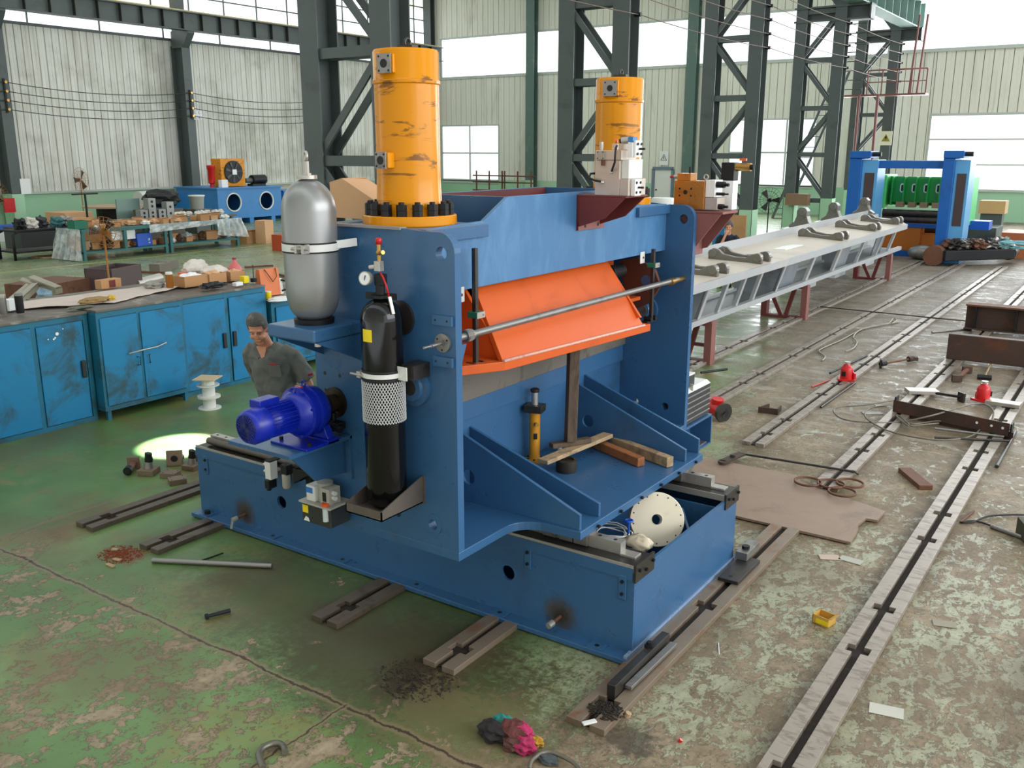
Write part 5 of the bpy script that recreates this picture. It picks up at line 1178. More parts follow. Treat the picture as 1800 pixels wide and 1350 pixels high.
blob('work_gloves', tuple(uz(165, 533, BZ)), (.14, .42, .09), mat('khaki_leather', (150, 122, 76), .7), 'rolled khaki work gloves lying on the cabinet top', 'gloves', seed=2)
blob('yellow_tape_roll', tuple(uz(195, 528, BZ)), (.10, .12, .08), mat('dull_yellow', (206, 170, 60), .6), 'yellow and clear tape bundle beside the khaki gloves', 'tape', seed=5)
blob('grey_rag', tuple(uz(272, 507, BZ)), (.22, .34, .12), mat('grey_cloth', (150, 146, 138), .85), 'crumpled grey rag beside the amber oil bottle', 'rag', seed=3, amt=.22)
blob('green_cloth', tuple(uz(140, 542, BZ)), (.12, .34, .03), mat('grey_green_cloth', (98, 104, 84), .85), 'flat grey-green cloth at the cabinet front edge', 'cloth', seed=8)
blob('black_shoes', tuple(uz(374, 507, BZ)), (.16, .36, .10), M_blackmatt, 'pair of black sandals in front of the cardboard cartons', 'shoes', seed=4, amt=.3)
for i, (px, py, sz, rz, lb) in enumerate(((336, 502, (.26, .44, .16), .05, 'open cardboard carton holding white packs behind the amber bottle'), (374, 497, (.24, .34, .15), .08, 'open cardboard carton behind the black sandals'), (412, 492, (.2, .26, .14), -.1, 'small open carton beside the yellow can'))):
    p = uz(px, py, BZ); open_box('open_carton', (p.x, p.y, BZ), sz, rz, M_card, lb, 'box', 'open cartons on the cabinet tops', False, M_wlabel if i == 0 else M_card_pale)
for i, (px, py, sz, lb) in enumerate(((352, 478, (.3, .46, .32), 'white plastic sack heaped behind the cartons, left one'), (385, 482, (.3, .5, .26), 'white plastic sack heaped behind the cartons, right one'))):
    p = uz(px, py+12, BZ); blob('plastic_sack', (p.x-.1, p.y, BZ), sz, M_paper, lb, 'sack', 'white sacks on the cabinet tops', seed=20+i, amt=.13)
p = uz(318, 496, BZ); solid_box('orange_crate', (-12.2, 8.9, BZ), (.16, .26, .12), 0, M_orange_plastic, 'small orange plastic crate behind the open carton', 'crate')
p = Vector((-12.1, 9.1, BZ)); p = uz(414, 490, BZ); t = thing('pink_jug', 'pink plastic lantern-shaped jug on the cabinet top', 'jug', (p.x, p.y, BZ))
mb = MB(); mb.lathe([(0, 0), (.09, 0), (.11, .08), (.11, .16), (.05, .25), (.028, .27), (.028, .30), (0, .30)], (p.x, p.y, BZ), seg=24); mb.build('body', M_pink, t, smooth=50)
mb = MB(); mb.cyl((p.x, p.y, BZ+.30), (p.x, p.y, BZ+.33), .032, seg=16); mb.build('cap', mat('dark_pink', (130, 50, 54), .4), t)
p = uz(430, 497, BZ); solid_box('yellow_tin', (p.x, p.y, BZ), (.09, .10, .10), .1, M_ylabel, 'small yellow tin beside the white card box', 'tin'); p = uz(418, 502, BZ); solid_box('small_white_box', (p.x, p.y, BZ), (.08, .14, .05), .1, M_wlabel, 'flat white card box in front of the yellow tin', 'box')
p = uz(437, 497, BZ); mb = MB(); mb.cyl((p.x, p.y+.1, BZ), (p.x, p.y+.1, BZ+.06), .05, seg=14); mb.cyl((p.x, p.y+.1, BZ+.06), (p.x, p.y+.1, BZ+.26), .007, seg=6); tag(mb.build('dial_stand', M_blackmatt), 'black magnetic stand with thin rod near the cabinet end', 'stand')
# lower cabinet top
LZ = 1.175
p = Vector((-11.35, 9.72, LZ)); t = thing('shopping_bag', 'orange paper shopping bag with brown cord handles on the lower cabinet', 'bag', (p.x, p.y, LZ))
mb = MB(); mb.prism([(p.x-.08, p.y-.19, LZ), (p.x+.08, p.y-.19, LZ), (p.x+.05, p.y-.19, LZ+.42), (p.x-.03, p.y-.19, LZ+.42)], (0, .38, .0)); mb.build('bag_body', mat('orange_bag_paper', (226, 130, 84), .7, 0, (206, 100, 60), .4, 5, .06), t)
mb = MB(); mb.tube([(p.x+.06, p.y-.10, LZ+.42), (p.x+.10, p.y-.08, LZ+.36), (p.x+.11, p.y+.02, LZ+.22), (p.x+.11, p.y+.10, LZ+.30), (p.x+.06, p.y+.12, LZ+.42)], .008, 6); mb.build('cord_handle', M_rust, t)
mug(472, 540, .05, .12, M_ylabel, 'yellow-green jar at the near end of the lower cabinet', M_white)
p = uz(482, 520, LZ); t = thing('kettle', 'white jug with black handle behind the orange bag', 'kettle', (p.x-.15, p.y+.2, LZ))
mb = MB(); mb.lathe([(0, 0), (.10, 0), (.08, .24), (0, .25)], (p.x-.15, p.y+.2, LZ), seg=20); mb.build('body', M_white, t, smooth=40)
mb = MB(); mb.tube([(p.x-.08, p.y+.22, LZ+.22), (p.x+.02, p.y+.26, LZ+.20), (p.x+.02, p.y+.26, LZ+.08), (p.x-.06, p.y+.22, LZ+.05)], .016, 8); mb.build('handle', M_blackmatt, t)
p = uz(492, 497, LZ); solid_box('blue_tub', (-12.2, 11.3, LZ), (.2, .30, .12), .1, M_bluebox, 'bright blue plastic tub on the lower cabinet', 'tub')
blob('papers', tuple(uz(496, 528, LZ)), (.3, .5, .06), M_wlabel, 'heap of white papers behind the orange bag', 'papers', seed=9)
p = uz(497, 440, 0); solid_box('orange_red_box', (p.x, p.y, 0), (.5, .5, .55), 0, mat('brick_orange_paint', (186, 74, 34), .5), 'orange-red steel box on the floor behind the accumulator', 'box')

# ================================================================ on the floor behind the cabinets
p = uz(60, 530); t = thing('sheet_metal_offcuts', 'stack of grey folded sheet metal profiles leaning on a crate behind the flasks', 'sheet metal', (p.x, p.y, 0))
M_sheetm = mat('galvanised_sheet', (168, 160, 144), .5, .3, (130, 120, 104), .4, 2, .08)
def offcut(a, b, wv, up=.02):
    mb = MB(); a, b, wv = Vector(a), Vector(b), Vector(wv); mb.prism([a, b, b+wv, a+wv], (0, 0, .025)); mb.prism([a+wv, b+wv, b+wv+Vector((0, 0, -.12)), a+wv+Vector((0, 0, -.12))], (.012, .012, 0)); mb.build('folded_sheet', M_sheetm, t)
def foldsheet(q, z):
    P = [uz(x, y, zz) for (x, y), zz in zip(q, z)]; mb = MB(); mb.prism(P, (0, 0, -.03)); mb.prism([P[2], P[3], P[3]-Vector((0, 0, .14)), P[2]-Vector((0, 0, .14))], (P[0]-P[3]).normalized()*.02); mb.build('folded_sheet', M_sheetm, t)
foldsheet(((11, 527), (46, 498), (51, 500), (31, 521)), (.5, .6, .6, .5)); foldsheet(((31, 520), (53, 499), (68, 496), (39, 523)), (.52, .62, .62, .52))
foldsheet(((34, 492), (40, 487), (97, 506), (92, 509)), (.62, .66, .55, .5)); foldsheet(((49, 487), (59, 483), (109, 503), (98, 506)), (.7, .74, .6, .56))
c = uz(52, 528); mb = MB(); mb.box((c.x, c.y+.5, .2), (1.1, 1.5, .4), (0, 0, .3)); mb.build('support_crate', M_rust, t)
c = uz(80, 536); t = blob('light_blue_rag', (c.x+.1, c.y, .1), (.3, .42, .4), mat('pale_blue_cloth', (150, 176, 196), .8), 'pale blue rag draped beside the folded sheet metal', 'rag', seed=11)
c = uz(203, 512); t = thing('dark_steel_box', 'dark brown open steel box on the floor behind the rusty pedestal fan', 'box', (c.x, c.y, 0), .35)
mb = MB(); w_, d_, h_ = .75, 1.15, .62
for a in ((-w_/2, -w_/2+.03, -d_/2, d_/2), (w_/2-.03, w_/2, -d_/2, d_/2), (-w_/2, w_/2, -d_/2, -d_/2+.03), (-w_/2, w_/2, d_/2-.03, d_/2)): mb.bx(*a, 0, h_)
mb.bx(-w_/2, w_/2, -d_/2, d_/2, 0, .03); mb.build('box_shell', mat('plum_brown_paint', (84, 66, 68), .5), t, world=False)
for a, b, lb in (((165, 499), (175, 504), 'pale'), ((238, 499), (280, 488), 'bright')):
    pa, pb = uz(*a, .14), uz(*b, .14); mb = MB(); mb.cyl(pa, pb, .12, seg=20); tag(mb.build('steel_pipe', M_steel_bright), ('short fat steel pipe stub left of the dark box' if lb == 'pale' else 'long bright steel pipe right of the dark box'), 'pipe')
for a, b in (((147, 489), (170, 497)), ((245, 478), (300, 480)), ((110, 515), (140, 510)), ((470, 478), (520, 490)), ((430, 470), (480, 467))):
    pa, pb = uz(*a, .05), uz(*b, .05); mb = MB(); mb.bar(pa, pb, .06, .06); tag(mb.build('steel_bar_offcut', M_rust), {147: 'short dark bar left of the dark open box', 245: 'thin dark bar running right of the dark open box', 110: 'dark bar beside the folded sheet metal', 470: 'dark bar on the floor behind the accumulator', 430: 'dark bar on the floor behind the orange bag'}[a[0]], 'bar', 'bar offcuts behind the cabinets')
for i, (a, lb) in enumerate((((282, 478), 'left of the two grey steel blocks behind the cartons'), ((296, 473), 'right of the two grey steel blocks behind the cartons'))):
    c = uz(*a); solid_box('steel_block', (c.x, c.y, 0), (.35, .5, .25), .3, mat('dull_block_grey', (120, 112, 98), .6), lb, 'block')
# pedestal fans: cage rings of real wire, five blades, motor, pole and base
def fan(base, h, tilt, label, R_=.34, face=(1, -.3), mf=None):
    mf = mf or M_fan
    t = thing('pedestal_fan', label, 'fan', base); b = Vector(base); d = Vector((*face, tilt)).normalized(); c = b+Vector((0, 0, h))
    mb = MB(); mb.cyl(b+Vector((0, 0, .03)), c-Vector((0, 0, .05)), .022, seg=10); mb.build('pole', mf, t)
    mb = MB(); mb.lathe([(0, 0), (.22, 0), (.22, .02), (.05, .05), (0, .05)], b, seg=24); mb.build('base', mf, t)
    mb = MB(); mb.cyl(c-d*.22, c-d*.02, .10, .08, seg=18); mb.build('motor', mf, t, smooth=40)
    x = d.orthogonal().normalized(); y = d.cross(x); mb = MB()
    for k in range(22):
        a = 2*PI*k/22; e = x*math.cos(a)+y*math.sin(a); mb.tube([c-d*.06+e*.05, c-d*.03+e*R_*.7, c+d*.03+e*R_, c+d*.12+e*R_*.7, c+d*.14+e*.04], .004, 4)
    for rr, o in ((R_, .03), (R_*.7, -.03), (R_*.7, .12), (R_*.4, .135)): mb.ring(c+d*o, d, rr, .005, 28, tseg=5)
    mb.build('cage', mf, t)
    mb = MB()
    for k in range(3):
        a = 2*PI*k/3; e = x*math.cos(a)+y*math.sin(a); g = x*math.cos(a+.6)+y*math.sin(a+.6); mb.prism([c+d*.03+e*.04, c+d*.0+e*R_*.85, c+d*.07+g*R_*.85, c+d*.07+g*.05], d*.004)
    mb.build('blades', M_steel_dark, t); return t
b = uz(196, 535); fan((b.x, b.y, 0), 1.62, -.25, 'rusty yellow pedestal fan tilted down, standing behind the cabinets', .36, (.75, -.65))
fan((-40.6, 24.3, 0), 2.05, .05, 'orange-yellow pedestal fan by the green wall', .55, (.95, .4))
fan((-40.2, 20.2, 0), 1.6, -.1, 'pedestal fan at the far left edge near the dark wall column', .5, (.9, -.5))

# ================================================================ teal benches with clutter, left middle distance
def teal_bench(y0, y1, label, x=-27.4, w=1.3, H=.96):
    t = thing('steel_workbench', label, 'workbench', (x-w/2, (y0+y1)/2, 0), 0, 'teal steel workbenches by the aisle')
    for yy in (y0+.05, y1-.05):
        for xx in (x-.05, x-w+.05):
            mb = MB(); mb.bx(xx-.05, xx+.05, yy-.05, yy+.05, 0, H-.04); mb.build('leg', M_tealbench, t)
    mb = MB(); mb.bx(x-w, x, y0, y1, H-.09, H); mb.build('top_frame', M_tealbench, t)
    mb = MB(); mb.bx(x-w, x, y0, y1, .22, .28); mb.build('lower_shelf', M_tealbench, t); return t
teal_bench(16.25, 19.3, 'teal steel workbench nearest the camera with plastic sheet over its left end')
mb = MB(); mb.bx(-27.5, -27.4, 17.7, 17.8, .28, .87); 
tag(mb.build('bench_mid_leg', M_tealbench), 'middle upright of the near teal workbench', 'post')
teal_bench(19.4, 22.3, 'teal steel workbench at the far end with clear plastic hanging over its corner')
t = thing('dark_steel_stand', 'black angle-iron stand with round corners left of the teal benches', 'stand', (-29.8, 16.0, 0))
mb = MB(); mb.tube([(-29.3, 15.1, 0), (-29.3, 15.1, .80), (-29.3, 15.3, .90), (-29.3, 17.4, .90), (-29.3, 17.4, 0)], .045, 6); mb.tube([(-30.2, 15.1, 0), (-30.2, 15.1, .80), (-30.2, 15.3, .90), (-30.2, 17.4, .90), (-30.2, 17.4, 0)], .045, 6); mb.bx(-30.25, -29.25, 15.15, 17.4, .88, .93); mb.bx(-30.25, -29.25, 15.15, 17.4, .22, .27); mb.build('frame', M_blackmatt, t)
def drape(name, pts, m, label, n=16, fold=.05, seed=0):
    """hanging film: rows of points top to bottom, folded in and out"""
    mb = MB(); a, b, c, d = [Vector(p) for p in pts]; nrm = (b-a).cross(d-a).normalized(); g = []
    for j in range(9):
        v = j/8; row = []
        for i in range(n*3+1):
            u = i/(n*3); p = a.lerp(b, u).lerp(d.lerp(c, u), v)+nrm*fold*v*math.sin(u*n*2.1+seed)+nrm*.02*math.sin(v*9+u*31); row.append(mb.bm.verts.new(p))
        g.append(row)
    for j in range(8):
        for i in range(n*3): mb.bm.faces.new((g[j][i], g[j][i+1], g[j+1][i+1], g[j+1][i])).smooth = True
    return tag(mb.build(name, m), label, 'plastic sheet')
def film_mat():
    t = NT('clear_plastic_film'); t.col((226, 230, 230)); t.rough(.15); n = t.noise(3, 6, .7, t.mapping()); t.link(t.math('ADD', .35, t.math('MULTIPLY', t.step(n, .4, .65), .4)), t.b.inputs['Alpha']); return t.m
M_film = film_mat()
drape('plastic_sheet', [(-28.7, 16.18, .99), (-27.36, 16.18, .99), (-27.2, 16.05, .03), (-28.9, 16.0, .03)], M_film, 'clear plastic sheet hanging to the floor over the near bench end', seed=1)
drape('plastic_sheet', [(-27.34, 21.3, 1.0), (-27.34, 22.4, 1.0), (-27.2, 22.6, .3), (-27.3, 21.3, .45)], M_film, 'clear plastic film hanging over the far bench corner', seed=4)
drape('plastic_sheet', [(-27.34, 18.6, .99), (-27.34, 21.3, .99), (-27.3, 21.3, .84), (-27.3, 18.6, .72)], M_film, 'narrow clear film hanging over the bench top edge in the middle', fold=.03, seed=2)
rng = random.Random(11)
def ordw(i): return ('first', 'second', 'third', 'fourth', 'fifth', 'sixth', 'seventh', 'eighth', 'ninth', 'tenth', 'eleventh', 'twelfth', 'thirteenth', 'fourteenth')[i]
cl = [M_card, M_card_pale, M_paper, M_rust, M_white, M_card]
for i in range(42):
    y = 16.5+i*.137; x = -27.6-rng.random()*.95; s_ = rng.uniform(.14, .30)
    if i % 3 == 0: open_box('parts_carton', (x, y, .965), (s_, s_*1.1, s_*.75), rng.uniform(-.4, .4), M_card if i % 2 else M_card_pale, 'open parts carton on the teal benches, '+ordw(i//3)+' from the near end', 'box', 'cartons on the bench tops')
    elif i % 3 == 1: blob('wrapped_parts', (x, y, .965), (s_, s_*1.2, s_*.6), cl[i % 6], 'crumpled wrapped bundle on the teal benches, '+ordw(i//3)+' from the near end', 'bundle', 'bundles on the bench tops', seed=40+i, amt=.2)
    else: solid_box('closed_carton', (x, y, .965), (s_*.9, s_*.8, s_*.6), rng.uniform(-.3, .3), M_card_pale if i % 2 else M_card, 'closed cardboard box on the teal benches, '+ordw(i//3)+' from the near end', 'box', 'closed boxes on the bench tops')
for i in range(24):
    y = 16.55+i*.24; x = -27.7-rng.random()*.5; s_ = rng.uniform(.22, .42)
    if i % 2: blob('stored_bundle', (x, y, .285), (s_, s_, s_*.8), [M_paper, M_plastic, M_tealbench, M_rust][i % 4], 'bagged bundle on the lower shelf of the teal benches, '+ordw(i//2)+' from the near end', 'bundle', 'bundles on the lower bench shelf', seed=70+i, amt=.18)
    else: open_box('stored_carton', (x, y, .285), (s_*.9, s_, s_*.7), rng.uniform(-.2, .2), M_card, 'open carton on the lower shelf of the teal benches, '+ordw(i//2)+' from the near end', 'box', 'cartons on the lower bench shelf')
c = uz(143, 398, .98); open_box('green_basket', (-27.9, 16.45, .965), (.38, .46, .26), 0, M_green_tag, 'teal-green plastic basket on the near end of the bench', 'basket', None, False)
solid_box('blue_case', (-27.75, 18.55, .285), (.3, .62, .42), .15, M_bluebox, 'royal blue case on the lower shelf of the near bench', 'case')
solid_box('white_card', (-27.6, 17.8, .55), (.05, .9, .3), .1, M_wlabel, 'white card panel leaning on the lower bench shelf', 'panel')
# bearings and white sleeves on a second bench row behind
t = thing('steel_workbench', 'dark bench behind the teal ones carrying white parts and perforated blocks', 'workbench', (-30.5, 22, 0))
mb = MB(); mb.bx(-31.3, -29.9, 19.6, 24.3, .86, .92); mb.build('top', M_column, t)
for yy in (19.8, 24.1):
    for xx in (-31.2, -30.0):
        mb = MB(); mb.bx(xx-.05, xx+.05, yy-.05, yy+.05, 0, .86); mb.build('leg', M_column, t)
for i in range(9):
    y = 21.7+i*.28; blob('white_wrapped_part', (-30.2-rng.random()*.4, y, .925), (.26, .3, .2), M_paper, 'white paper-wrapped part on the dark rear bench, '+ordw(i)+' from the left', 'wrapped part', 'white wrapped parts on the rear bench', seed=100+i)
for i, (y, z, h) in enumerate(((20.3, .925, .35), (20.65, .925, .35), (20.65, 1.28, .4), (21.05, .925, .35), (21.4, .925, .6))):
    mb = MB(); mb.bx(-30.35, -30.05, y-.15, y+.15, z, z+h)
    for k in range(2): mb.cyl((-30.049, y, z+h*(.3+.4*k)), (-30.047, y, z+h*(.3+.4*k)), .05, seg=12, m=1)
    tag(mb.build('perforated_block', [M_silver, M_rubber]), ('leftmost silver block with dark holes on the rear bench', 'silver drilled block at the bottom of the pair stack', 'silver drilled block on top of the pair stack', 'small silver drilled block right of the pair stack', 'tall rightmost silver drilled block on the rear bench')[i], 'block', 'perforated blocks on the rear bench')
# odds and ends near the left wall
solid_box('grey_green_panel', (-33.6, 22.0, 0), (.06, 1.2, 1.5), .2, M_column_teal, 'grey-green upright panel among the clutter', 'panel')
t = solid_box('steel_crate', (-32.8, 22.8, 0), (.9, 1.7, 1.1), .1, mat('crate_dark_olive', (84, 78, 66), .6), 'dark ribbed crate with black sheet on top near the green wall', 'crate')
blob('black_tarp', (-33.4, 23.4, 1.12), (1.0, 1.6, .8), M_blackmatt, 'black tarpaulin heaped on the dark crate', 'tarp', seed=6, amt=.12)
mb = MB(); mb.lathe([(0, 0), (.26, 0), (.30, .5), (.33, .5), (.33, .56), (0, .56)], (-33.0, 24.8, 1.0), seg=20); tag(mb.build('paint_bucket', M_white), 'white bucket with lid beside the black tarpaulin', 'bucket')
solid_box('bucket_stand', (-33.0, 24.8, 0), (.8, .8, 1.0), 0, M_column, 'dark stand under the white bucket', 'stand')
t = thing('chair', 'old wooden chair against the green wall by the column', 'chair', (-41.0, 28.4, 0))
for dx in (-.25, .25):
    for dy in (-.25, .25):
        mb = MB(); mb.bx(-41+dx-.03, -41+dx+.03, 28.4+dy-.03, 28.4+dy+.03, 0, .5 if dx > 0 else 1.15); mb.build('leg', M_wood_old, t)
mb = MB(); mb.bx(-41.3, -40.7, 28.1, 28.7, .48, .53); mb.build('seat', M_wood_old, t); mb = MB(); mb.bx(-41.28, -41.22, 28.2, 28.6, .75, 1.12); mb.build('backrest', mat('faded_board', (140, 132, 110), .7), t)
for x, y, s_, lb in ((WX+1.15, 30.0, 1.0, 'red fire extinguisher bottle standing by the wall column'),):
    t = thing('fire_extinguisher', lb, 'extinguisher', (x, y, .4)); mb = MB(); mb.lathe([(0, 0), (.28, .05), (.30, .3), (.26, .95), (.08, 1.05), (.05, 1.25), (0, 1.25)], (x, y, .35), seg=20); mb.build('body', M_red, t, smooth=40); mb = MB(); mb.bx(x-.04, x+.12, y-.04, y+.04, 1.58, 1.68); mb.build('valve', M_blackmatt, t)
    mb = MB(); mb.bx(x-.2, x+.2, y-.2, y+.2, 0, .35); mb.build('wall_box', M_blackmatt, t)
# two grey-blue oil tanks with round openings
def tank(x0, x1, y0, y1, H, holes, label):
    t = thing('oil_tank', label, 'tank', ((x0+x1)/2, (y0+y1)/2, 0), 0, 'blue oil tanks by the left wall')
    mb = MB(); mb.plate([(x1, y0, .25), (x1, y1, .25), (x1, y1, H), (x1, y0, H)], [((x1, y, z), r_) for y, z, r_ in holes], (-.03, 0, 0)); mb.build('front_wall', M_tank, t)
    mb = MB(); mb.bx(x0, x1-.03, y0, y0+.03, .25, H); mb.bx(x0, x1-.03, y1-.03, y1, .25, H); mb.bx(x0, x0+.03, y0, y1, .25, H); mb.bx(x0, x1-.03, y0, y1, .25, .28); mb.build('shell', M_tank, t)
    mb = MB(); mb.bx(x0-.08, x1+.08, y0-.08, y1+.08, H, H+.06); mb.build('lid', M_tank, t)
    for y, z, r_ in holes:
        mb = MB(); mb.ring((x1+.01, y, z), (1, 0, 0), r_+.03, .035, 36); mb.build('rim', M_white, t)
    for i in range(3):
        yy = y0+(y1-y0)*(.15+.35*i); mb = MB(); mb.bx(x0+.1, x1, yy-.12, yy+.12, 0, .25); mb.build('foot', M_tank, t)
    return t
tank(-38.6, -35.6, 27.9, 31.7, 1.62, [(28.8, 1.0, .38), (30.75, 1.0, .38)], 'large blue oil tank with two white-rimmed round openings')
tank(-37.6, -36.2, 32.4, 34.4, 1.35, [(33.0, .85, .35)], 'smaller blue tank half hidden behind the accumulator')
t = thing('oil_cooler', 'yellow oil cooler with black fan on top of the large blue tank', 'oil cooler', (-36.6, 29.4, 1.68))
mb = MB(); mb.bx(-37.0, -36.3, 28.75, 30.15, 1.70, 2.98); mb.build('housing', M_yellow, t, bevel=.02)
mb = MB(); mb.cyl((-36.3, 29.45, 2.36), (-36.24, 29.45, 2.36), .52, seg=36); mb.build('fan_shroud', M_blackmatt, t)
mb = MB()
for k in range(7): a = 2*PI*k/7; mb.prism([(-36.235, 29.45+.1*math.cos(a), 2.36+.1*math.sin(a)), (-36.235, 29.45+.48*math.cos(a), 2.36+.48*math.sin(a)), (-36.215, 29.45+.48*math.cos(a+.3), 2.36+.48*math.sin(a+.3)), (-36.235, 29.45+.1*math.cos(a+.4), 2.36+.1*math.sin(a+.4))], (.008, 0, 0))
split_build(mb, 'fan_blade', M_dgrey, t)
mb = MB(); mb.box((-36.2, 29.45, 2.36), (.05, .24, .24)); mb.build('hub_label', M_wlabel, t)
mb = MB(); mb.lathe([(0, 0), (.1, 0), (.1, .15), (.16, .2), (.16, .8), (.2, .85), (.2, 1.0), (0, 1.02)], (-36.5, 28.35, 1.68), seg=20); tag(mb.build('red_filter', M_red, smooth=40), 'red filter housing beside the yellow oil cooler', 'filter')
solid_box('white_label_box', (-35.95, 28.55, 1.68), (.25, .35, .35), 0, M_wlabel, 'small white box in front of the red filter', 'box')
t = thing('pump_motor', 'dark green pump motor on the right of the blue tank lid', 'motor', (-36.4, 31.0, 1.68))
mb = MB(); mb.cyl((-36.4, 30.6, 1.98), (-36.4, 31.4, 1.98), .22, seg=20); mb.build('body', M_blackmatt, t, smooth=40); mb = MB(); mb.cyl((-36.4, 30.2, 1.94), (-36.4, 30.6, 1.94), .12, seg=12); mb.build('pump', M_column, t); mb = MB(); mb.bx(-36.6, -36.2, 30.5, 31.3, 1.68, 1.78); mb.build('foot', M_blackmatt, t)
# blue cart, bins, crates on the far left floor
solid_box('blue_machine_box', (-39.0, 27.6, .5), (1.0, 1.9, .9), 0, M_cab, 'cyan blue machine cover by the left wall', 'machine'); solid_box('machine_stand', (-39.0, 27.6, 0), (.9, 1.6, .5), 0, M_blackmatt, 'black stand under the cyan blue cover', 'stand')
mb = MB(); mb.cyl((-39.0, 26.1, 1.1), (-39.0, 26.65, 1.1), .42, seg=20); tag(mb.build('white_drum', M_white, smooth=40), 'white drum lying beside the cyan blue cover', 'drum')
solid_box('drum_rest', (-39.0, 26.35, 0), (.7, .5, .72), 0, M_blackmatt, 'dark rest under the white drum', 'stand')
for i, (x, y, sz, m, lb) in enumerate(((-32.9, 17.6, (1.1, 1.3, .75), M_dgrey, 'dark grey-blue plastic bin left of the black stand'), (-32.4, 19.3, (.8, .9, .6), M_card, 'brown carton behind the black stand, left one'), (-32.0, 20.4, (.8, 1.0, .6), M_card, 'brown carton behind the black stand, right one'), (-36.5, 18.5, (1.2, 1.2, .35), M_white, 'low white crate at the far left edge'), (-36.5, 18.9, (.9, 1.2, .2), M_bluebox, 'blue tray resting at far left'), (-30.0, 17.75, (.5, .7, 1.15), M_card, 'tall brown carton between black stand and teal bench'), (-29.6, 16.5, (.8, 1.1, .02), M_card_pale, 'flat cardboard sheet on the floor under the black stand'), (-37.0, 21.5, (1.5, 1.2, .9), M_card_pale, 'orange-brown carton near the dark valves by the wall'))):
    solid_box('storage_bin' if 'bin' in lb or 'crate' in lb or 'tray' in lb else 'carton', (x, y, .36 if 'tray' in lb else (0 if 'flat' not in lb else .005)), sz, .1*i if i < 3 else 0, m, lb, 'bin' if 'bin' in lb or 'crate' in lb or 'tray' in lb else 'box')
for i in range(8):
    x, y = -38.5+rng.random()*3, 19.5+rng.random()*5; blob('machine_part', (x, y, 0), (.6, .7, .55), [M_blackmatt, M_steel_dark, M_dgrey][i % 3], 'dark machine part near the green wall, '+ordw(i)+' of the heap', 'machine part', 'dark parts heaped near the green wall', seed=130+i, amt=.3)
for i in range(5):
    blob('machine_part', (-30.1+rng.random()*.6, 15.6+i*.4, .935), (.35, .4, .35), [M_blackmatt, M_paper, M_dgrey, M_tealbench, M_steel][i], 'assorted %s part on the black stand' % ['black', 'white', 'dark grey', 'teal', 'steel'][i], 'machine part', seed=150+i, amt=.3)
t = thing('round_table', 'round brown-topped table covered with parts near the green wall', 'table', (-37.6, 23.9, 0)); mb = MB(); mb.cyl((-37.6, 23.9, .95), (-37.6, 23.9, 1.02), 1.25, seg=32); mb.build('tabletop', mat('tabletop_tan', (190, 160, 130), .6), t); mb = MB(); mb.cyl((-37.6, 23.9, 0), (-37.6, 23.9, .95), .7, seg=20); mb.build('pedestal', M_blackmatt, t)
t = thing('t_stand', 'slim dark T-shaped stand behind the teal bench', 'stand', (-33.2, 20.0, 0)); mb = MB(); mb.cyl((-33.2, 20.0, 0), (-33.2, 20.0, 1.75), .04, seg=8); mb.build('pole', M_blackmatt, t); mb = MB(); mb.bx(-33.25, -33.15, 19.5, 20.5, 1.75, 1.8); mb.build('crossbar', M_blackmatt, t); mb = MB(); mb.cyl((-33.2, 20, 0), (-33.2, 20, .03), .3, seg=16); mb.build('base', M_blackmatt, t)
# cartons at bench end, teal rag
solid_box('tall_carton', (-27.3, 23.4, 0), (.45, .5, .85), .2, M_card_pale, 'tall pale carton standing on the floor at the far bench end', 'box'); open_box('floor_carton', (-28.0, 23.0, 0), (.7, .7, .45), .3, M_card, 'open brown carton beside the tall pale carton', 'box'); blob('teal_rag', (-26.9, 24.1, 0), (.5, .7, .35), M_tealbench, 'teal rag on the floor by the cartons', 'rag', seed=33)
# notice, junction box on the columns
mb = MB(); mb.bx(WX+1.0, WX+1.012, 21.75, 22.2, 1.5, 2.15); tag(mb.build('wall_notice', M_wlabel), 'small white notice on the far left wall column', 'notice'); mb = MB(); mb.bx(WX+1.0, WX+1.14, 20.9, 21.35, .75, 1.35); tag(mb.build('hose_cabinet', M_red), 'red and white round box on the far left column', 'box')
t = thing('wall_lamp', 'twin white lamp on the second wall column', 'lamp', (WX+1.1, 31.2, 4.9)); mb = MB(); mb.bx(WX+1.0, WX+1.1, 31.0, 31.5, 4.85, 5.35); mb.build('housing', M_white, t)
for i in (0, 1):
    for j in (0, 1):
        mb = MB(); mb.cyl((WX+1.1, 31.13+i*.24, 4.98+j*.24), (WX+1.14, 31.13+i*.24, 4.98+j*.24), .09, seg=12); mb.build('lens', M_plastic, t)
M_wire2 = mat('dull_bronze_wire', (120, 100, 92), .6, .3)
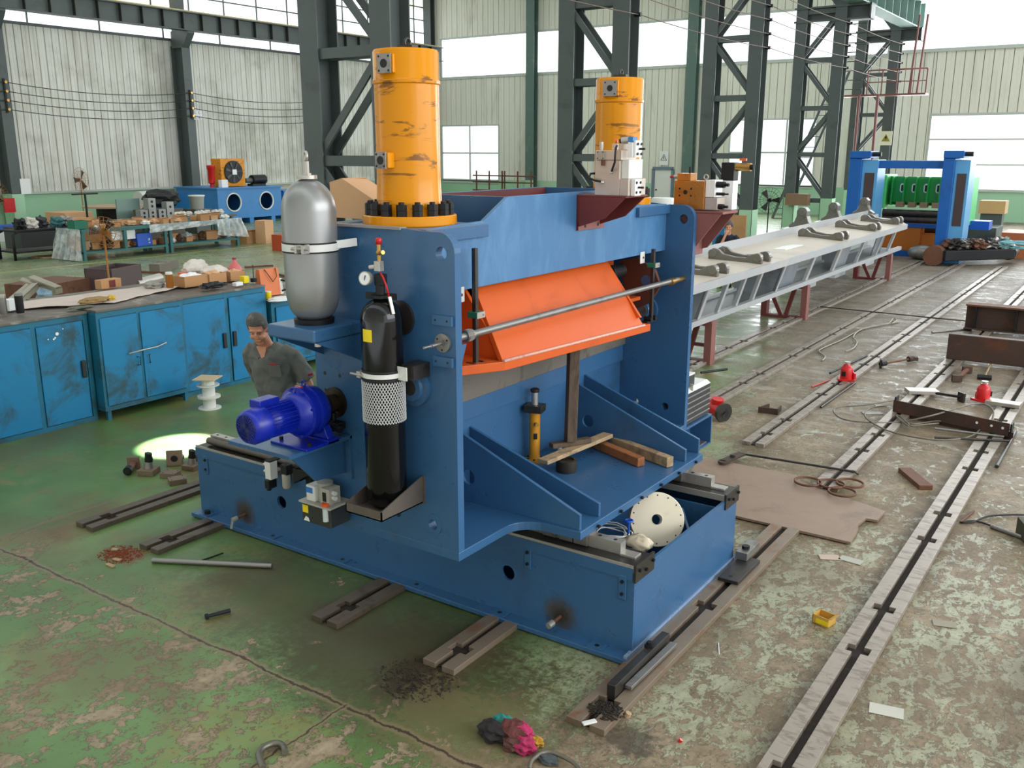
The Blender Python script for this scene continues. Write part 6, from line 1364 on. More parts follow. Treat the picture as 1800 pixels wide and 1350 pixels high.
# conductor wires along the left wall, sagging between the columns
def wire(p0, p1, sag, r_=.018, n=14):
    a, b = Vector(p0), Vector(p1); return [a.lerp(b, i/n)-Vector((0, 0, sag*4*(i/n)*(1-i/n))) for i in range(n+1)]
for k in range(4):
    z = 6.15-.37*k
    for ya, yb in ((12, 21.6), (21.6, 30.9), (30.9, 40.0)):
        mb = MB(); mb.tube(wire((WX+1.15, ya, z), (WX+1.15, yb, z), .28), .018, 5); tag(mb.build('conductor_wire', M_wire), '%s of the four wires along the left wall, %s' % (('topmost', 'second from top', 'third from top', 'lowest')[k], 'at its left end' if ya < 20 else ('in the left corrugated bay' if ya < 25 else 'in the right corrugated bay')), 'wire', 'conductor wires along the left wall')
for y in (21.6, 30.9, 40.0):
    t = thing('insulator_rack', 'insulator rack on the '+('far left', 'second', 'hidden third')[(21.6, 30.9, 40.0).index(y)]+' column of the left wall', 'insulator rack', (WX+1.05, y, 4.9), 0, 'insulator racks on the left wall'); mb = MB(); mb.bx(WX+1.0, WX+1.05, y-.04, y+.04, 4.9, 6.3); mb.build('bracket', M_blackmatt, t)
    for k in range(4):
        mb = MB(); mb.cyl((WX+1.04, y, 6.15-.37*k), (WX+1.2, y, 6.15-.37*k), .06, seg=10); mb.build('insulator', M_brass, t)
# wires from column row to column row in front
for k in range(5):
    z = 8.25-.42*k
    rk = ('highest', 'second highest', 'middle', 'second lowest', 'lowest')[k]
    for i in range(4):
        ya, yb = LC[i][2], LC[i+1][2]; mb = MB(); mb.tube(wire((-11.0, ya, z), (-11.0, yb, z), .07), .012, 5); tag(mb.build('conductor_wire', M_wire2), rk+' wire between '+('the columns behind the two yellow cylinders', 'the far yellow cylinder and the next lattice column', 'the third and fourth lattice columns', 'the two farthest lattice columns')[i], 'wire', 'conductor wires between the lattice columns')
    mb = MB(); mb.tube(wire((-11.0, 1.0, z+.1), (-11.0, LC[0][2], z), .07), .012, 5); tag(mb.build('conductor_wire', M_wire2), rk+' wire left of the lattice column behind the near cylinder', 'wire', 'conductor wires between the lattice columns')
    for i in range(5):
        mb = MB(); mb.cyl((-11.12, LC[i][2], z), (-10.95, LC[i][2], z), .05, seg=8); tag(mb.build('insulator', M_blackmatt), rk+' wire insulator on the '+ordw(i)+' lattice column counted from the near cylinder', 'insulator', 'insulators on the lattice columns')
# ================================================================ long grey fabricated beam on trestles
t = thing('fabricated_beam', 'long pale grey welded beam with cast brackets lying on trestles behind the press', 'steel beam', (-6.2, 20, .75))
# deck: front edge (right, low) and back edge (left, high)
f0, f1 = ux(1205, 509, -5.55), ux(1597, 393, -5.55)
f0 = Vector((-5.55, 12.2, 1.40)); f1 = Vector((-5.55, 26.9, 1.42))
b0 = Vector((-6.85, 12.6, 1.44)); b1 = Vector((-6.85, 28.0, 1.52))
mb = MB(); mb.prism([f0, Vector((-5.55, 26.9, 1.42)), Vector((-6.0, 28.0, 1.46)), b1, b0], (0, 0, .03)); mb.build('deck_plate', M_deck, t)
mb = MB(); mb.bar(f0+Vector((.01, 0, -.03)), f1+Vector((.01, 0, -.03)), .04, .13); mb.build('edge_flange', M_beam_grey, t)
mb = MB(); mb.bar(b0+Vector((-.01, 0, .08)), b1+Vector((-.01, 0, .08)), .03, .22); mb.build('back_flange', M_beam_grey, t)
l0, l1 = Vector((-5.75, 12.0, .755)), Vector((-5.75, 27.3, .765))
mb = MB(); mb.bar(l0, l1, .10, .09); mb.build('lower_chord', M_beam_grey, t)
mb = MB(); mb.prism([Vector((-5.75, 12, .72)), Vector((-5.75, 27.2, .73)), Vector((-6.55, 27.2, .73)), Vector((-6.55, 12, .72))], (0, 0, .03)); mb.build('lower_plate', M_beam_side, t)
mb = MB(); mb.bar((-6.55, 12, .755), (-6.55, 27.2, .765), .10, .09); mb.build('lower_chord', M_beam_grey, t)
ys = [12.7, 13.5, 14.3, 15.1, 15.9, 17.1, 18.9, 20.8, 22.8, 24.6, 25.9]
for i, y in enumerate(ys):
    w_ = .10 if i not in (6, 7, 10) else .16; k = .18 if i < 5 else .25
    mb = MB(); mb.prism([(-5.62, y+k, 1.38), (-5.62, y+k+w_, 1.38), (-5.76, y+w_, .74), (-5.76, y, .74)], (-.06, 0, 0)); mb.build('upright', M_beam_grey, t)
    if i not in (1, 5, 8): continue
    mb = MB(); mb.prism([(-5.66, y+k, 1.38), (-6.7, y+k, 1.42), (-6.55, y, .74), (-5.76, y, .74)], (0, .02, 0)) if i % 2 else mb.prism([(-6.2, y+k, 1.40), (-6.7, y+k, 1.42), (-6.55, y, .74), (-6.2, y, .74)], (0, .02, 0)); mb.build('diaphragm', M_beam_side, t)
for y0_, y1_ in ((17.3, 18.6), (21.3, 22.4), (24.8, 25.7)):
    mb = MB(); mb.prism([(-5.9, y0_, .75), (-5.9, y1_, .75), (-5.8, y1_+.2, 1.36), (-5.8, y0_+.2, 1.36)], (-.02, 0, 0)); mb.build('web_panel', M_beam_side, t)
mb = MB(); mb.box((-6.1, 18.8, 1.475), (.25, 1.1, .02)); mb.build('white_pad', M_white, t)
M_brk = mat('cast_bracket_grey', (120, 116, 108), .38, .5, (80, 74, 66), .5, 5, .1)
# pairs
def bracket_pair(y, lab, s=1.0):
    for j, dy in enumerate((0, .34)):
        q = Matrix.Translation((-6.12, y+dy*s, 1.455+(y-14)*.0028)) @ Matrix.Rotation(R(2), 4, 'Y')
        prof = [(-.40, .0), (-.40, .10), (-.34, .16), (-.26, .15), (-.18, .09), (.0, .065), (.16, .07), (.26, .13), (.34, .14), (.40, .08), (.40, 0)]
        mb = MB(); mb.prism([q @ Vector((x*s, 0, z*s)) for x, z in prof], q.to_3x3() @ Vector((0, .075*s, 0)))
        for x in (-.34, .33): mb.cyl(q @ Vector((x*s, -.02, .085*s)), q @ Vector((x*s, .095*s, .085*s)), .062*s, seg=18)
        mb.build('cast_bracket', M_brk, lab, bevel=.012)
for y in (13.9, 15.9, 21.0, 23.9, 26.3): bracket_pair(y, t, 1.25)
mb = MB(); mb.prism([(-5.80, 16.3, 1.452), (-5.80, 17.0, 1.452), (-6.0, 17.2, 1.46), (-6.3, 17.0, 1.468), (-6.3, 16.3, 1.468)], (0, 0, .012)); mb.build('deck_opening', M_rubber, t)
for y in (13.3, 13.5, 13.7, 13.9):
    for x in (-5.9, -6.15, -6.4): 
        zz = 1.432+(-5.55-x)*.03; mb = MB(); mb.cyl((x, y, zz), (x, y, zz+.003), .018, seg=8); mb.build('bolt_hole', M_rubber, t)
# upright lugs behind the back flange
for px, y in ((1408, 23.5), (1462, 26.2), (1517, 29.4)):
    lug = thing('cast_lug', {23.5: 'nearest grey cast lug standing behind the long beam', 26.2: 'middle grey cast lug behind the long beam', 29.4: 'farthest grey cast lug behind the long beam beside the blue gate'}[y], 'cast lug', (-7.35, y, 0))
    mb = MB(); mb.prism([(-7.35+dx, y, z) for dx, z in ((-.32, 1.5), (.32, 1.5), (.30, 1.56), (.18, 1.64), (.13, 1.78), (.13, 1.92), (.06, 2.0), (-.06, 2.0), (-.13, 1.92), (-.13, 1.78), (-.18, 1.64), (-.30, 1.56))], (0, .28, 0)); mb.cyl((-7.35, y-.02, 1.87), (-7.35, y+.3, 1.87), .09, seg=16); mb.build('lug', M_brk, lug, bevel=.02)
    mb = MB(); mb.bx(-7.7, -7.0, y-.5, y+.5, 0, 1.5); mb.build('support_block', M_plastic, lug)
# red oxide trestles
def trestle(y, label, x0=-6.55, x1=-5.72, H=.71):
    tt = thing('trestle', label, 'trestle', ((x0+x1)/2, y, 0), 0, 'red oxide trestles under the long beam'); m = M_maroon
    for x in (x0, x1):
        mb = MB(); mb.bx(x-.06, x+.06, y-.09, y+.09, 0, H); mb.build('leg', m if x == x0 else M_maroon_pale, tt)
    mb = MB(); mb.bx(x0, x1, y-.08, y+.08, H-.08, H); mb.build('top_bar', m, tt); mb = MB(); mb.bx(x0, x1, y-.08, y+.08, 0, .05); mb.build('bottom_bar', m, tt)
    mb = MB(); mb.bar((x0+.06, y, .60), (x0+.35, y, .05), .05, .08) if y > 15 else mb.bar((x0+.06, y, .3), (x1, y, .3), .05, .05); mb.build('brace', m, tt)
    mb = MB(); mb.bar((x1-.22, y, H-.06), (x1-.38, y, .05), .06, .08); mb.build('brace', m, tt)
trestle(14.0, 'nearest red-brown trestle under the long beam beside the press'); trestle(18.95, 'middle red-brown trestle under the long beam'); trestle(26.1, 'far red-brown trestle under the long beam end')

# ================================================================ blue gate frame, green roller mill, orange base
GX0, GX1, GY = -8.35, -3.9, 31.0
t = thing('gate_frame', 'blue portal frame with two thick posts and crossbar at the far right', 'portal frame', (-6.1, GY, 0))
def post(x0, x1):
    mb = MB(); mb.plate([(x0, GY, 0), (x1, GY, 0), (x1, GY, 2.85), (x0, GY, 2.85)], [], (0, .5, 0)); mb.build('post', M_mill_blue, t, bevel=.02)
p0a, p0b = uy(1483, 400, GY).x, uy(1532, 400, GY).x; p1a, p1b = uy(1645, 400, GY).x, uy(1692, 400, GY).x
GB = uy(1500, 280, GY).z
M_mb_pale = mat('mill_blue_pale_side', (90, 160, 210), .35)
for a, b, ztop in ((p0a, p0b, uy(1500, 278, GY).z), (p1a, p1b, uy(1670, 278, GY).z)):
    mb = MB(); mb.bx(a, a+(b-a)*.45, GY, GY+1.1, 0, ztop); mb.build('post', M_mill_blue, t, bevel=.02)
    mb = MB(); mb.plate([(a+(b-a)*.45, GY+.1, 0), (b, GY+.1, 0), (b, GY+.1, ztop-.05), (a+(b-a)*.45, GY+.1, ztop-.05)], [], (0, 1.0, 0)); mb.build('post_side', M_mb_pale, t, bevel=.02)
    mb = MB(); mb.bx(a+(b-a)*.56, b-(b-a)*.1, GY+.085, GY+.1, 1.15, ztop-.45); mb.build('guide_slot', mat('dark_guide', (70, 56, 56), .5), t)
    mb = MB(); mb.bx(a+.0, a+(b-a)*.75, GY-.05, GY+.9, ztop, ztop+.22); mb.build('post_cap', M_mill_blue, t, bevel=.015)
    mb = MB(); mb.cyl((a+(b-a)*.75, GY+.2, ztop+.12), (a+(b-a)*1.05, GY+.2, ztop+.12), .07, seg=12); mb.build('cap_pin', M_blackmatt, t)
zt = uy(1590, 282, GY+.3).z; zb_ = uy(1590, 296, GY+.3).z
mb = MB(); mb.bx(p0b-.2, p1a+.1, GY+.2, GY+.6, zb_, zt); mb.build('crossbar', M_mill_blue, t, bevel=.015)
for x, ztop in ((p0a, GB),):
    pass
MY = 33.2
t = thing('roller_mill', 'green and orange roller levelling machine standing behind the blue portal frame', 'machine', (-6.0, MY, 0))
xa, xb = uy(1532, 400, MY).x, uy(1700, 400, MY).x; zt = uy(1600, 311, MY).z; zm = uy(1600, 362, MY).z
mb = MB(); mb.bx(xa, xb-.9, MY+.5, MY+.6, zm, zt); mb.build('upper_housing', M_mill_green, t)
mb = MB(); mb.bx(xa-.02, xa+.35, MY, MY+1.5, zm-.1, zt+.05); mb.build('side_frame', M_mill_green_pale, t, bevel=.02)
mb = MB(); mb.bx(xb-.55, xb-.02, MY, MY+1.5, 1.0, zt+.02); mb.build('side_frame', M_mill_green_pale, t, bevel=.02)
mb = MB(); mb.bx(xb-.55, xb-.25, MY, MY+1.2, .45, 1.0); mb.build('side_leg', M_mill_green, t)
n = 5
for i in range(n):
    x = xa+.55+(xb-1.25-xa)*(i)/(n-.4)
    mb = MB(); mb.bx(x-.06, x-.02, MY+.1, MY+.5, zm, zt); mb.build('rib', M_mill_green, t)
    mb = MB(); mb.bx(x-.02, x+(xb-1.25-xa)/(n-.4)-.03, MY+.3, MY+.34, zm+.1, zt-.03); mb.build('front_panel', M_mill_green, t)
    mb = MB(); mb.cyl((x+.26, MY+.28, (zm+zt)/2+.17), (x+.26, MY+.27, (zm+zt)/2+.17), .085, seg=14); mb.cyl((x+.26, MY+.28, (zm+zt)/2+.03), (x+.26, MY+.27, (zm+zt)/2+.03), .085, seg=14); mb.bx(x+.175, x+.345, MY+.272, MY+.28, (zm+zt)/2+.03, (zm+zt)/2+.17); mb.bx(x+.22, x+.28, MY+.25, MY+.27, (zm+zt)/2-.0, (zm+zt)/2+.2, m=1)
    mb.build('slot_window', [M_wlabel, M_blackmatt], t)
    mb = MB(); mb.bx(x+.16, x+.38, MY-.02, MY+.3, zm-.05, zm+.12); mb.build('bearing_block', mat('brown_bearing', (150, 120, 90), .5), t)
zr = uy(1590, 375, MY).z
for z, r_ in ((zr, .12), (zr-.22, .14), (zr-.48, .14)):
    mb = MB(); mb.cyl((xa+.3, MY+.1, z), (xb-.75, MY+.1, z), r_, seg=20); mb.build('roller', M_steel_dark, t, smooth=40)
zo = uy(1560, 398, MY-.6).z; xo0, xo1 = uy(1548, 420, MY-.6).x, uy(1652, 420, MY-.6).x
mb = MB(); mb.bx(xo0-1.2, xo1-.6, MY-.6, MY+1.6, .18, zo); mb.build('orange_base', M_mill_orange, t, bevel=.02)
mb = MB(); mb.bx(xo1-.6, xo1, MY-.5, MY+1.6, .18, zo-.2); mb.build('orange_base_dark', M_mill_orange, t)
mb = MB(); mb.bx(xo0-1.4, xo1+.1, MY-.75, MY+1.6, 0, .18); mb.build('blue_plinth', M_mill_blue, t)
mb = MB(); mb.bx(xo1-1.6, xo1+.3, MY-.62, MY-.3, zo, zo+.12); mb.build('front_beam', M_mill_blue, t)
mb = MB(); mb.bx(xo1+.0, xo1+.5, MY-.9, MY-.85, 1.1, 1.45); mb.build('perforated_guard', M_plastic, t); mb = MB(); mb.bx(xo1+.05, xo1+.42, MY-.9, MY-.86, .35, 1.08); mb.build('yellow_guard', M_card_pale, t)
# junk by the far wall at right
t = thing('conveyor_section', 'dark scrap conveyor section heaped with parts at far right', 'conveyor', (-3.2, 29.6, 0))
a, b = uz(1648, 468), uz(1770, 464)
mb = MB(); mb.bar((a.x, a.y+.1, .32), (b.x, b.y+.1, .32), .55, .30); mb.build('frame', M_blackmatt, t, bevel=.02)
mb = MB(); mb.cyl((a.x-.15, a.y, .30), (a.x-.15, a.y+.5, .30), .30, seg=20); mb.build('wheel', M_rust, t, smooth=40)
mb = MB(); mb.cyl((b.x, b.y, .34), (b.x, b.y+.7, .34), .22, seg=20); mb.build('roller', M_steel_dark, t, smooth=40)
mb = MB(); c = uz(1632, 458); mb.sphere((c.x-.25, c.y+.2, .22), .30, (1.5, .9, .8)); mb.build('steel_housing', M_steel, t)
c = uz(1663, 432, .5); mb = MB(); mb.box((c.x, c.y, .75), (.42, .4, .5), (0, .4, .2)); tag(mb.build('wooden_box', mat('light_box_wood', (196, 150, 86), .7)), 'small light wooden box tilted on the dark conveyor', 'box')
for i in range(10):
    c = Vector((a.x, a.y, 0)).lerp(Vector((b.x, b.y, 0)), .12+i*.085); blob('scrap_part', (c.x, c.y+.5*random.random(), .47), (.45, .4, .32), [M_rust, M_steel_dark, M_steel, M_rust_dark, M_column_teal][i % 5], 'scrap metal part heaped on the dark conveyor, '+ordw(i)+' from the left', 'scrap part', 'scrap on the conveyor', seed=200+i, amt=.35)
random.seed(9); mb = MB(); pts = []
for k in range(60): pts.append((-2.9+.9*math.sin(k*.5)+.01*k, 30.0+.4*math.cos(k*.7), .78+.1*math.sin(k*.37)))
mb.tube(pts, .02, 5); tag(mb.build('blue_hose', mat('pale_blue_hose', (120, 180, 190), .4)), 'tangle of pale blue hose on the scrap conveyor', 'hose')
for px, py, px1, z, m, lb, nm in ((1682, 432, 1752, .75, M_column, 'long dark green steel chest against the far right wall', 'steel_chest'), (1752, 442, 1830, .7, mat('burnt_orange_machine', (170, 96, 56), .5), 'burnt orange machine at the right edge of the photo', 'orange_machine')):
    a = uz(px, py+12); b = uz(px1, py+10); solid_box(nm, ((a.x+b.x)/2, a.y+1.2, 0), (b.x-a.x, 1.6, z+.1), 0, m, lb, 'machine' if 'orange' in nm else 'chest')
c = uz(1730, 440); solid_box('blue_carton', (c.x-.1, 34.2, .86), (.9, .7, .28), 0, M_bluebox, 'bright blue carton on the dark green chest', 'box')
c = uz(1747, 420); solid_box('wooden_tray', (c.x+.3, 37.5, 1.2), (.85, .8, .45), 0, mat('tray_tan', (196, 160, 110), .6), 'tan wooden tray box with pale rim near the right wall', 'box'); solid_box('tray_stand', (c.x+.3, 37.5, 0), (.7, .6, 1.2), 0, M_column, 'dark stand under the tan tray box', 'stand')

# ================================================================ crane runway end and red platform, upper right
# (far end of the runway girder carried by the lattice row)
t = thing('crane_girder', 'pale teal crane girder with web stiffeners over the lattice columns at top right', 'girder', (-10.9, 40, 8.4))
gy0, gy1, gxx = 30.2, 49.6, -10.75
mb = MB(); mb.bx(gxx-.02, gxx+.02, gy0, gy1, 9.0, 10.1); mb.build('web', M_column_teal, t)
mb = MB(); mb.bx(gxx-.35, gxx+.35, gy0, gy1, 8.95, 9.0); mb.build('lower_flange', M_column_teal, t); mb = MB(); mb.bx(gxx-.35, gxx+.35, gy0, gy1, 10.1, 10.15); mb.build('upper_flange', M_column_teal, t)
y = gy0+.3
while y < gy1:
    for s_ in (-1, 1):
        mb = MB(); mb.bx(gxx+.02 if s_ > 0 else gxx-.33, gxx+.33 if s_ > 0 else gxx-.02, y-.02, y+.02, 9.0, 10.1); mb.build('stiffener', M_column_teal, t)
    y += 1.3
mb = MB(); mb.bx(gxx-.35, gxx+.35, gy1-.04, gy1, 8.95, 10.15); mb.build('end_plate', M_column_teal, t)
for i in (2, 3, 4):
    x0, x1, yy = LC[i]
    br = thing('column_bracket', {2: 'dark bracket beam on the lattice column right of the far cylinder', 3: 'dark bracket beam on top of the lattice column with the wooden box', 4: 'dark bracket beam on the farthest lattice column'}[i], 'bracket', (x1, yy, 8.3))
    mb = MB(); mb.bx(x0-.3, gxx+.55, yy-.3, yy+.3, 8.35, 8.42); mb.bx(x0-.3, gxx+.55, yy-.3, yy+.3, 8.86, 8.93); mb.bx(x0-.3, gxx+.55, yy-.03, yy+.03, 8.42, 8.86); mb.bx(gxx+.5, gxx+.55, yy-.3, yy+.3, 8.35, 8.93); mb.build('beam', M_column, br)
t = thing('access_platform', 'thin red-brown ladder platform with handrail beside the farthest lattice column', 'platform', (-11, 46, 5.9))
py_ = 47.6; M_rr = mat('platform_red_brown', (120, 70, 66), .5)
z0 = uy(1520, 167, py_).z; xl, xr = uy(1482, 167, py_).x, uy(1630, 163, py_).x; zh = uy(1628, 121, py_).z
mb = MB(); mb.bx(xl, xr, py_-.4, py_+.4, z0-.08, z0); mb.build('deck', M_rr, t)
mb = MB(); mb.tube([(xl+1.2, py_-.4, zh), (xr, py_-.4, zh)], .04, 6); mb.tube([(xl+1.2, py_-.4, (zh+z0)/2), (xr, py_-.4, (zh+z0)/2)], .025, 6); split_build(mb, 'handrail', M_rr, t)
for k in range(5):
    x = xl+1.2+(xr-xl-1.2)*k/4; mb = MB(); mb.cyl((x, py_-.4, z0), (x, py_-.4, zh), .035, seg=6); mb.build('rail_post', M_rr, t)
for x in (uy(1503, 300, py_).x, uy(1535, 300, py_).x):
    mb = MB(); mb.cyl((x, py_-.45, 0), (x, py_-.45, z0), .07, seg=8); mb.build('support_post', M_rr, t)
lx0 = uy(1597, 150, py_).x
for x in (lx0, lx0+.35):
    mb = MB(); mb.cyl((x, py_+.2, z0), (x+.15, py_+.2, 9.4), .05, seg=6); mb.build('ladder_rail', M_rr, t)
for k in range(9):
    z = 6.2+.42*k
    mb = MB(); mb.cyl((xl, py_-.3, z), (xl+.9, py_-.3, z), .025, seg=5); mb.build('ladder_rung', M_wire, t)
a = uy(1400, 270, 47.0); b = uy(1470, 140, 47.0)
t = thing('wall_stair', 'thin dark diagonal stair ladder seen through the lattice columns', 'stair', (a.x, 47, 0))
for dx in (0, .6):
    mb = MB(); mb.bar((a.x+dx-1.0, 47, 0), (b.x+dx, 47, 7.0), .06, .12); mb.build('stringer', M_column, t)
for k in range(14):
    f_ = k/14; x = a.x-1.0+(b.x-a.x+1.0)*f_; mb = MB(); mb.bx(x, x+.6, 46.95, 47.05, 7.0*f_, 7.0*f_+.04); mb.build('tread', M_column, t)
# warning signs on the columns
for px, y, lb in ((1557, 48.42, 'yellow triangle warning sign on the farthest lattice column'), ):
    c = uy(px, 243, y); t = thing('warning_sign', lb, 'sign', (c.x, y, c.z)); mb = MB(); mb.bx(c.x-.28, c.x+.28, y, y+.02, c.z-.33, c.z+.33); mb.build('plate', mat('sign_cream', (226, 226, 200), .5), t)
    mb = MB(); mb.prism([(c.x-.2, y-.004, c.z-.15), (c.x+.2, y-.004, c.z-.15), (c.x, y-.004, c.z+.2)], (0, .003, 0)); mb.build('yellow_triangle', mat('sign_dark_yellow', (150, 140, 40), .5), t)
    mb = MB(); mb.prism([(c.x-.02, y-.008, c.z+.1), (c.x+.05, y-.008, c.z+.1), (c.x+.02, y-.008, c.z+.02), (c.x+.06, y-.008, c.z+.02), (c.x-.03, y-.008, c.z-.1), (c.x, y-.008, c.z-.0), (c.x-.05, y-.008, c.z-.0)], (0, .003, 0)); mb.build('lightning_mark', M_blackmatt, t)
c = uy(1167, 278, WY-.1); t = thing('warning_sign', 'small white triangle warning sign on the far wall above the door', 'sign', (c.x, WY-.1, c.z)); mb = MB(); mb.bx(c.x-.28, c.x+.28, WY-.1, WY-.07, c.z-.4, c.z+.4); mb.build('plate', M_wlabel, t); mb = MB(); mb.tube([(c.x-.18, WY-.12, c.z-.12), (c.x+.18, WY-.12, c.z-.12), (c.x, WY-.12, c.z+.22)], .02, 5, True); mb.build('triangle_outline', M_seam, t); mb = MB(); mb.bar((c.x, WY-.12, c.z-.05), (c.x, WY-.12, c.z+.1), .03, .02); mb.build('mark', M_seam, t)
# electrical box at the foot of a lattice column, wall fan
c = uy(1400, 350, 39.0); mb = MB(); mb.bx(uy(1381, 350, 39).x, uy(1420, 350, 39).x, 38.95, 39.34, uy(1400, 361, 39).z, uy(1400, 341, 39).z); tag(mb.build('wooden_crate', mat('box_brown_ply', (140, 110, 84), .7)), 'brown plywood box hung between the legs of a lattice column', 'box')
c = uy(1352, 352, 36); fan((c.x, 36, 0), c.z, .0, 'dark fan in a wire cage between two lattice columns', .5, (.2, -1), M_blackmatt)
# racks by the far wall near the low window
for px, lb in ((860, 'thin rusty rack of bars under the low far window'), (910, 'thin rusty rack of bars right of the low far window')):
    c = uy(px, 325, 48.5); t = thing('bar_rack', lb, 'rack', (c.x, 48.5, 0))
    for dx in (-1.0, 0, 1.0):
        mb = MB(); mb.cyl((c.x+dx, 48.5, 0), (c.x+dx, 48.5, 2.1), .05, seg=6); mb.build('upright', M_rust, t)
    for z in (.9, 1.4, 1.8):
        mb = MB(); mb.cyl((c.x-1.3, 48.5, z), (c.x+1.3, 48.5, z), .04, seg=6); mb.build('rail', M_rust, t)
# white cylinder tank and cartons behind the press
c = uy(1166, 330, 24); mb = MB(); mb.lathe([(0, 0), (.35, 0), (.35, 2.0), (.30, 2.1), (0, 2.1)], (c.x, 24, 0), seg=20); tag(mb.build('white_tank', M_white, smooth=40), 'white upright tank seen between the far cylinder and the orange valve block', 'tank')
c = uz(1300, 440); t = thing('cardboard_sheet', 'large brown cardboard panel standing behind the seated person', 'cardboard', (c.x, 29, 0)); mb = MB(); a, b = uy(1266, 400, 29), uy(1311, 400, 29); mb.bx(a.x, b.x, 29, 29.05, 0, uy(1290, 378, 29).z); mb.build('panel', M_card, t)
mb = MB(); a, b = uy(1246, 420, 27), uy(1272, 420, 27); mb.prism([(a.x, 27, 0), (b.x, 27, 0), (b.x, 27, uy(1262, 388, 27).z), (a.x+.2, 27, uy(1255, 400, 27).z)], (0, .3, 0)); tag(mb.build('blue_cover', M_cab), 'cyan blue cover left of the seated person', 'cover')

# ================================================================ steel pieces on the slotted rails, right
a = uz(1662, 635); z1 = uy(1665, 592, a.y).z
mb = MB(); mb.bx(a.x, 1.6, a.y, a.y+.16, .045, .045+.42); tag(mb.build('steel_billet', M_rust_dark, bevel=.012), 'long brown rectangular steel billet lying across the floor rails', 'billet')
a = uz(1716, 590); t = thing('i_beam', 'rust-topped steel I-beam lying behind the brown billet', 'beam', (-1.0, a.y, .05))
y = 19.6; mb = MB(); mb.bx(-2.78, 1.8, y-.18, y+.18, .05, .075); mb.build('lower_flange', M_rust_dark, t); mb = MB(); mb.bx(-2.78, 1.8, y-.18, y+.18, .50, .53); mb.build('upper_flange', M_rust, t); mb = MB(); mb.bx(-2.78, 1.8, y-.02, y+.02, .075, .50); mb.build('web', M_rust_dark, t)
for x in (-2.6, -1.9):
    mb = MB(); mb.bx(x-.015, x+.015, y-.17, y-.02, .075, .5); mb.build('stiffener', M_blackmatt, t)
# channel with holes near the jack
p0, p1 = uz(1575, 715, .1), uz(1778, 758, .1)
t = thing('steel_channel', 'dark brown drilled steel channel lying across two floor rails', 'channel', ((p0.x+p1.x)/2, (p0.y+p1.y)/2, .045))
mb = MB(); mb.bar((p0.x, p0.y, .13), (p1.x, p1.y, .13), .16, .012); mb.bar((p0.x+.03, p0.y-.06, .05), (p1.x+.03, p1.y-.06, .05), .012, .10) ; 
d = (p1-p0).normalized(); nn = Vector((-d.y, d.x, 0)); mb.bar(Vector((p0.x, p0.y, .13))-nn*.08, Vector((p1.x, p1.y, .13))-nn*.08, .012, .16); mb.build('channel', M_rust_dark, t)
mb = MB()
for f_ in (.74, .86, .95): q = Vector((p0.x, p0.y, .14)).lerp(Vector((p1.x, p1.y, .14)), f_)-nn*.0865; mb.cyl(q, q-nn*.002, .016, seg=12)
split_build(mb, 'hole', M_wlabel, t)
mb = MB(); q = Vector((p0.x, p0.y, .05)); mb.box(q+Vector((0, 0, .1)), (.02, .17, .2)); q = Vector((p1.x, p1.y, .05)); mb.box(q+Vector((0, 0, .07)), (.02, .2, .18)); split_build(mb, 'end_plate', M_blackmatt, t)
# red bottle jacks
def jack(px, py, label, rz=0, z=.045):
    p = uz(px, py, z); t = thing('bottle_jack', label, 'jack', (p.x, p.y, z), rz, 'red bottle jacks on the floor rails')
    mb = MB(); mb.bx(-.12, .12, -.10, .10, 0, .03); mb.build('base', M_red, t, bevel=.006, world=False)
    mb = MB(); mb.lathe([(0, .03), (.088, .03), (.088, .17), (.075, .20), (.055, .22), (.05, .235), (.045, .25), (0, .25)], (0, 0, 0), seg=28); mb.build('body', M_red, t, smooth=40, world=False)
    mb = MB(); mb.cyl((0, 0, .25), (0, 0, .27), .03, seg=18); mb.cyl((0, 0, .27), (0, 0, .283), .045, seg=18); mb.build('ram_head', M_steel_bright, t, world=False)
    mb = MB(); mb.cyl((.11, -.02, .03), (.11, -.02, .11), .026, seg=14); mb.bar((.11, -.02, .11), (.05, 0, .16), .03, .02); mb.build('pump_arm', M_red, t, world=False)
    mb = MB(); mb.box((-.045, -.085, .11), (.06, .012, .07), (0, 0, -.4)); mb.build('label_plate', M_blackmatt, t, world=False)
    return t
jack(1487, 668, 'red bottle jack left, standing on the rail beside its red handle', .3); jack(1727, 705, 'red bottle jack right, standing behind the drilled channel', 2.6)
def rod(name, a, b, r_, m, label, cat='rod', z=None, group=None):
    z = r_ if z is None else z; pa, pb = uz(*a, z), uz(*b, z); mb = MB(); mb.cyl(pa, pb, r_, seg=12); return tag(mb.build(name, m, smooth=40), label, cat, group)
rod('jack_handle', (1427, 680), (1468, 665), .012, mat('pinkish_red_paint', (206, 60, 66), .4), 'pink-red jack handle rod on the floor left of the jack', 'handle')
rod('dark_rod', (1459, 656), (1524, 625), .016, M_blackmatt, 'black rod behind the left bottle jack', z=.06)
rod('steel_tube', (1443, 716), (1503, 673), .014, M_steel_dark, 'dark tube lying along the rail in front of the left jack')
rod('steel_tube', (1638, 584), (1708, 578), .018, M_steel, 'grey tube spanner lying before the rusty I-beam')
rod('steel_bar', (1643, 753), (1765, 768), .015, M_steel, 'upper of two parallel steel bars in front of the channel', z=.06)
rod('steel_bar', (1643, 769), (1775, 775), .015, M_steel_dark, 'lower of two parallel steel bars in front of the channel', z=.06)
rod('black_pipe', (1752, 820), (1785, 758), .02, M_steel_dark, 'dark pipe lying along the right rail near the rope loops')
rod('long_cable', (1442, 539), (1725, 567), .012, M_wire, 'long thin straight cable stretched over the rails', 'cable', z=.055)
rod('long_pipe', (268, 985), (478, 995), .022, M_steel, 'long weathered steel pipe on the green floor before the press bed', 'pipe')
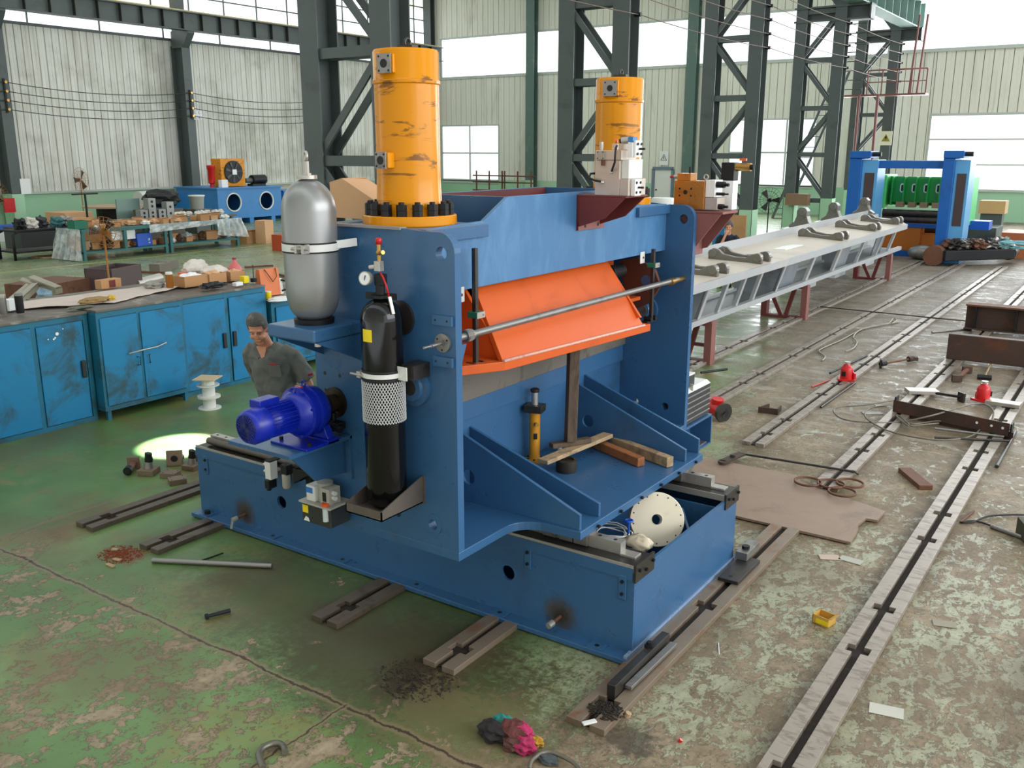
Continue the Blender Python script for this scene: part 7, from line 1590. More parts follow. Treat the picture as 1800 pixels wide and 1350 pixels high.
rod('thin_rod', (355, 985), (392, 972), .006, M_blackmatt, 'thin black rod lying across behind the weathered pipe')
t = thing('hex_bolt', 'large black hexagon bolt lying on the green floor', 'bolt', tuple(uz(382, 1078))); a, b = uz(366, 1083, .02), uz(404, 1073, .02); mb = MB(); mb.cyl(a, b, .014, seg=14); mb.build('shank', M_blackmatt, t); mb = MB(); d = (b-a).normalized(); mb.cyl(a-d*.022, a, .024, seg=6); mb.build('head', M_blackmatt, t); mb = MB(); mb.cyl(b-d*.09, b+d*.002, .0155, seg=14); mb.build('thread', M_rubber, t)
rod('pry_bar', (1300, 797), (1500, 829), .013, M_steel_dark, 'long steel pry bar with bent tip lying over a rail end', 'pry bar', z=.06)
a, b = uz(1497, 828, .06), uz(1509, 834, .03); mb = MB(); mb.tube([a, (a+b)/2+Vector((0, 0, .01)), b], .013, 8); tag(mb.build('pry_bar_tip', M_steel_dark), 'bent tip end of the long pry bar', 'pry bar')
# screw jack, turnbuckle, hammer, plates
t = thing('screw_jack', 'rusty screw jack with black ends lying between two rails', 'screw jack', tuple(uz(1575, 640)))
a, b = uz(1548, 640, .06), uz(1605, 630, .06); mb = MB(); mb.cyl(a, b, .016, seg=12); mb.build('screw', M_rust, t)
mb = MB(); mb.box(a, (.03, .14, .16), (0, 0, .3)); mb.cyl(a, a+(b-a)*.15, .04, seg=12); mb.build('pad', M_blackmatt, t); mb = MB(); mb.box(b, (.14, .12, .06), (0, 0, .4)); mb.cyl(b-(b-a)*.15, b, .045, seg=12); mb.build('foot', M_rust_dark, t)
t = thing('roller_support', 'brown double-flanged roller piece beside the sledge hammer', 'roller', tuple(uz(1690, 660)))
a, b = uz(1682, 665, .06), uz(1700, 650, .06); mb = MB(); mb.cyl(a, b, .035, seg=14); mb.build('barrel', M_rust, t); 
for q in (a, b):
    mb = MB(); mb.box(q, (.14, .06, .10), (0, 0, .5)); mb.build('foot', M_rust_dark, t)
t = thing('sledge_hammer', 'sledge hammer with black head and wooden handle in front of the billet', 'hammer', tuple(uz(1730, 664)))
a, b = uz(1718, 662, .045), uz(1743, 664, .045); mb = MB(); mb.cyl(a, b, .04, seg=8); mb.build('head', M_blackmatt, t); mb = MB(); q = uz(1740, 643, .03); mb.cyl((a+b)/2, q+(q-(a+b)/2)*.15, .014, seg=10); mb.build('handle', M_wood, t)
for (px, py, w_, l_, rz, lb) in ((1621, 684, .22, .42, .5, 'pale steel plate on the middle rail above the channel'), (1764, 705, .20, .42, -.05, 'pale steel plate right of the right bottle jack')):
    p = uz(px, py, .1); solid_box('steel_plate', (p.x, p.y, .046), (l_, w_, .05), rz, M_steel_bright, lb, 'plate')
t = thing('t_bolt', 'long black T-bolt with square plate head near the pale plate', 'bolt', tuple(uz(1670, 693))); a, b = uz(1644, 691, .07), uz(1690, 698, .07); mb = MB(); mb.cyl(a, b, .018, seg=10); mb.build('shank', M_blackmatt, t); mb = MB(); mb.box(b, (.03, .13, .13), (0, 0, .8)); mb.build('square_head', M_steel_dark, t)
for (px, py, s_, lb) in ((1533, 727, .2, 'thin steel shim lying left of the channel with a hole'), (1548, 714, .12, 'small flat steel strip left of the channel'), (1632, 730, .12, 'small flat washer plate before the channel')):
    p = uz(px, py); solid_box('steel_shim', (p.x, p.y, 0.002), (s_*1.3, s_*.6, .01), .6, M_steel, lb, 'shim')
t = thing('angle_bracket', 'small dark angle bracket standing alone on the worn floor', 'bracket', tuple(uz(1350, 725))); p = uz(1350, 727)
mb = MB(); mb.box((p.x, p.y, .04), (.26, .02, .08), (0, 0, .15)); mb.box((p.x-.1, p.y+.12, .035), (.02, .25, .07), (0, 0, -.2)); mb.box((p.x+.1, p.y+.12, .035), (.02, .25, .07), (0, 0, .1)); mb.build('bracket', M_rust_dark, t)
# red valve / motor with flange by the press
p = uz(1262, 738); t = thing('red_valve', 'red cast valve with round steel flange on the floor beside the press', 'valve', (p.x, p.y, 0))
mb = MB(); mb.cyl((p.x-.15, p.y+.1, .14), (p.x+.06, p.y-.02, .12), .10, seg=18); mb.cyl((p.x-.05, p.y+.05, .14), (p.x-.03, p.y+.04, .27), .08, seg=14); mb.build('body', M_red, t, smooth=40)
mb = MB(); mb.cyl((p.x+.06, p.y-.02, .12), (p.x+.10, p.y-.04, .118), .125, seg=24); mb.cyl((p.x+.10, p.y-.04, .118), (p.x+.101, p.y-.041, .118), .055, seg=16, m=1); mb.bar((p.x+.11, p.y-.13, .08), (p.x+.11, p.y+.06, .17), .012, .02); mb.build('flange', [M_steel_dark, M_rubber], t)
rod('black_handle_bar', (1232, 655), (1278, 649), .015, M_blackmatt, 'black handle bar sticking out behind the servo motor', z=.9)
# steel plate on floor with cut outs and rings
P = [uz(*q, .012) for q in ((1210, 838), (1228, 808), (1262, 812), (1400, 838), (1408, 850), (1428, 858), (1448, 866), (1492, 880), (1518, 889), (1556, 902), (1542, 918), (1522, 915), (1508, 926), (1508, 935), (1495, 957), (1300, 912), (1240, 895))]
mb = MB(); mb.prism(P, (0, 0, .022)); tag(mb.build('floor_plate', mat('brown_floor_plate', (150, 126, 108), .5, .3, (120, 98, 84), .6, 1.8, .12)), 'large thin brown steel plate with ragged cut-outs lying on the floor', 'plate')
for i, (px, py) in enumerate(((1420, 848), (1461, 852), (1494, 850), (1480, 866))):
    p = uz(px, py, .05); mb = MB(); mb.lathe([(.125, 0), (.14, 0), (.14, .02), (.125, .02), (.125, 0)], (p.x, p.y, .05 if i != 2 else .046), seg=32, caps=False); tag(mb.build('cut_ring', M_rust), ['left-hand thin steel ring at the plate edge', 'thin steel ring lying over the rail slot', 'right-hand thin steel ring beside the plate', 'thin steel ring nearest the camera by the plate'][i], 'ring')
p = uz(1608, 845); mb = MB(); mb.box((p.x, p.y, .025), (.14, .55, .05), (0, 0, R(34))); tag(mb.build('steel_bar_block', M_rust, bevel=.004), 'short thick flat steel bar lying alone between two rails', 'bar')
# clamps on the near rail
t = thing('rail_clamp', 'long drilled steel clamp bar with black bolt at the near bed corner', 'clamp', (-2.42, 5.0, .045))
mb = MB(); mb.bar((-2.42, 4.62, .075), (-2.42, 5.42, .075), .06, .11); mb.build('clamp_bar', M_steel_dark, t, bevel=.004); mb = MB(); mb.bar((-2.36, 4.74, .07), (-2.35, 5.40, .07), .05, .025); mb.build('side_strip', M_steel, t, bevel=.003)
mb = MB(); mb.hexnut((-2.43, 5.18, .105), .034, .04); mb.cyl((-2.43, 5.18, .145), (-2.43, 5.18, .165), .02, seg=6); mb.build('bolt', M_blackmatt, t)
for y in (4.70, 4.92, 4.96, 5.34):
    mb = MB(); mb.cyl((-2.42, y, .105), (-2.42, y, .1065), .018 if y in (4.70, 5.34) else .01, seg=12); mb.build('hole', M_rubber, t)
t = thing('rail_clamp', 'flat steel clamp plate with block and bolt at the far bed corner', 'clamp', (-2.42, 6.9, .045))
mb = MB(); mb.bx(-2.50, -2.33, 6.55, 7.05, .046, .075); mb.build('plate', M_steel_dark, t, bevel=.003); mb = MB(); mb.bx(-2.51, -2.41, 6.95, 7.25, .076, .145); mb.build('block', M_steel, t, bevel=.003); mb = MB(); mb.hexnut((-2.46, 7.05, .146), .033, .025); mb.build('bolt', M_blackmatt, t); mb = MB(); mb.cyl((-2.42, 6.62, .075), (-2.42, 6.62, .0765), .018, seg=14); mb.build('hole', M_rubber, t)
t = thing('rail_clamp', 'rounded steel clamp strap with bolt on the rail end behind the plate', 'clamp', tuple(uz(1300, 805, .05)))
a, b = uz(1270, 812, .06), uz(1305, 797, .06); mb = MB(); mb.bar(a, b, .10, .02); mb.cyl(a-Vector((0, 0, .01)), a+Vector((0, 0, .01)), .05, seg=20); mb.build('strap', M_rust_dark, t); mb = MB(); mb.hexnut((a+b)/2+Vector((0, 0, .012)), .03, .025); mb.build('bolt', M_steel_dark, t)
# loose paper, cards, small box
for (px, py, w_, l_, rz, m, lb) in ((1458, 980, .10, .17, .5, mat('pinkish_card', (196, 172, 156), .7), 'left of two small flat cards on the worn floor'), (1496, 985, .10, .19, -.1, mat('greyish_card', (176, 174, 160), .5), 'right of two small flat cards on the worn floor'), (1558, 1250, .12, .20, .2, mat('pale_card', (196, 192, 180), .6), 'small pale metal card near the bottom right'), (1660, 1097, .10, .16, .3, mat('faint_card', (150, 142, 124), .6), 'faint thin plate on the floor right of the near rail'), (1335, 652, .08, .22, .3, mat('pink_strip', (206, 190, 186), .6), 'pale pink paper strip on the floor right of the press')):
    p = uz(px, py); solid_box('flat_card', (p.x, p.y, .002), (l_, w_, .003), rz, m, lb, 'card', bev=0)
p = uz(1448, 1095); t = open_box('small_carton', (p.x, p.y, 0), (.13, .11, .07), -.25, mat('tea_yellow_card', (206, 160, 70), .7, 0, (160, 90, 40), .5, 8, .1), 'tiny open yellow-brown carton on the worn floor', 'box')
c = uz(1447, 1093, .035); mb = MB(); mb.box((p.x, p.y-.058, .03), (.10, .002, .035), (0, 0, -.25)); tag(mb.build('carton_label', M_ylabel), 'yellow printed label on the front of the tiny carton', 'label')
rod('white_straw', (1263, 1130), (1264, 1150), .003, M_wlabel, 'thin white plastic straw on the worn floor', 'straw')
for px, py, m, lb, s_ in ((1194, 1304, M_red, 'tiny red plastic cap on the floor', .012), (1102, 1260, M_wood, 'small chip of pale wood beside the rail end', .02), (1448, 978+2, M_red, 'x', 0)):
    if s_: p = uz(px, py); mb = MB(); mb.cyl((p.x, p.y, 0), (p.x+.01, p.y+.005, s_*1.4), s_, seg=10); tag(mb.build('red_plug' if m == M_red else 'wood_chip', m), lb, 'plug' if m == M_red else 'wood chip')
p = uz(1036, 1270, .05); solid_box('white_scraper', (p.x, p.y, .046), (.035, .09, .012), -.6, M_white, 'small white scrap lying on the near rail end', 'scrap')
# dirt heap on the rail end, rust powder, wood chips
def heap(x, y, z, n, r_, m, label, seed):
    rng = random.Random(seed); mb = MB()
    for _ in range(n):
        a, d = rng.uniform(0, 6.28), r_*rng.random()**.95; s_ = rng.uniform(.002, .007)
        mb.box((x+math.cos(a)*d, y+math.sin(a)*d*.8, z+s_*.4), (s_*2, s_*1.3, s_), (rng.random(), rng.random(), rng.random()*3))
    return tag(mb.build('dirt_crumbs', m), label, 'dirt', kind='stuff')
heap(-2.37, 4.47, .047, 500, .12, M_slotdirt, 'black dirt crumbs on the near rail end', 1)
heap(-3.60, 4.13, .0, 600, .30, M_slotdirt, 'black metal chips spilled on the green floor', 2)
heap(-6.98, 4.17, .0, 500, .22, mat('rust_powder', (130, 60, 26), .9), 'rust-brown flakes spilled by the slotted rail tip', 3)
for i, (px, py) in enumerate(((194, 995), (206, 985), (202, 967))):
    p = uz(px, py); solid_box('wood_chip', (p.x, p.y, 0), (.10-.02*i, .035, .015), .2*i, M_wood, ['largest pale wood chip in the rust flakes', 'middle pale wood chip in the rust flakes', 'small pale wood chip above the rust flakes'][i], 'wood chip')
# ================================================================ ropes
def rope(name, pix, r_, m, label, z=.03, closed=False, cat='wire rope', sub=6):
    P = [uz(px, py, (zz if zz is not None else z)) for px, py, *rest in pix for zz in [rest[0] if rest else None]]; out = []; n = len(P)
    for i in range(n if closed else n-1):
        p0, p1, p2, p3 = P[(i-1) % n if closed else max(i-1, 0)], P[i], P[(i+1) % n], P[(i+2) % n if closed else min(i+2, n-1)]
        for k in range(sub):
            u = k/sub; out.append(.5*((2*p1)+(-p0+p2)*u+(2*p0-5*p1+4*p2-p3)*u*u+(-p0+3*p1-3*p2+p3)*u**3))
    if not closed: out.append(P[-1])
    mb = MB(); mb.tube(out, r_, 7, closed); return tag(mb.build(name, m), label, cat)
rope('wire_rope', [(1568, 704), (1520, 712), (1478, 715), (1465, 722), (1480, 736), (1520, 742), (1580, 742), (1640, 730, .17), (1700, 713, .2), (1728, 710, .2), (1746, 722, .19), (1740, 745, .1), (1722, 756)], .011, M_hose, 'big loop of wire rope draped over the drilled channel', .05)
rope('wire_rope', [(1560, 712), (1530, 718), (1520, 730), (1535, 744), (1570, 760), (1640, 773), (1690, 771), (1715, 762), (1724, 750), (1712, 745), (1680, 745), (1650, 740), (1610, 745), (1590, 742)], .011, M_hose, 'second wire rope loop lying in front of the channel', .06)
rope('wire_rope', [(1598, 750), (1582, 738), (1576, 730), (1584, 733), (1596, 744), (1604, 748), (1650, 744)], .012, M_hose, 'knotted end of wire rope on the middle rail', .07)
rope('wire_rope', [(1445, 634), (1450, 627), (1440, 618), (1446, 612), (1480, 597), (1520, 577), (1560, 570), (1580, 566)], .012, mat('light_wire_rope', (150, 144, 130), .5, .4), 'pale wire rope sling lying between two rails', .02)
rope('wire_rope', [(1486, 618), (1500, 612), (1506, 602), (1500, 592), (1512, 580), (1540, 573), (1562, 568), (1570, 560), (1576, 563), (1568, 569)], .012, MATS['light_wire_rope'], 'pale wire rope sling curling behind the left bottle jack', .03)
rope('black_hose', [(1800, 905), (1770, 905), (1735, 908), (1710, 918), (1690, 918), (1715, 916), (1745, 925), (1765, 930)], .009, M_rubber, 'thin black cable curling to the torch at the right edge', .015, cat='cable')
rod('hose_rod', (1742, 925), (1798, 945), .02, M_steel, 'chrome torch handle lying at the right edge'); p = uz(1795, 945); solid_box('torch_box', (p.x+.12, p.y, 0), (.26, .3, .16), .4, mat('dark_olive_case', (62, 62, 44), .6), 'dark olive case cut by the right edge', 'case')
rod('brown_peg', (1712, 898), (1688, 918), .010, M_rust, 'small brown peg beside the black cable')
# hook at bottom left edge, rag and rope at bottom centre
M_hook = mat('worn_hook_steel', (120, 116, 104), .4, .6, (70, 60, 50), .5, 8, .1)
rope('steel_hook', [(462, 1350), (458, 1338), (455, 1325), (462, 1315), (476, 1308), (490, 1307), (498, 1312), (501, 1322)], .020, M_hook, 'worn steel lifting hook cut by the bottom edge', .03, cat='hook')
rope('wire_rope', [(930, 1352), (934, 1338), (948, 1326), (966, 1322), (990, 1330), (1010, 1342), (1022, 1356)], .014, M_hose, 'twisted steel wire rope end at the bottom edge beside the rag', .03)
t = thing('rag', 'crumpled multicoloured rag, pink, teal, yellow and dark red, on the floor', 'rag', tuple(uz(895, 1308)))
for i, (px, py, sz, m) in enumerate(((868, 1296, (.20, .15, .10), mat('rag_dark', (40, 34, 34), .9)), (884, 1281, (.13, .09, .10), mat('rag_teal', (44, 126, 120), .9)), (900, 1298, (.17, .16, .12), mat('rag_maroon', (92, 46, 42), .9)), (918, 1298, (.12, .12, .10), mat('rag_pink', (176, 44, 92), .9)), (922, 1320, (.13, .13, .09), mat('rag_magenta', (164, 40, 84), .9)), (944, 1309, (.09, .07, .05), mat('rag_mustard', (180, 136, 40), .9)), (905, 1316, (.16, .12, .08), mat('rag_brown', (90, 56, 48), .9)))):
    p = uz(px, py); mb = MB(); crumple(mb, (p.x, p.y, 0), sz, .22, 300+i); mb.build('rag_fold', m, t)
t2 = blob('grey_rag', tuple(uz(962, 1338)), (.14, .09, .04), mat('rag_grey_blue', (70, 76, 78), .8), 'small oily grey rag beside the wire rope end', 'rag', seed=310)

# ================================================================ pipe flanges and fittings on the green floor, left
def fitting(px, py, label, kind, rz=0, s=1.0):
    p = uz(px, py); t = thing('pipe_flange_fitting', label, 'fitting', (p.x, p.y, 0), rz, 'pipe flange fittings on the green floor')
    m1 = mat('fitting_brown_steel', (134, 114, 96), .45, .5, (84, 64, 50), .5, 10, .15)
    if kind == 'stand':
        mb = MB(); mb.box((0, 0, .03*s), (.16*s, .16*s, .06*s)); mb.build('flange_block', m1, t, bevel=.004, world=False)
        mb = MB(); mb.cyl((0, 0, .06*s), (.01, 0, .13*s), .045*s, .035*s, seg=16); mb.build('neck', M_steel, t, world=False)
        mb = MB(); mb.cyl((.01, 0, .13*s), (.015, 0, .17*s), .042*s, seg=6); mb.cyl((.012, 0, .17*s), (.015, 0, .21*s), .034*s, seg=16); mb.cyl((.012, 0, .20*s), (.015, 0, .215*s), .036*s, seg=6); mb.build('nut', M_blackmatt, t, world=False)
    elif kind == 'lie':
        mb = MB(); mb.box((-.11, 0, .07), (.045, .14, .14)); mb.build('flange_block', m1, t, bevel=.004, world=False)
        mb = MB(); mb.cyl((-.09, 0, .07), (.05, 0, .055), .034, seg=16); mb.build('neck', M_rust, t, world=False)
        mb = MB(); mb.cyl((.05, 0, .055), (.12, 0, .05), .046, seg=16); mb.cyl((.12, 0, .05), (.122, 0, .05), .03, seg=12, m=1); mb.build('nut', [M_blackmatt, M_rubber], t, world=False)
    elif kind == 'face':
        mb = MB(); mb.box((0, 0, .085), (.045, .17, .17), (0, -.15, 0)); mb.cyl((.024, 0, .085), (.028, 0, .085), .038, seg=16, m=1); mb.build('flange_block', [m1, M_rubber], t, bevel=.004, world=False)
        mb = MB(); mb.cyl((-.02, 0, .085), (-.13, .05, .05), .036, seg=14); mb.build('neck', M_rust_dark, t, world=False)
    else:
        mb = MB(); mb.box((0, 0, .03), (.17, .14, .055), (0, 0, 0)); 
        for i in (-1, 1):
            for j in (-1, 1): mb.cyl((i*.06, j*.045, .0576), (i*.06, j*.045, .059), .009, seg=8, m=1)
        mb.build('flange_block', [m1, M_rubber], t, bevel=.004, world=False)
fitting(231, 830, 'leftmost pipe fitting lying on its side', 'lie', -.9); fitting(262, 833, 'upright pipe fitting with black nut, second from left', 'stand', .5, 1.1)
fitting(300, 838, 'flat drilled flange block in front of the upright fittings', 'flat', .4); fitting(308, 818, 'flange block standing on edge showing its round hole', 'face', -.8)
fitting(338, 824, 'upright pipe fitting with black nut close to the bed corner', 'stand', .3, 1.0); fitting(352, 815, 'pipe fitting half hidden behind the bed corner', 'face', .5); fitting(312, 849, 'small bright tilted flange block nearest the camera', 'flat', 1.1)
# white spools with board lid
p = uz(369, 717); t = thing('wire_spool_stack', 'two stacked white plastic spools with a square board on top before the cabinets', 'spool', (p.x, p.y, 0))
for i in range(2):
    z = i*.165; mb = MB(); mb.lathe([(0, z), (.15, z), (.15, z+.012), (.085, z+.014), (.085, z+.15), (.15, z+.152), (.15, z+.164), (0, z+.164)], (p.x, p.y, 0), seg=32); mb.build('spool', M_white, t, smooth=40)
mb = MB(); mb.cyl((p.x, p.y, .33), (p.x, p.y, .41), .085, seg=24); mb.build('spool', M_white, t); mb = MB(); mb.box((p.x, p.y, .418), (.30, .30, .012), (0, 0, .5)); mb.build('board_lid', mat('ply_lid', (206, 180, 140), .7), t)
# ================================================================ people
def loft(mb, pts, rad, seg=16, cap=True, m=0):
    """closed tapered tube through pts; rad is r or (rx, ry) with ry along the local forward axis"""
    P = [Vector(p) for p in pts]; rings = []; prev = None
    for i, p in enumerate(P):
        t = (P[min(i+1, len(P)-1)]-P[max(i-1, 0)]).normalized()
        x = Vector((1, 0, 0)) if prev is None else prev
        x = x-t*x.dot(t); x = x.normalized() if x.length > .05 else t.orthogonal().normalized(); prev = x; y = t.cross(x)
        r = rad[i] if isinstance(rad[i], tuple) else (rad[i], rad[i])
        rings.append([mb.bm.verts.new(p+x*r[0]*math.cos(2*PI*k/seg)+y*r[1]*math.sin(2*PI*k/seg)) for k in range(seg)])
    for a, b in zip(rings, rings[1:]):
        for k in range(seg): f = mb.bm.faces.new((a[k], a[(k+1) % seg], b[(k+1) % seg], b[k])); f.smooth = True; f.material_index = m
    if cap:
        mb.bm.faces.new(rings[0][::-1]).material_index = m; mb.bm.faces.new(rings[-1]).material_index = m
def remesh(o, v=.006, sm=3):
    r = o.modifiers.new('fuse', 'REMESH'); r.mode = 'VOXEL'; r.voxel_size = v; r.use_smooth_shade = True
    s = o.modifiers.new('smooth', 'SMOOTH'); s.iterations = sm; s.factor = .5
def hand(mb, w, e, palm, curl=.5, thumb=1):
    """w wrist, e direction of the fingers, palm = palm normal; five separate fingers"""
    w = Vector(w); e = Vector(e).normalized(); n = Vector(palm); n = (n-e*n.dot(e)).normalized(); s = e.cross(n)*thumb
    mb2 = mb
    k = w+e*.045; loft(mb2, [w, w+e*.03, w+e*.07, w+e*.095], [(.026, .02), (.034, .018), (.040, .015), (.038, .013)], 12)
    for i, (off, L) in enumerate(((.030, .072), (.010, .080), (-.011, .074), (-.030, .058))):
        b = w+e*.085+s*off; c = curl*(1+.15*i); p = [b]; d = e.copy(); q = b
        for j, f in enumerate((.45, .32, .25)):
            d = (d*math.cos(c*.7)+n*math.sin(c*.7)).normalized(); q = q+d*L*f; p.append(q)
        loft(mb2, p, [.0095, .009, .008, .006], 8)
    b = w+e*.03+s*.030; d1 = (e*.6+s*.75+n*.25).normalized(); d2 = (e*.85+s*.3+n*.4).normalized()
    loft(mb2, [b-s*.01, b+d1*.03, b+d1*.03+d2*.03, b+d1*.03+d2*.055], [.014, .0115, .010, .007], 8)
def head_parts(body, hairmb, c, tilt, yaw, sc=1.0, features=None, hair_long=False):
    """head into the body mesh; tilt = chin down (rad), yaw = turn"""
    q = Matrix.Translation(Vector(c)) @ Matrix.Rotation(yaw, 4, 'Z') @ Matrix.Rotation(tilt, 4, 'X') @ Matrix.Diagonal((sc, sc, sc, 1))
    def el(mb, p, r, s_, seg=20):
        vs = bmesh.ops.create_uvsphere(mb.bm, u_segments=seg, v_segments=seg//2+2, radius=r)['verts']
        bmesh.ops.transform(mb.bm, matrix=q @ Matrix.Translation(p) @ Matrix.Diagonal((*s_, 1)), verts=vs)
        for f in {f for v in vs for f in v.link_faces}: f.smooth = True
    el(body, (0, .012, .03), .1, (.76, .92, .95), 28)          # skull
    el(body, (0, -.022, -.042), .075, (.88, .86, 1.0), 24)    # face and jaw
    el(body, (0, -.060, -.094), .028, (1.2, .75, .8))           # chin
    el(body, (0, -.094, -.014), .015, (.75, .9, 1.6)); el(body, (0, -.099, -.033), .013, (1.3, .8, .7))    # nose
    el(body, (0, -.074, .020), .03, (1.8, .42, .5))           # brow
    for s in (-1, 1):
        el(body, (s*.077, .012, -.012), .026, (.3, .7, 1.15)); el(body, (s*.042, -.072, -.035), .022, (1, .6, .8))
    el(body, (0, -.086, -.066), .017, (1.4, .4, .38))         # lips
    if features is not None:
        for s in (-1, 1):
            el(features['eye'][0 if s < 0 else 1], (s*.030, -.080, -.001), .0085, (1.3, .5, .4), 12)
            el(features['brow'][0 if s < 0 else 1], (s*.032, -.086, .021), .016, (1.2, .25, .17), 12)
        el(features['mouth'], (0, -.0925, -.066), .015, (1.2, .16, .12), 12)
    # hair: cap over crown, back and sides, leaving the face free
    n0 = len(hairmb.bm.verts)
    vs = bmesh.ops.create_uvsphere(hairmb.bm, u_segments=36, v_segments=22, radius=.1)['verts']
    rng = random.Random(5)
    for v in vs:
        k = 1.075+rng.uniform(-.012, .012)
        if v.co.z > .02: k += .04
        v.co = Vector((v.co.x*.77*k, v.co.y*.93*k+.016, v.co.z*.96*k+.036))
    dele = [v for v in vs if (v.co.y < -.055 and v.co.z < .064+.1*0) or (v.co.z < (-.09 if hair_long else -.035)+.0) or (abs(v.co.x) > .05 and v.co.y < .0 and v.co.z < .02)]
    bmesh.ops.delete(hairmb.bm, geom=dele, context='VERTS')
    bmesh.ops.transform(hairmb.bm, matrix=q, verts=[v for v in hairmb.bm.verts])
    return q

# ---- walking man in grey work shirt
HS = 1.13
hp = uz(462, 551, 1.70*HS)
face = (Vector((-hp.x, -hp.y, 0)).normalized()*.90+Vector((-AR.x, -AR.y, 0)).normalized()*.44).normalized()
rz = math.atan2(face.x, -face.y)
man = thing('person', 'grey-haired man in grey short-sleeved work shirt walking with head bowed, between cabinets and blue motor', 'person', (hp.x, hp.y, 0), rz)
man.scale = (HS, HS, HS)
body, hair, feat = MB(), MB(), {'eye': [MB(), MB()], 'brow': [MB(), MB()], 'mouth': MB()}
HC = (0, -.10, 1.585)
head_parts(body, hair, HC, .30, .22, 1.0, feat)
loft(body, [(0, .0, 1.38), (0, -.02, 1.44), (0, -.05, 1.50), (0, -.07, 1.55)], [(.075, .06), (.056, .056), (.054, .056), (.055, .058)], 16)
loft(body, [(0, .01, .92), (0, .0, 1.05), (0, .005, 1.22), (0, .01, 1.36), (0, .01, 1.42)], [(.15, .11), (.14, .10), (.165, .11), (.17, .10), (.08, .06)], 20)
# arms: left arm (image right) hangs slightly out and back, right arm forward
loft(body, [(.16, .02, 1.38), (.215, .03, 1.33), (.245, .05, 1.19), (.265, .07, 1.09), (.275, .07, .98), (.27, .04, .90)], [.055, .05, .044, .039, .034, .026], 14)
hand(body, (.27, .04, .905), (.05, -.15, -.95), (-.9, -.3, .1), .45, 1)
loft(body, [(-.16, .02, 1.38), (-.20, .03, 1.32), (-.215, .08, 1.18), (-.215, .14, 1.08), (-.20, .20, .98), (-.19, .23, .88)], [.055, .05, .044, .039, .034, .026], 14)
hand(body, (-.19, .23, .885), (.05, -.1, -.95), (.9, -.3, .1), .5, -1)
# legs mid stride
loft(body, [(.09, .02, .95), (.10, -.04, .72), (.10, -.09, .50), (.10, -.06, .30), (.10, -.05, .07)], [.085, .075, .055, .05, .036], 14)
loft(body, [(-.09, .02, .95), (-.10, .06, .72), (-.10, .08, .50), (-.10, .20, .30), (-.10, .30, .12)], [.085, .075, .055, .05, .036], 14)
o = body.build('body', M_skin, man, world=False); remesh(o, .0055, 2)
o = hair.build('hair', M_hair, man, world=False); s_ = o.modifiers.new('thick', 'SOLIDIFY'); s_.thickness = .008; s_.offset = -1
for k in feat['eye']: k.build('eye', M_hair, man, world=False)
for k in feat['brow']: k.build('eyebrow', M_hair, man, world=False)
feat['mouth'].build('mouth', mat('lip_brown', (150, 84, 72), .5), man, world=False)
# shirt: torso, open collar, sleeves with folds
sh = MB()
loft(sh, [(.0, .015, .80), (.0, .015, .84), (.0, .01, .95), (.0, .0, 1.08), (0, .0, 1.22), (0, .005, 1.34), (0, .0, 1.41), (0, -.005, 1.445)], [(.185, .145), (.19, .15), (.185, .145), (.175, .135), (.185, .135), (.20, .125), (.15, .095), (.085, .075)], 40)
loft(sh, [(.13, .01, 1.385), (.20, .025, 1.36), (.228, .04, 1.25), (.25, .055, 1.18), (.262, .06, 1.14)], [.072, .070, .070, .078, .084], 24)
loft(sh, [(-.13, .01, 1.385), (-.195, .02, 1.35), (-.212, .05, 1.24), (-.218, .10, 1.14), (-.218, .12, 1.10)], [.075, .072, .070, .074, .076], 24)
rng = random.Random(2)
o = sh.build('shirt', M_shirt, man, world=False); remesh(o, .008, 3)
tx = bpy.data.textures.new('shirt_folds', 'CLOUDS'); tx.noise_scale = .16; d_ = o.modifiers.new('folds', 'DISPLACE'); d_.texture = tx; d_.strength = .05; d_.mid_level = .5
mb = MB()
for s in (-1, 1): mb.prism([(s*.008, -.088, 1.36), (s*.075, -.05, 1.45), (s*.095, -.02, 1.47), (s*.10, -.07, 1.40), (s*.045, -.118, 1.335)], (0, -.010, .006))
split_build(mb, 'collar', M_shirt, man, world=False)
mb = MB(); mb.prism([(-.012, -.088, 1.345), (.012, -.088, 1.345), (.045, -.075, 1.44), (-.045, -.075, 1.44)], (0, -.035, 0)); mb.build('neck_opening', M_skin, man, world=False)
mb = MB(); mb.box((.10, -.150, 1.245), (.10, .012, .10), (0, 0, .25)); mb.build('pocket', M_shirt, man, world=False, bevel=.004)
mb = MB(); mb.box((.10, -.158, 1.305), (.05, .004, .018), (0, 0, .25)); mb.build('chest_badge', mat('red_stitching', (170, 50, 60), .7), man, world=False)
mb = MB(); mb.box((.345, -.02, 1.20), (.004, .05, .022), (0, .35, -.4)); mb.build('sleeve_badge', MATS['red_stitching'], man, world=False)
tr = MB()
loft(tr, [(0, .01, .98), (0, .01, .90), (0, .01, .84)], [(.165, .125), (.175, .13), (.15, .12)], 24)
loft(tr, [(.085, .02, .92), (.10, -.04, .72), (.10, -.09, .50), (.10, -.06, .30), (.10, -.05, .06)], [.105, .098, .085, .080, .080], 20)
loft(tr, [(-.085, .02, .92), (-.10, .06, .72), (-.10, .08, .50), (-.10, .20, .30), (-.10, .29, .13)], [.105, .098, .085, .080, .080], 20)
o = tr.build('trousers', M_trouser, man, world=False); remesh(o, .009, 3)
for x, y, z, rx in ((.10, -.09, 0, 0), (-.10, .28, .045, -.5)):
    mb = MB(); mb.sphere((x, y, z+.045), .05, (.95, 2.6, .9), 18, rot=(rx, 0, 0)); o = mb.build('shoe', M_blackmatt, man, world=False)

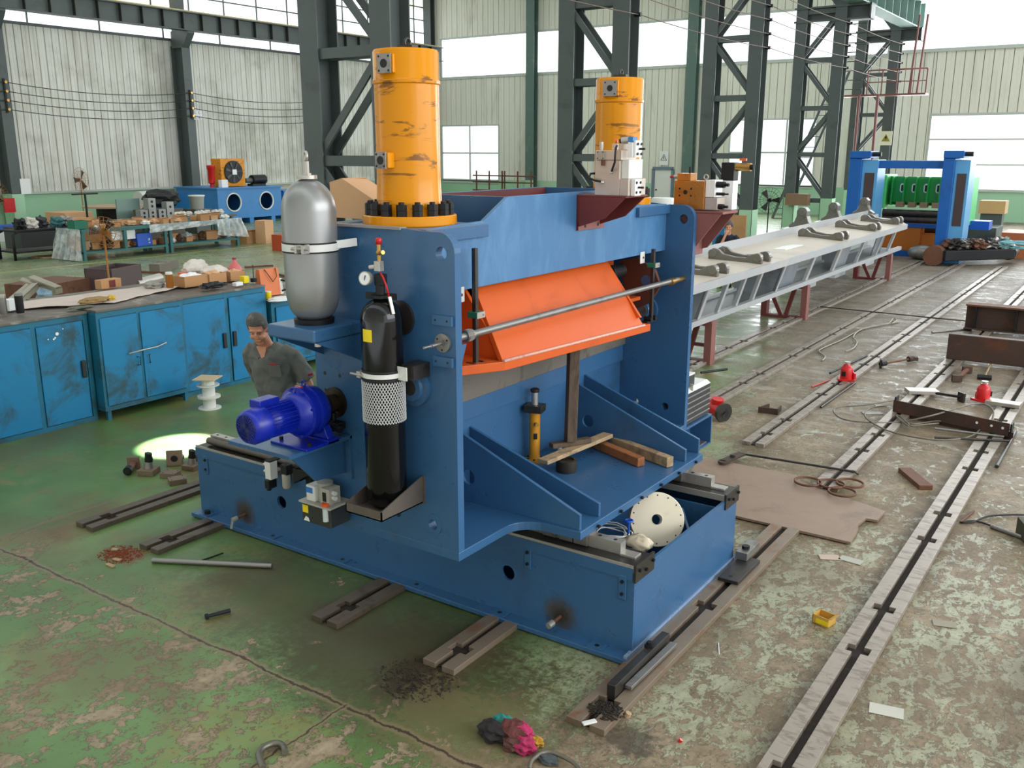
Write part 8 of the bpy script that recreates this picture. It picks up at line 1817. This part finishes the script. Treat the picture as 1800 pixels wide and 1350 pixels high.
# he leans forward into the step: everything above the hips shifts over
for ch in man.children:
    for v in ch.data.vertices:
        if v.co.z > .85: k = v.co.z-.85; v.co.x -= k*.10; v.co.y -= k*.10
sh_ = Matrix.Rotation(rz, 3, 'Z') @ Vector((.075, .075, 0)); man.location += sh_*HS
# ---- seated person far behind the long beam
c = uy(1281, 399, 23.0)
sx0, sy0, sz0 = c.x, 23.0, c.z/HS
g = Vector((-c.x, -23.0, 0)).normalized(); rz2 = math.atan2(g.x, -g.y)
seat_z = sz0-.80
pw = thing('person', 'dark-haired person in navy top seated behind the long beam, hand raised to the mouth', 'person', (sx0, sy0, 0), rz2)
pw.scale = (HS, HS, HS)
body, hair, feat = MB(), MB(), {'eye': [MB(), MB()], 'brow': [MB(), MB()], 'mouth': MB()}
zc = sz0
head_parts(body, hair, (0, -.03, zc), .1, -.1, 1.0, feat, True)
loft(body, [(0, .02, zc-.24), (0, .0, zc-.16), (0, -.01, zc-.07)], [(.07, .06), (.055, .055), (.055, .055)], 14)
loft(body, [(0, .05, seat_z+.02), (0, .04, zc-.5), (0, .03, zc-.3), (0, .03, zc-.2)], [(.16, .12), (.14, .1), (.16, .1), (.08, .06)], 16)
loft(body, [(-.16, .02, zc-.24), (-.22, -.03, zc-.38), (-.21, -.16, zc-.50), (-.13, -.17, zc-.35), (-.06, -.14, zc-.17)], [.05, .045, .04, .035, .026], 12)
hand(body, (-.06, -.14, zc-.17), (.35, .1, .9), (.3, .9, 0), .7, 1)
loft(body, [(.16, .02, zc-.24), (.22, .0, zc-.38), (.23, -.08, zc-.52), (.16, -.24, zc-.52), (.08, -.32, zc-.50)], [.05, .045, .04, .035, .026], 12)
hand(body, (.08, -.32, zc-.50), (-.9, -.4, 0), (0, 0, -1), .4, 1)
for s in (-1, 1): loft(body, [(s*.09, .03, seat_z+.07), (s*.10, -.25, seat_z+.08), (s*.10, -.45, seat_z+.05), (s*.10, -.44, seat_z-.2), (s*.10, -.42, .10)], [.085, .075, .06, .05, .036], 12)
o = body.build('body', M_skin, pw, world=False); remesh(o, .008, 2)
o = hair.build('hair', M_hair, pw, world=False); s_ = o.modifiers.new('thick', 'SOLIDIFY'); s_.thickness = .02; s_.offset = 1
sh = MB()
loft(sh, [(.0, .05, seat_z), (.0, .04, zc-.55), (0, .03, zc-.4), (0, .03, zc-.26), (0, .02, zc-.20), (0, .01, zc-.165)], [(.19, .15), (.18, .14), (.19, .13), (.20, .115), (.14, .09), (.08, .07)], 24)
loft(sh, [(-.13, .02, zc-.22), (-.20, .0, zc-.28), (-.225, -.04, zc-.39)], [.07, .07, .068], 16); loft(sh, [(.13, .02, zc-.22), (.20, .01, zc-.28), (.225, -.0, zc-.39)], [.07, .07, .068], 16)
o = sh.build('shirt', M_navy, pw, world=False); remesh(o, .01, 3)
tr = MB(); loft(tr, [(0, .06, seat_z+.14), (0, .06, seat_z-.02)], [(.18, .14), (.17, .14)], 20)
for s in (-1, 1): loft(tr, [(s*.09, .03, seat_z+.07), (s*.10, -.25, seat_z+.08), (s*.10, -.47, seat_z+.04), (s*.10, -.45, seat_z-.2), (s*.10, -.42, .12)], [.10, .09, .08, .075, .075], 16)
o = tr.build('trousers', M_trouser, pw, world=False); remesh(o, .01, 2)
for s in (-1, 1):
    mb = MB(); mb.sphere((s*.10, -.48, .045), .05, (.95, 2.4, .9), 16); mb.build('shoe', M_blackmatt, pw, world=False)
for k in feat['eye']: k.build('eye', M_hair, pw, world=False)
feat['mouth'].bm.free(); [k.bm.free() for k in feat['brow']]
st = thing('stool', 'plain stool under the seated person behind the long beam', 'stool', (sx0, sy0, 0), rz2)
st.scale = (HS, HS, HS)
mb = MB(); mb.bx(-.2, .2, -.14, .24, seat_z-.05, seat_z-.01); mb.build('seat', M_wood, st, world=False)
for x in (-.17, .17):
    for y in (-.11, .21):
        mb = MB(); mb.bx(x-.02, x+.02, y-.02, y+.02, 0, seat_z-.05); mb.build('leg', M_wood, st, world=False)
